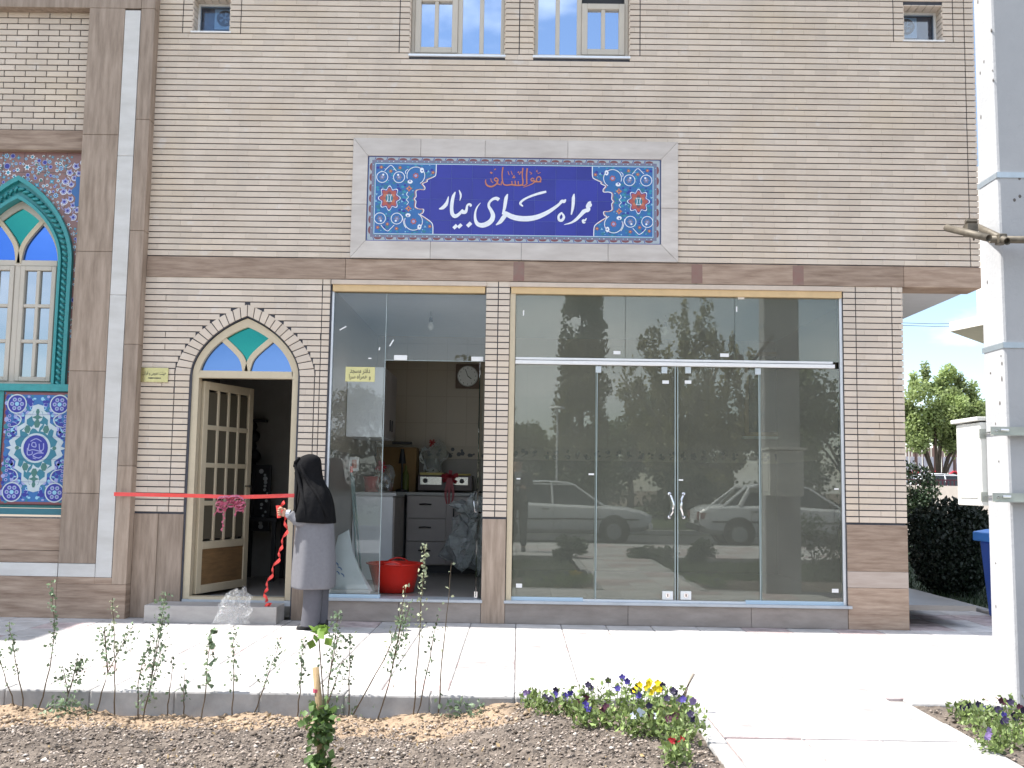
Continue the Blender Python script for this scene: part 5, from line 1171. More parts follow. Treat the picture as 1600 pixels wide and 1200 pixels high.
# ---- saplings along the kerb
SAPL = leafmat('sapling_leaf', (.17, .235, .14), .3, .55); SAPY = leafmat('sapling_leaf_pale', (.34, .38, .24), .3, .4); STEMM = mat('stem_brown', (.12, .085, .05), .9, var=.2)
def sapling(base, top, dens, label, pale=False, bend=0.0, lo=.3, spread=.035, leaf=.03, forks=0, twigs=True):
    bx_, by_ = gr(*base, -.1); by_ = min(by_, KY-.04); bz_ = bed_h(bx_, by_)-.01
    bx_ = at(base[0], base[1], by_)[0]; tx, tz = at(top[0], top[1], by_)
    t = thing('sapling', label, 'sapling', (bx_, by_, bz_), 'young saplings planted along the kerb')
    B = Vector((bx_, by_, bz_)); T = Vector((tx, by_+random.uniform(-.06, .06), tz)); H = (T-B).length; mb = MB(); P = []
    N = 9; main = [B+(T-B)*(i/N)+Vector((bend*math.sin(math.pi*i/N)*H+random.uniform(-.006, .006), random.uniform(-.006, .006), 0)) for i in range(N+1)]
    stems = [main]
    for k in range(forks):
        s_ = main[random.randint(1, 4)]; d = Vector((random.uniform(-.35, .35), random.uniform(-.2, .2), 1)).normalized(); stems.append([s_+d*H*.5*j/4 for j in range(5)])
    for si, st_ in enumerate(stems):
        mb.tube(st_, [.0045*(1-.7*i/(len(st_)-1)) for i in range(len(st_))], 5)
        nl = int(dens*(1 if si == 0 else .5))
        for _ in range(nl):
            u = (lo if si == 0 else .2)+(1-(lo if si == 0 else .2))*random.random()**.8; f = u*(len(st_)-1); i = min(int(f), len(st_)-2); p = st_[i].lerp(st_[i+1], f-i)
            w_ = spread*(1.15-.6*u); P.append(p+Vector((random.gauss(0, w_), random.gauss(0, w_), random.gauss(0, .015))))
    mb.build('stem', STEMM, t); ps = np.array([tuple(p) for p in P]); ps[:, 2] -= leaf*.3
    cards(ps, RNG.uniform(leaf*.6, leaf*1.25, len(ps)), 'leaves', SAPY if pale else SAPL, t, up=.3, aspect=.7)
    return t
SP = [((25, 1092), (0, 1010), 40, 'short sapling at the left edge of the picture'), ((38, 1095), (10, 972), 90, 'slim sapling leaning left near the left picture edge'), ((60, 1100), (80, 908), 150, 'tall dark-leaved sapling, leftmost of the tall ones'),
      ((100, 1104), (128, 1024), 130, 'low bushy sapling right of the leftmost tall one'), ((152, 1100), (206, 976), 130, 'sapling leaning right with feathery leaves below the white stone strip'), ((181, 1095), (176, 934), 55, 'thin straight sapling before the stone pilaster foot'),
      ((225, 1112), (258, 925), 230, 'tallest leafy sapling left of the arched door'), ((216, 1098), (238, 1000), 90, 'sapling crossing behind the tallest leafy one'), ((262, 1100), (272, 1020), 18, 'tiny almost bare sapling below the door step'), ((288, 1102), (292, 1036), 34, 'tiny sapling below the left half of the door step'),
      ((316, 1100), (326, 986), 75, 'sapling with broad cross-shaped leaves before the door step'), ((364, 1112), (362, 978), 110, 'upright sapling below the clear plastic bag'), ((396, 1104), (438, 996), 90, 'sapling leaning right between the plastic bag and the woman'), ((466, 1102), (476, 996), 100, 'dense sapling just left of the wooden stake'),
      ((508, 1100), (526, 955), 170, 'sapling with light green top at the woman\'s feet'), ((545, 1100), (547, 990), 75, 'short upright sapling right of the wooden stake'), ((548, 1102), (634, 916), 60, 'long thin sapling arching right below the red basin'), ((590, 1104), (640, 945), 140, 'leafy sapling leaning right below the red basin'),
      ((647, 1106), (664, 850), 150, 'tallest sapling of all with pale leaves before the kitchen glass'), ((652, 1104), (684, 962), 60, 'sapling with a small green tip before the narrow pillar'), ((684, 1108), (704, 880), 14, 'almost bare dry stem right of the tallest sapling')]
random.seed(21)
for i, (b_, t_, d_, la) in enumerate(SP):
    sapling(b_, t_, int(d_*.62), la, pale=i in (5, 16, 18, 20), bend=.06*((i in (2, 16))*1-(i in (4, 7))*1), lo=.12 if i in (3, 6) else (.38 if i not in (18,) else .45), spread=.018 if i not in (3, 6, 4, 12, 14, 17) else .034, forks=2 if i in (3, 4, 6, 14, 17) else 0, leaf=.026 if i != 10 else .045)
# low weeds at the kerb foot
for (px_, py_), la in (((100, 1112), 'small green weed at the kerb foot below the bushy sapling'), ((520, 1112), 'green weed tuft at the kerb foot right of the stake'), ((725, 1120), 'flat dry weed by the bare gap in the kerb sand')):
    x, y = gr(px_, py_, -.1); c = (x, y, bed_h(x, y)); P = np.array(c)+RNG.normal(size=(90, 3))*np.array([.08, .03, .03])+np.array([0, 0, .04])
    tag(cards(P, .035, 'weed', SAPL, org=c, up=.4), la, 'weed')
# stakes
x, y = gr(500, 1222, -.1); t = thing('plant_stake', 'upright wooden stake wrapped in green vine left of centre', 'stake', (x, y, -.12)); zt_ = at(493, 1043, y)[1]; xt = at(493, 1043, y)[0]
STK = mat('stake_wood', (.30, .21, .11), .8, stretch=(3, 3, .4), scale=14, var=.35, bump=.4)
mb = MB(); mb.tube([(x, y, -.2), (x-.004, y, .15), (xt, y, zt_)], [.018, .017, .015], 9); smooth(mb.build('post', STK, t)); x2, z2 = at(495, 1079, y); mb = MB(); mb.tube([(x2-.001, y, z2-.008), (x2-.001, y, z2+.008)], .0168, 9); mb.build('pink_tape', mat('pink_tape', (.6, .1, .15), .5), t)
P = []
for _ in range(330):
    z = random.choice([random.gauss(-.03, .03), random.gauss(.13, .035), random.gauss(.2, .02), random.uniform(-.1, .25)]); P.append((x+random.gauss(0, .028), y-.02+random.gauss(0, .028), z))
cards(np.array(P), RNG.uniform(.025, .05, len(P)), 'vine_leaves', leafmat('vine_leaf', (.10, .17, .045), .3), t, aspect=.8)
mb = MB(); mb.tube([(x+.01, y-.02, -.1), (x+.025, y-.02, .05), (x+.015, y-.02, .2), (at(499, 990, y)[0], y-.02, at(499, 990, y)[1])], .003, 5); mb.build('vine_stem', STEMM, t)
a = at(499, 985, y); P = np.array([(a[0], y-.02, a[1]-.01)])+RNG.normal(size=(14, 3))*.02; cards(P, .05, 'vine_tip', leafmat('vine_tip', (.2, .32, .06), .35), t, aspect=.9)
x, y = gr(1066, 1118, -.02); x1, z1 = at(1082, 1052, y); t = thing('plant_stake', 'short bleached wooden peg leaning right among the pansies', 'stake', (x, y, -.05))
mb = MB(); mb.tube([(x, y, -.08), (x+.01, y, z1*.4), (x1, y, z1)], [.012, .013, .016], 8); smooth(mb.build('post', mat('bleached_wood', (.42, .36, .29), .8, var=.25, stretch=(3, 3, .5), scale=12), t))

# ---- pansies
PLEAF = leafmat('pansy_leaf', (.20, .27, .09), .3, .55)
PC = dict(dark=(.018, .01, .045), blue=(.045, .03, .22), yellow=(.85, .62, .01), white=(.62, .66, .78), maroon=(.07, .01, .03), red=(.42, .01, .02), lilac=(.22, .15, .33))
def pansy(px_, py_, hues, label, n=3, s_=.15, bedp=True):
    x, y = gr(px_, py_, -.02); c = Vector((x, y, bed_h(x, y))); t = thing('pansy_plant', label, 'pansy', tuple(c), 'pansies planted in the beds')
    k = 120; P = np.array(c)+np.clip(RNG.normal(size=(k, 3)), -1.8, 1.8)*np.array([s_*.42, s_*.38, s_*.30])+np.array([0, 0, s_*.5]); P[:, 2] = np.maximum(P[:, 2], c.z)
    cards(P, RNG.uniform(.022, .045, k), 'leaves', PLEAF, t, up=.8, aspect=.55)
    mb = MB()
    for _ in range(n if 'yellow' in hues else (n+1)//2+(n > 0)):
        dx, dy = random.uniform(-.8, .8)*s_*.55, random.uniform(-.8, .5)*s_*.5; h = s_*random.uniform(.85, 1.25); f = c+Vector((dx, dy, h)); hue = random.choice(hues); cm = mat('petal_'+hue, PC[hue], .6, var=.1)
        q = MB(); nn = Vector((random.uniform(-.5, .5), -1, random.uniform(-.1, .6))).normalized(); u_ = nn.cross(Vector((0, 0, 1))).normalized(); v_ = u_.cross(nn); r_ = .0135
        for j in range(5):
            a = 2*math.pi*j/5+.3; d = (u_*math.cos(a)+v_*math.sin(a)); e_ = (u_*-math.sin(a)+v_*math.cos(a)); cc = f+d*r_*.75+nn*.002*(j % 3)
            q.add([tuple(f), tuple(cc-e_*r_*.7), tuple(cc+d*r_*.65-e_*r_*.35+nn*.003), tuple(cc+d*r_*.65+e_*r_*.35+nn*.003), tuple(cc+e_*r_*.7)], [(0, 1, 2, 3, 4)])
        q.build('flower', cm, t); mb.tube([tuple(c+Vector((dx*.5, dy*.5, 0))), tuple(f-nn*.003)], .002, 4)
    mb.build('stems', mat('pansy_stem', (.10, .17, .05), .7), t)
random.seed(31)
PL = [((832, 1104), ['lilac', 'dark'], 'small pansy at the left tip of the flower patch', 2, .09), ((850, 1118), ['dark'], 'leafy pansy just right of the left tip', 2, .10), ((878, 1110), ['lilac', 'blue', 'dark'], 'tall pansy with lilac flowers left of the yellow ones', 5, .14), ((905, 1112), ['maroon'], 'pansy with a maroon flower left of centre of the patch', 3, .10),
      ((925, 1108), ['dark'], 'pansy with one black flower above the others', 2, .13), ((915, 1140), ['blue'], 'low pansy with a violet flower on the bare side', 3, .10), ((965, 1112), ['dark', 'blue'], 'tall pansy with several dark flowers left of the yellow ones', 5, .17), ((985, 1122), ['blue', 'dark'], 'pansy with a deep blue flower below the dark ones', 3, .13),
      ((1010, 1120), ['yellow'], 'pansy with the cluster of bright yellow flowers', 10, .16), ((985, 1150), ['white'], 'pansy with a white and blue flower at the front', 2, .10), ((1005, 1155), ['white', 'maroon'], 'pansy with white and maroon flowers at the front', 3, .12), ((1035, 1122), ['dark'], 'leafy pansy between the yellow cluster and the peg', 2, .15),
      ((1055, 1132), ['blue', 'dark'], 'pansy with several violet-blue flowers under the peg', 6, .14), ((1075, 1138), ['blue', 'lilac'], 'pansy with lilac-blue flowers at the path corner', 5, .12), ((1045, 1155), ['dark', 'maroon'], 'dark pansy behind the red flower', 3, .12), ((1070, 1162), ['dark'], 'leafy pansy spilling to the path edge', 2, .13), ((1025, 1148), ['dark'], 'plain leafy pansy in the middle front', 1, .13),
      ((950, 1140), ['maroon'], 'low yellowish pansy left of the white ones', 1, .09), ((1052, 1182), ['red'], 'pansy with the single deep red flower', 3, .08), ((1058, 1200), ['dark'], 'flat leafy seedling in front of the red pansy', 0, .08)]
for a, hu, la, n_, s_ in PL: pansy(*a, hu, la, n_, s_)
for a, hu, la, n_, s_ in [((1508, 1128), ['dark', 'maroon'], 'dark pansy at the corner of the right bed', 3, .10), ((1528, 1145), ['dark'], 'leafy pansy left in the right bed', 2, .12), ((1540, 1135), ['blue'], 'pansy with a bright violet flower in the right bed', 3, .10), ((1560, 1160), ['blue', 'dark'], 'pansy with blue flowers at the path edge of the right bed', 4, .13),
      ((1585, 1145), ['dark', 'maroon'], 'tall dark pansy beside the concrete pole', 5, .15), ((1580, 1175), ['dark'], 'leafy pansy low at the right picture edge', 2, .12), ((1598, 1160), ['dark'], 'dark pansy touching the right picture edge', 4, .14), ((1550, 1182), ['lilac'], 'small pansy nearest the path edge in the right bed', 2, .09)]: pansy(*a, hu, la, n_, s_)

# ================================================================ RIBBONS, WOMAN, CLEAR BAG
Y_R = -.17
def rp(px_, py_, Y=Y_R): x, z = at(px_, py_, Y); return Vector((x, Y, z))
t = thing('ceremony_ribbon', 'red ribbon stretched across the arched doorway', 'ribbon', tuple(rp(320, 774)))
mb = MB(); pts = [rp(178, 772), rp(300, 774.5), rp(360, 776.5), rp(400, 776), rp(462, 774)]; wv = .017
rings = []
for i, p in enumerate(smooth_pts([tuple(q) for q in pts], 6)):
    tw = .25*math.sin(i*.9); rings.append([(p[0], p[1]-wv*math.sin(tw), p[2]-wv*math.cos(tw)), (p[0], p[1]+wv*math.sin(tw), p[2]+wv*math.cos(tw))])
mb.loft(rings, False, close=False); mb.build('band', RED_RIB, t)
c = rp(362, 783); t = thing('ribbon_bow', 'pink and white striped bow with curled tails hanging on the red ribbon', 'bow', tuple(c))
random.seed(9); k = 0
for dx, dz, r_ in ((-.075, .0, .05), (-.04, .01, .045), (.02, .015, .045), (.07, .0, .05), (.0, -.02, .04), (.1, -.03, .035), (-.1, -.03, .035), (-.06, -.045, .035), (.05, .02, .04), (.09, -.06, .03), (-.09, -.075, .03), (.07, -.035, .04)):
    mb = MB(); cc = c+Vector((dx, -.03, dz)); pts = [cc+Vector((r_*math.cos(a)*1.0, random.uniform(-.01, .01), r_*.7*math.sin(a))) for a in [2*math.pi*j/12 for j in range(13)]]
    mb.loft([[tuple(p+Vector((.004, -.013, -.008))), tuple(p+Vector((-.004, .013, .010)))] for p in pts], False, close=False); mb.build('loop', PINK_RIB, t)
for dx, L, tx in ((-.08, .12, -.06), (-.045, .26, -.02), (.085, .09, .03), (.05, .12, .0)):
    mb = MB(); rings = []
    for j in range(40):
        u = j/39; a = u*L*95; cc = c+Vector((dx+tx*u, -.035, -.01-L*u)); rings.append([tuple(cc+Vector((math.cos(a)*.015, math.sin(a)*.012, -.006))), tuple(cc+Vector((-math.cos(a)*.004, -math.sin(a)*.012, .006)))])
    mb.loft(rings, False, close=False); mb.build('curled_tail', PINK_RIB, t)
# the woman
PY = -.50
w0, _ = at(487, 978, PY)
wom = thing('person', 'woman in a black headscarf, grey knee-length coat and grey trousers holding a red ribbon roll', 'person', (w0, PY, 0))
SKIN = mat('skin', (.42, .25, .17), .55, var=.06)
COAT = mat('grey_coat', (.150, .150, .165), .8, var=.10, scale=40, bump=.12, bscale=220); TROU = mat('grey_trousers', (.09, .09, .105), .85, var=.08, scale=30); SCARF = mat('black_scarf', (.005, .005, .006), .85, var=.2, scale=14, bump=.5, bscale=26, spec=.15)
def pz(py): return at(487, py, PY)[1]
def px2(px_, py): return at(px_, py, PY)[0]
def skinbody(name, V_, E_, Rr, m, parent, sub=2, root=0):
    me = bpy.data.meshes.new(name); off = wloc(parent); me.from_pydata([tuple(Vector(v)-off) for v in V_], E_, []); o = bpy.data.objects.new(name, me); COL.objects.link(o); o.parent = parent; me.materials.append(m)
    s_ = o.modifiers.new('skin', 'SKIN'); s_.use_smooth_shade = True
    for i, r_ in enumerate(Rr):
        me.skin_vertices[0].data[i].radius = r_ if isinstance(r_, tuple) else (r_, r_)
    me.skin_vertices[0].data[root].use_root = True
    b_ = o.modifiers.new('sub', 'SUBSURF'); b_.levels = sub; b_.render_levels = sub; return o
hx = px2(486, 735)
V_ = [(hx+.03, PY, .78), (hx+.03, PY, 1.0), (hx+.02, PY, 1.13), (hx+.0, PY, 1.215), (hx-.01, PY, 1.33), (hx-.005, PY, 1.36),      # 0 pelvis .. head
      (hx+.02, PY-.10, 1.09), (hx+.03, PY-.12, .96), (hx-.06, PY-.14, .925), (px2(456, 803), PY-.13, pz(803)),                    # left arm
      (hx+.02, PY+.10, 1.09), (hx+.03, PY+.12, .96), (hx-.06, PY+.08, .925), (px2(454, 806), PY-.05, pz(802)),
      (hx+.035, PY-.075, .70), (hx+.03, PY-.085, .40), (hx+.02, PY-.085, .12), (hx+.04, PY+.075, .70), (hx+.06, PY+.085, .40), (hx+.065, PY+.085, .10)]
E_ = [(0, 1), (1, 2), (2, 3), (3, 4), (4, 5), (2, 6), (6, 7), (7, 8), (8, 9), (2, 10), (10, 11), (11, 12), (12, 13), (0, 14), (14, 15), (15, 16), (0, 17), (17, 18), (18, 19)]
skinbody('body', V_, E_, [.09, .09, .08, .045, .07, .06, .045, .035, .03, .022, .045, .035, .03, .022, .05, .026, .022, .05, .026, .022], SKIN, wom)
mb = MB(); fz = 1.335; fx = hx-.085     # face
mb.ball((hx-.045, PY-.004, fz+.015), .07, 16, 12, (.85, .86, 1.15)); mb.ball((fx-.024, PY-.005, fz-.005), .013, 8, 6, (1.2, .8, 1.3)); mb.ball((fx-.008, PY-.005, fz-.045), .014, 8, 6, (.8, 1.3, .5))
smooth(mb.build('face', SKIN, wom))
mb = MB()
for dy in (-.03, .022): mb.ball((fx-.004, PY+dy, fz+.022), .009, 8, 6)
mb.build('eyes', BLACK, wom)
def ringxy(cx_, cy_, rx, ry, z, n=36, fold=.0, k=7, ph=0, tilt=0, sq=1.0):
    out = []
    for j in range(n):
        a = 2*math.pi*j/n; f = 1+fold*math.sin(k*a+ph)+fold*.5*math.sin((2*k+1)*a+ph*2)
        ca, sa = math.cos(a), math.sin(a); ca = math.copysign(abs(ca)**sq, ca); sa = math.copysign(abs(sa)**sq, sa)
        out.append((cx_+rx*f*ca, cy_+ry*f*sa, z+tilt*ca))
    return out
def garment(rows, name, m, n=40, cap=False):
    mb = MB(); mb.loft([ringxy(*r_) if not isinstance(r_, dict) else ringxy(**r_) for r_ in rows], cap); o = mb.build(name, m, wom); smooth(o); o.modifiers.new('sub', 'SUBSURF').render_levels = 1; return o
rows = []
for py, l, r_, ry, fo in ((786, 474, 516, .17, .0), (800, 469, 519, .19, .01), (820, 463, 522, .19, .012), (845, 461.5, 523, .20, .02), (870, 459, 524.5, .21, .028), (895, 457, 525, .22, .034), (913, 456.5, 524, .225, .038), (919, 456.5, 522.5, .225, .04)):
    a, b = px2(l, py), px2(r_, py); rows.append(((a+b)/2, PY, (b-a)/2, ry, pz(py), 40, fo, 5, 1.2+py*.004))
rows.append((rows[-1][0], PY, rows[-1][2]*.95, .21, pz(917), 40, .04, 5, 4.8)); rows.append((rows[-1][0], PY, rows[-1][2]*.9, .2, pz(895), 40, .03, 5, 4.8))
garment(rows, 'coat', COAT)
# sleeve with a paler cuff
mb = MB(); sl = [Vector((hx+.05, PY-.12, .97)), Vector((hx+.03, PY-.13, .925)), Vector((hx-.03, PY-.14, .905)), Vector((hx-.08, PY-.14, .918)), Vector((px2(459, 805), PY-.135, pz(804)))]
mb.tube(smooth_pts([tuple(p) for p in sl], 4), [.05]*5+[.055]*4+[.052]*4+[.042]*4, 14); smooth(mb.build('sleeve', COAT, wom))
mb = MB(); p = Vector((px2(457, 804), PY-.133, pz(803))); mb.tube([tuple(p+Vector((.012, 0, 0))), tuple(p+Vector((-.022, .003, .003)))], [.036, .033], 12); mb.build('cuff', mat('pale_cuff', (.35, .38, .42), .8), wom)
# scarf: head, neck and cape down to the elbows
rows = []
for py, l, r_, cy_, ry, fo, tl_ in ((709.5, 482, 489, 0, .015, 0, 0), (711.5, 474, 496, 0, .055, .0, 0), (716, 467, 501.5, 0, .080, .0, 0), (724, 461.5, 502.5, 0, .090, .008, 0), (733, 459.5, 503, 0, .092, .012, .0), (739, 462.5, 504, 0, .09, .02, .0), (747, 465.5, 505.5, 0, .092, .03, .0), (756, 467, 509, 0, .105, .045, .0), (766, 466.5, 515, 0, .155, .055, 0),
                                   (781, 465, 520, 0, .195, .05, 0), (796, 460, 522, 0, .215, .045, 0), (808, 455, 523, 0, .225, .045, .0), (816, 457, 523.5, 0, .225, .05, .0), (816.5, 459, 522, 0, .218, .05, 0), (800, 463, 518, 0, .205, .03, 0)):
    a, b = px2(l, py), px2(r_, py); rows.append(((a+b)/2, PY+cy_, (b-a)/2, ry, pz(py), 40, fo, 5, py*.03+.6, -.008*(py > 790)))
garment(rows, 'headscarf', SCARF)
for nm, dy, xs_ in (('trouser_leg', -.085, ((915, 474, 503), (940, 474, 502), (960, 472, 500), (978, 469.5, 498))), ('trouser_leg', .085, ((915, 487, 514), (940, 489, 513), (960, 491, 512), (972, 491, 511)))):
    rows = []
    for py, l, r_ in xs_:
        z = at(485, py, PY+dy)[1]; a, b = at(l, py, PY+dy)[0], at(r_, py, PY+dy)[0]; rows.append(((a+b)/2, PY+dy, (b-a)/2, .075, z if z > .035 else .035, 24, .03, 4, py*.02))
    garment(rows, nm, TROU)
for dy, a0, b0 in ((-.085, 463, 499), (.085, 486, 512)):
    xa, xb = at(a0, 985, PY+dy)[0], at(b0, 985, PY+dy)[0]; mb = MB()
    mb.loft([[(xa+(xb-xa)*u+.0, PY+dy+w_*math.cos(q), h_*(.5+.5*math.sin(q))) for q in [2*math.pi*j/12 for j in range(12)]] for u, w_, h_ in ((0, .012, .02), (.08, .033, .04), (.3, .043, .055), (.6, .038, .075), (.9, .034, .08), (1, .02, .06))]); smooth(mb.build('shoe', BLACK, wom))
for pts, w_ in ((((470, 717, .045), (476, 735, .090), (488, 757, .112), (505, 778, .165), (517, 806, .165)), .013), (((463, 726, .045), (468, 742, .070), (474, 762, .115), (482, 785, .185), (486, 812, .205)), .014), (((462, 738, .02), (466, 756, .065), (467, 775, .12), (468, 800, .165)), .011)):
    P_ = [(px2(a, b), PY-c_, pz(b)) for a, b, c_ in pts]
    mb = MB(); P_ = smooth_pts(P_, 5); mb.tube(P_, [w_*.3+w_*math.sin(math.pi*(.1+.75*i/(len(P_)-1))) for i in range(len(P_))], 9); smooth(mb.build('scarf_fold', SCARF, wom))
mb = MB(); mb.tube([(px2(470, 715.5), PY-.055, pz(715)), (px2(463, 723), PY-.045, pz(723)), (px2(461, 731), PY-.015, pz(729)), (px2(460.5, 733), PY+.03, pz(730))], [.008, .014, .014, .010], 8); smooth(mb.build('scarf_fold', SCARF, wom))
# hand closed on the roll
hc = Vector((px2(447.5, 802), PY-.13, pz(800))); mb = MB(); mb.ball(tuple(hc+Vector((.006, 0, 0))), .032, 12, 8, (1.0, .55, 1.05))
for k, (L_a, dz) in enumerate(((.030, .026), (.034, .009), (.032, -.008), (.026, -.024))):
    p0 = hc+Vector((-.012, -.012, dz)); mb.tube([tuple(p0), tuple(p0+Vector((-L_a*.6, -.008, .002))), tuple(p0+Vector((-L_a*.9, .006, -.001))), tuple(p0+Vector((-L_a*.75, .02, -.002)))], [.009, .0085, .0078, .006], 7)
mb.tube([tuple(hc+Vector((.004, -.014, .022))), tuple(hc+Vector((-.010, -.022, .034))), tuple(hc+Vector((-.026, -.014, .040)))], [.010, .009, .007], 7)
smooth(mb.build('hand', SKIN, wom))
hc2 = hc+Vector((-.004, .05, -.012)); mb = MB(); mb.ball(tuple(hc2), .030, 10, 8, (1, .6, 1))
for k in range(4): p0 = hc2+Vector((-.01, .0, .02-.014*k)); mb.tube([tuple(p0), tuple(p0+Vector((-.022, -.012, 0))), tuple(p0+Vector((-.026, -.03, 0)))], [.009, .008, .006], 6)
mb.tube([tuple(hc2+Vector((0, -.01, .02))), tuple(hc2+Vector((-.015, -.025, .03)))], [.009, .007], 6); smooth(mb.build('hand', SKIN, wom))
# curled red ribbon from her hand to the step
t = thing('curled_ribbon', 'red spiral ribbon hanging from the woman\'s hand to the door step', 'ribbon', tuple(hc+Vector((-.03, 0, 0))))
path = [(441, 784), (442, 800), (447, 816), (446, 835), (439, 853), (437, 868), (429, 885), (422, 903), (416, 918), (415, 932), (417, 940)]
Ys = [-.63, -.63, -.60, -.55, -.48, -.42, -.36, -.30, -.27, -.26, -.27]; pp = smooth_pts([tuple(Vector((at(a, b, yy)[0], yy, at(a, b, yy)[1]))) for (a, b), yy in zip(path, Ys)], 9); mb = MB(); rings = []
for j, p in enumerate(pp):
    a = j*.52; r_ = .021 if j > 8 else .024; q = Vector(p); rings.append([tuple(q+Vector((math.cos(a)*r_, math.sin(a)*r_*.8, -.012))), tuple(q+Vector((math.cos(a+.9)*r_*.6, math.sin(a+.9)*r_, .012)))])
mb.loft(rings, False, close=False); mb.build('spiral', RED_RIB, t)
mb = MB(); q = hc+Vector((-.034, .01, .0)); mb.tube([tuple(q+Vector((.0, 0, -.05))), tuple(q+Vector((-.002, 0, .0))), tuple(q+Vector((-.008, 0, .055)))], [.016, .019, .023], 12); mb.build('roll', RED_RIB, t)
x, z = at(418, 940, -.27); mb = MB()
for k in range(3): mb.tube([(x+.02*math.cos(a)+.006*k, -.27+.02*math.sin(a), .156+.009*k) for a in [2*math.pi*i/10 for i in range(9)]], .006, 5)
mb.build('coil_on_step', RED_RIB, t)
FILM = mat('cellophane', (.80, .84, .87), .12)
def film():
    m = bpy.data.materials.new('cellophane_film'); m.use_nodes = True; n, l = m.node_tree.nodes, m.node_tree.links; n.clear(); o = n.new('ShaderNodeOutputMaterial'); ms = n.new('ShaderNodeMixShader'); ms2 = n.new('ShaderNodeMixShader')
    tr = n.new('ShaderNodeBsdfTransparent'); g = n.new('ShaderNodeBsdfGlossy'); g.inputs['Roughness'].default_value = .12; d = n.new('ShaderNodeBsdfTranslucent'); d.inputs[0].default_value = (.8, .85, .9, 1)
    nn = n.new('ShaderNodeTexNoise'); nn.inputs['Scale'].default_value = 16; nn.inputs['Detail'].default_value = 4; rp_ = n.new('ShaderNodeValToRGB'); rp_.color_ramp.elements[0].position = .5; rp_.color_ramp.elements[0].color = (.03, .03, .03, 1); rp_.color_ramp.elements[1].position = .75; rp_.color_ramp.elements[1].color = (.55, .55, .55, 1)
    l.new(nn.outputs[0], rp_.inputs[0]); ms.inputs[0].default_value = .13; l.new(tr.outputs[0], ms.inputs[1]); l.new(g.outputs[0], ms.inputs[2]); l.new(rp_.outputs[0], ms2.inputs[0]); l.new(ms.outputs[0], ms2.inputs[1]); l.new(d.outputs[0], ms2.inputs[2])
    bp = n.new('ShaderNodeBump'); bp.inputs['Strength'].default_value = .9; bp.inputs['Distance'].default_value = .03; l.new(nn.outputs[0], bp.inputs['Height']); l.new(bp.outputs[0], g.inputs['Normal']); l.new(ms2.outputs[0], o.inputs[0]); return m
FILMM = film()
x, z = at(365, 945, -.42)
mb = MB(); rr = random.Random(2); rings = []
for i in range(9):
    u = i/8; rad = .15*(1-.25*u)*(1 if u < .7 else 1-(u-.7)*2.2); cz_ = .02+.30*u; rings.append([(x-.03+.09*u+rad*(1+.25*rr.uniform(-1, 1))*math.cos(a), -.42+rad*.5*(1+.3*rr.uniform(-1, 1))*math.sin(a), cz_+rr.uniform(-.03, .03)*(u > .05)) for a in [2*math.pi*j/16 for j in range(16)]])
mb.loft(rings, False); o = mb.build('clear_bag', FILMM, org=(x, -.42, 0)); tag(o, 'crumpled clear cellophane bag lying in front of the door step', 'plastic bag')

# ================================================================ CONCRETE POLE, METER BOX, PIPES
CPOLE = mat('pole_concrete', (.34, .345, .355), .9, scale=2.5, color2=(.44, .445, .45), bump=.25, bscale=40, sharp=.35)
pl = thing('utility_pole', 'square grey concrete utility pole with steel straps at the right edge', 'pole', (3.1, -3.0, 0))
mb = MB(); a0, a1, b0_, b1_ = 2.935, 3.36, -3.17, -2.86
mb.loft([[(a0, b0_+.014*max(z, 0), z), (a1, b0_+.014*max(z, 0), z), (a1, b1_, z), (a0, b1_, z)] for z in (-.3, 0, 9)]); bevel(recalc(mb.build('shaft', CPOLE, pl)), .018, 2)
mb = MB(); random.seed(3)
for k in range(26):
    z = random.uniform(.3, 6); y = random.uniform(b0_+.05, b1_-.05); mb.ball((a0-.0005, y, z), random.uniform(.004, .010), 6, 5, (.3, 1, random.uniform(.8, 2)))
for k in range(8): zq = random.uniform(3, 5.8); mb.ball((random.uniform(a0+.03, a0+.2), b0_+.014*zq-.0005, zq), random.uniform(.005, .012), 6, 5, (1, .3, 1.2))
mb.build('air_holes', mat('hole_dark', (.12, .11, .10), .9), pl)
GALV = mat('galvanised', (.42, .48, .52), .4, metal=.6, var=.1); RUST = mat('rusty_steel', (.07, .06, .045), .6, metal=.3, color2=(.17, .145, .11), scale=20)
for py_ in (270, 538):
    z = at(1560, py_, b0_)[1]
    mb = MB(); bz_s = b0_+.014*z; mb.box(a0-.004, a0+.001, bz_s-.002, b1_+.004, z-.017, z+.017); mb.box(a0-.004, a1+.004, bz_s-.006, bz_s, z-.017, z+.017); mb.build('steel_strap', GALV, pl)
bxs = thing('meter_box', 'cream metal electric meter box with a sloping lid strapped behind the pole', 'meter box', (3.05, -2.7, 1.4))
bz0, bz1 = at(1520, 790, -2.75)[1], at(1530, 660, -2.83)[1]
BOXM = mat('box_cream', (.66, .66, .62), .5, var=.05)
bevel(MB().box(2.905, 3.3, -2.856, -2.50, bz0, bz1).build('box_body', BOXM, bxs), .006)
mb = MB(); mb.prism([(2.885, bz1+.01), (3.33, bz1+.01), (3.33, bz1+.035), (2.885, bz1+.035)], -2.858, -2.46); bevel(recalc(mb.build('lid', BOXM, bxs)), .004)
MB().box(2.899, 2.9045, -2.80, -2.55, bz0+.05, bz1-.05).build('door_panel', mat('box_cream_b', (.70, .70, .66), .5), bxs)
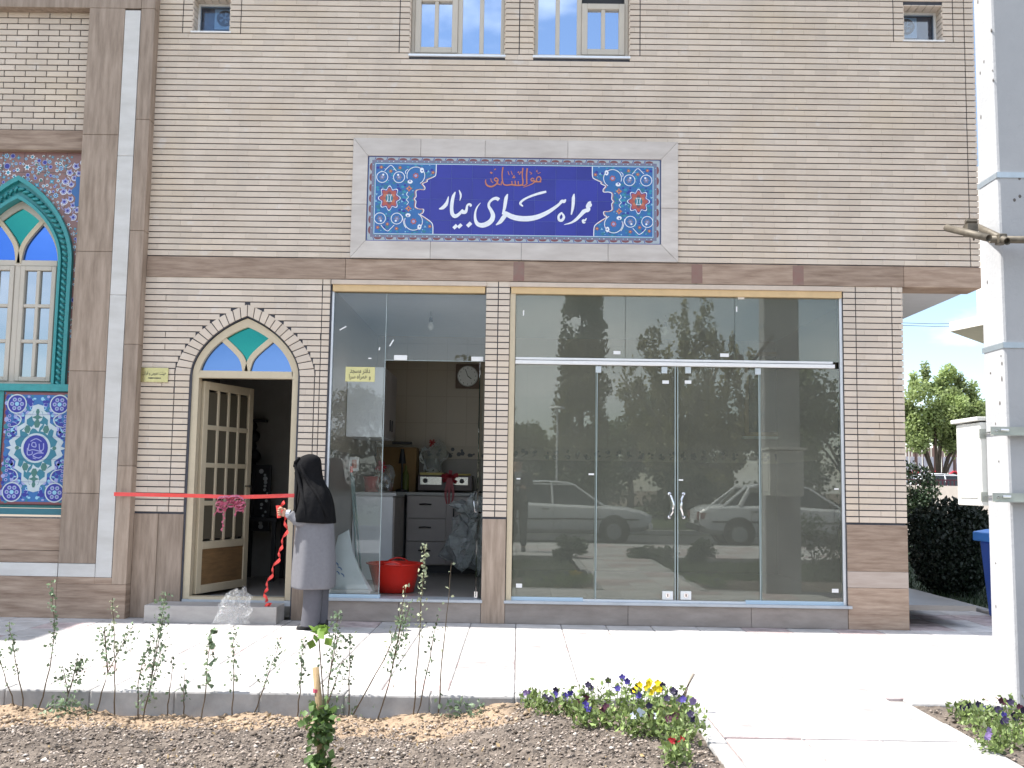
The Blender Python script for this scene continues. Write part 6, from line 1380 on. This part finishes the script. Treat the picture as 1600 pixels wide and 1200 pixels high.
for py_ in (673, 777):
    z = at(1548, py_, b0_-.03)[1]
    mb = MB(); x0b = at(1549, 672, b0_-.02)[0]; mb.box(x0b, 3.45, b0_-.045, b0_-.007, z-.028, z-.022); mb.box(x0b, 3.45, b0_-.013, b0_-.007, z-.022, z+.026)
    mb.box(2.90, 2.94, -2.86+.001, -2.852, z-.03, z+.03); mb.build('angle_iron', mat('angle_iron', (.38, .40, .36), .5, metal=.4, var=.12), pl)
    mb = MB(); mb.tube([(2.925, -2.865, z+.005), (2.925, b0_-.02, z+.005)], .006, 6); mb.tube([(2.925, b0_-.02, z+.005), (x0b+.05, b0_-.03, z+.005)], .008, 6); mb.tube([(x0b+.03, b0_-.022, z), (x0b+.03, b0_-.012, z)], .009, 6); mb.build('bolt', STEEL, pl)
sc = thing('scaffold_pipes', 'three short rusty scaffold pipes clamped together on the pole', 'pipes', tuple(at3(1535, 362, -3.1)))
def pipe(a, b, r_, name='pipe'):
    a, b = Vector(a), Vector(b); mb = MB(); d = (b-a).normalized(); u = d.cross(Vector((0, 0, 1))).normalized(); v = d.cross(u)
    def ring(p, r1): return [tuple(p+(u*math.cos(q)+v*math.sin(q))*r1) for q in [2*math.pi*j/14 for j in range(14)]]
    mb.loft([ring(a+d*.04, r_*.8), ring(a, r_*.8), ring(a, r_), ring(b, r_), ring(b, r_*.8), ring(b-d*.04, r_*.8)]); return smooth(mb.build(name, RUST, sc))
pipe(at3(1479, 356, -3.15), at3(1545, 372, -3.5), .022); pipe(at3(1512, 347, -2.6), at3(1574, 377, -3.42), .022); pipe(at3(1546, 374, -3.30), at3(1546, 374, -3.30)+Vector((.75, -.0, .0)), .022)
mb = MB(); c = at3(1517, 360, -3.2)
mb.box(c.x-.035, c.x+.03, c.y-.035, c.y+.035, c.z-.035, c.z+.035); mb.tube([tuple(c+Vector((0, 0, .02))), tuple(c+Vector((-.02, -.01, .075)))], .008, 6); mb.tube([tuple(c+Vector((-.04, -.02, .05))), tuple(c+Vector((.03, -.02, .05)))], .014, 6); mb.tube([tuple(c+Vector((.01, -.01, -.03))), tuple(c+Vector((.012, -.01, -.065)))], .007, 6)
bevel(mb.build('clamp', RUST, sc), .004)
c = at3(1563, 374, -3.32); mb = MB(); mb.box(c.x-.02, c.x+.03, c.y-.03, c.y+.035, c.z-.03, c.z+.03); bevel(mb.build('clamp', RUST, sc), .006)

# ================================================================ BEYOND THE RIGHT CORNER
c = at(1541, 890, .9); BLUEP = mat('blue_plastic', (.02, .22, .75), .4, var=.05); bz = at(1540, 828, .9)[1]
t = thing('waste_bin', 'blue plastic bin half hidden behind the concrete pole', 'bin', (c[0]+.2, .9, 0))
xa = at(1524, 840, .9)[0]+.12
mb = MB(); mb.loft([[(xa+.10, .75, 0), (xa+.48, .75, 0), (xa+.48, 1.15, 0), (xa+.10, 1.15, 0)], [(xa+.05, .68, bz-.12), (xa+.53, .68, bz-.12), (xa+.53, 1.2, bz-.12), (xa+.05, 1.2, bz-.12)]]); bevel(recalc(mb.build('tub', mat('blue_dark_plastic', (.012, .09, .50), .4), t)), .02)
mb = MB(); mb.loft([[(xa, .64, bz-.12), (xa+.58, .64, bz-.12), (xa+.58, 1.24, bz-.12), (xa, 1.24, bz-.12)], [(xa+.0, .64, bz-.03), (xa+.58, .64, bz-.03), (xa+.58, 1.24, bz-.03), (xa, 1.24, bz-.03)], [(xa+.10, .74, bz+.0), (xa+.48, .74, bz+.0), (xa+.48, 1.14, bz+.0), (xa+.10, 1.14, bz)]]); bevel(recalc(mb.build('lid', BLUEP, t)), .012)
MB().tube([(xa+.09, .66, bz-.01), (xa+.11, .66, bz+.05), (xa+.47, .66, bz+.05), (xa+.49, .66, bz-.01)], .015, 8).build('handle', BLUEP, t)
# lawn
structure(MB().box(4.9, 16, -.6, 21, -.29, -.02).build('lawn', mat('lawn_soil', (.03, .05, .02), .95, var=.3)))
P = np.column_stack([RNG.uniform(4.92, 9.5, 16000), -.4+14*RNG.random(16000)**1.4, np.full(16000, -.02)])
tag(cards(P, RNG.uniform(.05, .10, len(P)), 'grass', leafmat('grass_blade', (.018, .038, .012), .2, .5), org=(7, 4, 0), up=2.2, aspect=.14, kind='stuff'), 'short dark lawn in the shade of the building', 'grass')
def tree(name, label, cat, base, H, crown, n, leaf, lm, trunk_r=.12, forks=5, up=.2, group=None, trunk_h=None, bark=None):
    """crown = list of ellipsoids (dx,dy,z,rx,ry,rz); leaves thickest towards the outside, with gaps between the clumps"""
    t = thing(name, label, cat, base, group); bark = bark or mat('bark', (.09, .07, .05), .95, var=.3, bump=.6); mb = MB(); B = Vector(base)
    th = trunk_h or H*.3; mb.tube([tuple(B), tuple(B+Vector((.05, 0, th*.5))), tuple(B+Vector((0, .03, th)))], [trunk_r*1.2, trunk_r, trunk_r*.8], 9)
    for e in random.sample(crown, min(forks, len(crown))):
        top = B+Vector((e[0], e[1], e[2])); mid = (B+Vector((0, 0, th))).lerp(top, .5)+Vector((0, 0, .15*H*.3)); mb.tube([tuple(B+Vector((0, 0, th*.85))), tuple(mid), tuple(top)], [trunk_r*.55, trunk_r*.35, trunk_r*.12], 6)
    smooth(mb.build('trunk', bark, t)); vol = np.array([e[3]*e[4]*e[5] for e in crown])**.67; vol = vol/vol.sum(); idx = RNG.choice(len(crown), n, p=vol); C = np.array(crown)[idx]
    d = RNG.normal(size=(n, 3)); d /= np.linalg.norm(d, axis=1)[:, None]; r_ = RNG.random(n)**.45; P = C[:, :3]+d*C[:, 3:6]*r_[:, None]+np.array(base)
    # clumping: keep leaves where a wavy field is high
    f = np.sin(P[:, 0]*3.1/max(.4, leaf*4)*.35+P[:, 2]*2.3)+np.sin(P[:, 1]*2.7+P[:, 2]*3.9)+np.sin(P[:, 0]*4.3-P[:, 2]*1.7+P[:, 1]); keep = f+RNG.normal(0, .8, n) > -.9; P = P[keep]
    cards(P, RNG.uniform(leaf*.6, leaf*1.3, len(P)), 'crown', lm, t, tone=(RNG.random(len(crown))[idx][keep]*.6+.2), up=up, aspect=.7)
    return t
random.seed(2)
# big dark bush
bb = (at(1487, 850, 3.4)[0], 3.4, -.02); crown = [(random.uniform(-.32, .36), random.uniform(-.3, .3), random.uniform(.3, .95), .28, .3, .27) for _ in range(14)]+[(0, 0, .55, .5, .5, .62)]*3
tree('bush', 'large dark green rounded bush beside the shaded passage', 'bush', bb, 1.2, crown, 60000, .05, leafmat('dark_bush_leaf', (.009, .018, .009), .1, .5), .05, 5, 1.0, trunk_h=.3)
b2 = at(1424, 745, 16); tree('bush', 'small dark bush seen past the brick corner in front of the fence', 'bush', (b2[0], 16, 0), 2, [(random.uniform(-.3, .3), random.uniform(-.3, .3), random.uniform(.5, 1.6), .4, .4, .4) for _ in range(8)], 14000, .08, leafmat('mid_bush_leaf', (.02, .04, .015), .2, .5), .05, 4, .3, trunk_h=.4)
# low wall, raised street, fence, tree, car far off
def ax(px_, py_, Y): x, z = at(px_, py_, Y); return x
t = tag(MB().box(9, 26, 27.8, 28.05, -.2, at(1470, 759, 28)[1]).build('low_wall', mat('pale_render', (.60, .56, .50), .8, var=.06), org=(14, 28, 0)), 'long low pale wall beyond the passage', 'wall')
structure(MB().box(5, 40, 15, 27.7, -.29, .0).build('pavement', mat('far_paving', (.52, .45, .38), .9, var=.1)))
structure(MB().box(5, 60, 28.1, 60, -.29, .45).build('road', mat('asphalt', (.055, .055, .058))))
rl = thing('railing', 'dark red low railing along the far street', 'railing', (15, 30, .45)); rz_ = at(1470, 749, 30)[1]
mb = MB(); mb.box(10, 26, 29.98, 30.02, rz_-.05, rz_); mb.box(10, 26, 29.98, 30.02, .55, .6); mb.build('rail', mat('maroon_paint', (.12, .03, .04), .6), rl)
mb = MB()
for k in range(110): mb.box(10+.145*k, 10.05+.145*k, 29.985, 30.015, .6, rz_-.05)
mb.build('bars', mat('maroon_paint', (.12, .03, .04)), rl)['kind'] = 'stuff'
fn = thing('street_fence', 'tall brown fence hung with white cloth and red swags behind the far tree', 'fence', (17, 42, .45)); ft = at(1470, 700, 42)[1]
x = 14.0; k = 0
while x < 22.5:
    MB().box(x-.05, x+.05, 41.95, 42.05, .45, ft+.25).build('post', mat('fence_brown', (.16, .09, .07), .7), fn)
    for j in range(6): MB().box(x+.06+.15*j, x+.17+.15*j, 41.98, 42.02, .5, ft).build('picket', mat('fence_pink', (.36, .24, .20), .7), fn)
    for j in range(3): MB().box(x+.10+.29*j, x+.30+.29*j, 41.93, 41.96, .55, ft-.45).build('white_cloth', mat('cloth_white', (.60, .57, .60), .9, var=.1), fn)
    mb = MB(); mb.tube([(x+.9*u, 41.9, ft-1.15-.22*math.sin(math.pi*u)) for u in [i/8 for i in range(9)]], .05, 6); mb.build('red_swag', mat('swag_red', (.5, .03, .05), .7), fn); x += .95
tb = (at(1466, 740, 34)[0], 34, .45); H = at(1466, 556, 34)[1]-.45
random.seed(14); crown = [(random.uniform(-1.35, 1.5), random.uniform(-1, 1), random.uniform(.40*H, .80*H), .55, .6, .5) for _ in range(24)]+[(-.95, 0, .83*H, .18, .2, .5), (-.45, 0, .88*H, .16, .2, .55), (-.2, 0, .78*H, .3, .3, .3), (.55, 0, .88*H, .4, .3, .45), (1.0, 0, .82*H, .3, .3, .5), (.3, .2, .8*H, .4, .3, .5), (1.5, 0, .75*H, .3, .3, .6), (0, 0, .58*H, 1.3, .9, .8)]
tree('street_tree', 'bright green leafy street tree with a forked trunk seen right of the shop', 'tree', tb, H, crown, 30000, .15, leafmat('bright_leaf', (.27, .34, .13), .45, .55), .13, 8, .1, trunk_h=1.0)
tree('street_tree', 'darker green tree standing behind the bright one near the pole', 'tree', (at(1540, 740, 44)[0], 44, .45), 6, [(random.uniform(-1.6, 1.6), random.uniform(-1, 1), random.uniform(2.6, 5.0), .9, .9, .8) for _ in range(14)], 12000, .2, leafmat('mid_leaf', (.16, .25, .07), .35, .5), .15, 6, .1)
# overhanging corner of the next building
nb = thing('neighbour_building', 'white building corner with a projecting upper floor beyond the passage', 'building', (10, 9, 0)); e0, z0 = at(1484, 518, 9); z1 = at(1484, 494, 9)[1]
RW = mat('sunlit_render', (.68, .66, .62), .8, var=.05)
qd = [(e0, 9), (e0+1.2, 5), (e0+7, 6), (e0+8, 12), (e0+3, 12.5)]
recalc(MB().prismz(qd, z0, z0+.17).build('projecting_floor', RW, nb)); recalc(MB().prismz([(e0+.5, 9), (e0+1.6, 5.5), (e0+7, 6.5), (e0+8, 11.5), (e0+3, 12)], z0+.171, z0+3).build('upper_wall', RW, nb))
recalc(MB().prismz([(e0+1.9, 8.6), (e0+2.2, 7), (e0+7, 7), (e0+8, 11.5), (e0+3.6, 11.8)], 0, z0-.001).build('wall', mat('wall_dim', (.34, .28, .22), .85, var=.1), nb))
wr = thing('power_line', 'thin overhead wires crossing the sky right of the building', 'wires', (14, 40, 8))
for py_ in (505, 509): mb = MB(); mb.tube([at3(1395, py_-1, 40), at3(1460, py_+1, 40), at3(1540, py_, 40)], .012, 4); mb.build('wire', BLACK, wr)

# ================================================================ CARS
def car(label, loc, rot, colour, group, kind=0, cat='car'):
    """boxy saloon, 4.4 m; built facing +x"""
    t = thing('parked_car', label, cat, loc, group, rot=rot); PA = mat('car_paint_'+colour, dict(white=(.62, .63, .64), silver=(.42, .44, .46))[colour], .3, var=.02, coat=.5)
    GL = mat('car_glass', (.02, .025, .028), .08, var=.1); RUB = mat('rubber', (.02, .02, .02), .8, var=.2); L = 2.2
    prof = [(-L, .50, .60, .70), (-L+.03, .42, .82, .78), (-L+.25, .30, .93, .82), (-1.35, .26, .955, .83), (-.8, .24, .95, .84), (0, .24, .93, .845), (.7, .24, .91, .84), (1.0, .25, .895, .835), (1.6, .28, .85, .82), (L-.15, .32, .76, .80), (L-.01, .42, .68, .74), (L, .48, .60, .70)]
    mb = MB()
    rings = [[(x, -w, zb+.10), (x, -w*1.0, (zb+zt)*.5), (x, -w*.985, zt-.06), (x, -w*.93, zt), (x, 0, zt+.025), (x, w*.93, zt), (x, w*.985, zt-.06), (x, w, (zb+zt)*.5), (x, w, zb+.10), (x, w*.8, zb), (x, -w*.8, zb)] for x, zb, zt, w in prof]
    mb.loft(rings); o = recalc(mb.build('body', PA, t, local=True)); smooth(o); bevel(o, .02, 2)
    gh = [(-1.55, .94, .0, .76), (-1.12, .94, .40, .76), (-.95, .94, .455, .75), (-.2, .93, .49, .74), (.25, .93, .465, .74), (.40, .92, .43, .74), (1.05, .90, .0, .76)]
    mb = MB(); mb.loft([[(x, -w, zb-.01), (x, -w+.16*h/.49, zb+h), (x, w-.16*h/.49, zb+h), (x, w, zb-.01)] for x, zb, h, w in gh]); recalc(mb.build('windows', GL, t, local=True))
    mb = MB(); mb.loft([[(x, -.61, z), (x, -.55, z+.025), (x, 0, z+.045), (x, .55, z+.025), (x, .61, z)] for x, z in ((-1.08, 1.355), (-.85, 1.405), (-.2, 1.425), (.25, 1.40), (.42, 1.355))]); o = recalc(mb.build('roof', PA, t, local=True)); smooth(o)
    for s_ in (-1, 1):
        for a, b, r_ in (((-1.62, .755, .945), (-1.08, .60, 1.37), .035), ((-1.25, .77, .94), (-.98, .63, 1.38), .05), ((-.12, .765, .93), (-.15, .60, 1.41), .028), ((1.08, .765, .90), (.40, .60, 1.37), .03), ((-1.08, .60, 1.375), (.40, .60, 1.375), .022)):
            mb = MB(); mb.tube([(a[0], s_*a[1], a[2]), (b[0], s_*b[1], b[2])], r_, 6); mb.build('pillar', PA, t, local=True)
        MB().box(-1.9, 1.9, min(s_*.848, s_*.855), max(s_*.848, s_*.855), .56, .60).build('side_trim', RUB, t, local=True)
        for x in (-.1, .9, -1.0): MB().box(x-.004, x+.004, min(s_*.842, s_*.850), max(s_*.842, s_*.850), .35, .90).build('door_gap', RUB, t, local=True)
        for x in (-.3, .62 if False else -.02-.9): MB().box(x-.08, x+.08, min(s_*.845, s_*.865), max(s_*.845, s_*.865), .80, .825).build('door_handle', RUB, t, local=True)
        mb = MB(); mb.ball((.80, s_*.90, .98), .09, 8, 6, (.5, 1, .7)); mb.build('wing_mirror', RUB, t, local=True)
        for x in (-1.28, 1.32):
            MB().tube([(x, s_*.70, .33), (x, s_*.852, .33)], .36, 22).build('wheel_arch', RUB, t, local=True)
            wh = MB().tube([(x, s_*.66, .30), (x, s_*.70, .30), (x, s_*.84, .30), (x, s_*.862, .30)], [.26, .30, .30, .26], 22).build('tyre', mat('tyre', (.03, .03, .03), .9), t, local=True)
            MB().tube([(x, s_*.85, .30), (x, s_*.868, .30)], .18, 16).build('rim', mat('rim_metal', (.35, .36, .38), .35, metal=.7), wh, local=True)
        MB().box(-2.215, -2.16, s_*.72-.12 if s_ > 0 else -.74, s_*.72+.02 if s_ > 0 else -.58, .62, .80).build('tail_light', mat('tail_red', (.22, .03, .03), .3), t, local=True)
        MB().box(-2.16, -2.0, min(s_*.76, s_*.795), max(s_*.76, s_*.795), .64, .78).build('tail_light_side', mat('tail_red', (.22, .03, .03)), t, local=True)
        MB().box(2.15, 2.205, s_*.6-.13, s_*.6+.13, .56, .70).build('headlight', mat('lamp_glass', (.6, .62, .64), .15), t, local=True)
    for x in (-2.26, 2.22): bevel(MB().box(min(x, x*.96), max(x, x*.96), -.82, .82, .36, .50).build('bumper', RUB if kind else PA, t, local=True), .02)
    MB().box(2.195, 2.208, -.45, .45, .56, .69).build('grille', RUB, t, local=True); MB().box(-2.225, -2.215, -.25, .25, .52, .62).build('number_plate', WHITEP, t, local=True)
    return t
def mref(px_, Yd): return at(px_, 760, Yd)[0]           # where a thing seen mirrored in the glass really stands (x; it is Yd in front of the wall)
CYd = 15.6; x1 = mref(1013, CYd)
car('white saloon parked at the kerb behind the viewer, mirrored in the left glass panes', (x1-2.2, -CYd, -.13), 0, 'white', 'cars parked along the road')
x2 = mref(1083, CYd-.3)
car('white saloon with its tail to the path, mirrored in the right glass panes', (x2+2.22, -CYd+.3, -.13), 0, 'white', 'cars parked along the road', 1)
car('white car parked beyond the low wall under the street tree', (at(1472, 745, 31.5)[0], 31.5, .45), 0, 'white', 'cars parked along the road', 1)

# ================================================================ BEHIND THE VIEWER (seen mirrored in the glass)
def behind_tree(kind, px_, Yd, pytop, label, **k):
    x, _ = at(px_, 700, Yd); H = at(px_, pytop, Yd)[1]; return x, -Yd, H
x, y, H = behind_tree('c', 908, 24, 425, ''); H += 1.2
cr_ = [(random.uniform(-.2, .2)*(1-u), random.uniform(-.2, .2), .5+u*(H-.9), .15+.78*math.sin(math.pi*min(1, .30+.66*u))**.8, .7*(1-u*.7)+.1, .55) for u in [i/22 for i in range(23)]]
tree('cypress', 'tall dark tapering cypress across the road, mirrored left of centre in the big window', 'tree', (x, y, 0), H, cr_, 26000, .16, leafmat('cypress_leaf', (.15, .155, .08), .2, .4), .15, 6, 1.4, trunk_h=.8)
x, y, H = behind_tree('p', 1085, 27, 470, ''); random.seed(6); cr_ = []
for k in range(24):
    a = -1+2*k/23; top = H*(1.0-.33*abs(a)**1.3)*random.uniform(.88, 1.0); bx0 = a*2.9
    for j in range(7): u = j/6; cr_.append((bx0*(.35+.65*u), random.uniform(-.9, .9), 1.4+(top-1.4)*u, .42*(1.05-.8*u), .5*(1.1-.8*u), (top-1.4)/9))
tree('poplar', 'wide young poplar with many upright pointed branches, mirrored in the middle of the big window', 'tree', (x, y, 0), H, cr_, 46000, .15, leafmat('poplar_leaf', (.28, .265, .12), .3, .45), .2, 16, 1.2, trunk_h=1.2, bark=mat('pale_bark', (.3, .27, .2), .9, var=.2))
for px_, Yd, pyt, w_, la in ((700, 30, 560, 2.4, 'round leafy tree behind the cars far left of the poplar'), (820, 33, 648, 1.6, 'low round tree left of the cypress across the road'), (985, 34, 600, 1.8, 'small tree between the cypress and the poplar'), (1215, 30, 560, 1.9, 'rounded tree right of the poplar'), (1330, 34, 610, 3.4, 'broad tree behind the cars right of the poplar'), (600, 36, 600, 3.2, 'broad tree far to the left across the road'), (1450, 30, 590, 3.0, 'spreading tree at the right end of the far row')):
    x, y, H = behind_tree('t', px_, Yd, pyt, ''); cr_ = [(random.uniform(-w_, w_)*.7, random.uniform(-1, 1), random.uniform(.35, .85)*H, w_*.42, .9, H*.16) for _ in range(12)]
    tree('leafy_tree', la, 'tree', (x, y, 0), H, cr_, 9000, .2, leafmat('far_leaf', (.10, .13, .055), .25, .4), .14, 6, .2, group='trees across the road')
random.seed(12)
tree('hedge', 'long dark clipped hedge across the road, mirrored above the cars', 'hedge', (0, -20.9, -.1), 1.9, [(random.uniform(-20, 22), random.uniform(-.3, .3), random.uniform(.4, 1.6), .8, .5, .4) for _ in range(150)], 60000, .12, leafmat('hedge_leaf', (.035, .055, .02), .2, .4), .05, 4, .3, trunk_h=.4)
structure(MB().box(-60, 60, -60, -20.01, -.29, -.11).build('verge', mat('verge_grass', (.07, .09, .035), .95, var=.3)))
structure(MB().box(-60, 60, -20.4, -20.02, -.29, .0).build('kerb_far', CONC))
x = mref(866, 21.5); hz = at(866, 645, 21.5)[1]; t = thing('lamp_post', 'slim white garden lamp post across the road, mirrored left in the big window', 'lamp post', (x, -21.5, 0))
mb = MB(); mb.tube([(x, -19.9, -.1), (x, -19.9, hz)], .03, 8); mb.build('post', WHITEP, t); mb = MB(); mb.lathe([(.02, 0), (.22, .02), (.20, .07), (.03, .10)], (x, -19.9, hz), 16); mb.build('shade', WHITEP, t)
# lawn and shrubs in the beds near the viewer (mirrored low in the glass)
P = np.column_stack([RNG.uniform(-3.5, .9, 9000), RNG.uniform(-8.7, -5.2, 9000), np.full(9000, -.09)]); tag(cards(P, RNG.uniform(.04, .09, len(P)), 'ground_cover', leafmat('ground_cover', (.07, .11, .03), .3, .5), org=(-1, -7, -.1), up=1, aspect=.3, kind='stuff'), 'low green ground cover in the left bed near the viewer', 'ground cover')
P = np.column_stack([RNG.uniform(2.45, 7.5, 12000), RNG.uniform(-8.7, -5.2, 12000), np.full(12000, -.09)]); tag(cards(P, RNG.uniform(.04, .10, len(P)), 'ground_cover', leafmat('ground_cover', (.07, .11, .03)), org=(5, -7, -.1), up=1, aspect=.3, kind='stuff'), 'low green ground cover in the right bed near the viewer', 'ground cover')
for px_, py_, la, s_ in ((890, 872, 'small twiggy shrub at the far end of the left bed', .22), (1010, 868, 'rounded shrub at the far corner of the right bed beside the path', .3), (1085, 872, 'low shrub in the right bed along the road pavement', .25), (1285, 905, 'dense dark shrub in the right bed near the pole', .0)):
    x, yv = gr(px_, py_); y = -yv
    if s_ == 0: y = -5.2; x = mref(1275, 5.2); s_ = .42; hh = 1.1
    else: hh = .45
    tree('shrub', la, 'shrub', (x, max(y, -8.6), -.09), hh, [(random.uniform(-s_, s_), random.uniform(-.2, .2), random.uniform(.15, .9)*hh, s_*.6, s_*.5, hh*.25) for _ in range(8)], 2600, .05, leafmat('shrub_leaf', (.05, .08, .03), .25, .5), .02, 4, .4, trunk_h=.1)
# the photographer, mirrored in the glass
ph = thing('person', 'man in dark suit and pale shirt holding a phone, mirrored in the big window', 'person', (.02, -9.75, 0))
SUIT = mat('dark_suit', (.02, .02, .024), .8, var=.2); yb = -9.75
V_ = [(0, yb, .98), (0, yb, 1.2), (0, yb, 1.40), (0, yb+.01, 1.50), (0, yb+.03, 1.60), (0, yb+.03, 1.68), (-.19, yb, 1.40), (-.24, yb+.06, 1.14), (-.10, yb+.27, 1.18), (.19, yb, 1.40), (.24, yb+.06, 1.14), (.10, yb+.27, 1.18),
      (-.10, yb, .90), (-.11, yb+.01, .50), (-.12, yb, .08), (-.12, yb+.14, .03), (.10, yb, .90), (.11, yb+.01, .50), (.12, yb, .08), (.12, yb+.14, .03), (-.05, yb+.33, 1.20), (.05, yb+.33, 1.20)]
E_ = [(0, 1), (1, 2), (2, 3), (3, 4), (4, 5), (2, 6), (6, 7), (7, 8), (2, 9), (9, 10), (10, 11), (0, 12), (12, 13), (13, 14), (14, 15), (0, 16), (16, 17), (17, 18), (18, 19), (8, 20), (11, 21)]
skinbody('body', V_, E_, [.12, .12, .12, .055, .09, .08, .06, .045, .032, .06, .045, .032, .085, .06, .04, .035, .085, .06, .04, .035, .03, .03], SKIN, ph)
V2 = [(0, yb, .98), (0, yb, 1.2), (0, yb, 1.41), (-.19, yb, 1.41), (-.24, yb+.06, 1.14), (-.11, yb+.25, 1.18), (.19, yb, 1.41), (.24, yb+.06, 1.14), (.11, yb+.25, 1.18), (0, yb, .86)]
skinbody('jacket', V2, [(0, 1), (1, 2), (2, 3), (3, 4), (4, 5), (2, 6), (6, 7), (7, 8), (0, 9)], [(.17, .15), (.165, .15), (.14, .13), .075, .06, .045, .075, .06, .045, (.17, .15)], SUIT, ph)
V3 = [(0, yb, .95), (-.10, yb, .88), (-.11, yb+.01, .50), (-.12, yb, .09), (.10, yb, .88), (.11, yb+.01, .50), (.12, yb, .09)]
skinbody('trousers', V3, [(0, 1), (1, 2), (2, 3), (0, 4), (4, 5), (5, 6)], [.14, .11, .08, .065, .11, .08, .065], SUIT, ph)
for s_ in (-1, 1): mb = MB(); mb.ball((s_*.12, yb+.08, .045), .05, 10, 8, (.9, 2.6, .9)); smooth(mb.build('shoe', BLACK, ph))
mb = MB(); mb.prism([(-.07, 1.47), (.07, 1.47), (.02, 1.1), (-.02, 1.1)], yb+.135, yb+.15); mb.build('shirt', mat('pale_shirt', (.45, .46, .5), .8), ph)
mb = MB(); mb.ball((0, yb+.0, 1.69), .105, 12, 8, (.9, 1, .75)); smooth(mb.build('hair', BLACK, ph))
mb = MB(); mb.ball((0, yb+.13, 1.62), .014, 6, 5, (.8, 1.2, 1.4)); mb.ball((-.032, yb+.115, 1.645), .010, 6, 5); mb.ball((.032, yb+.115, 1.645), .010, 6, 5); mb.build('face_features', mat('brown_feature', (.10, .05, .035), .6), ph)
tag(MB().box(-.06, .06, -9.400, -9.390, 1.19, 1.235).build('phone', BLACK, org=(0, -9.395, 1.2)), 'black phone held up by the man in the dark suit', 'phone')
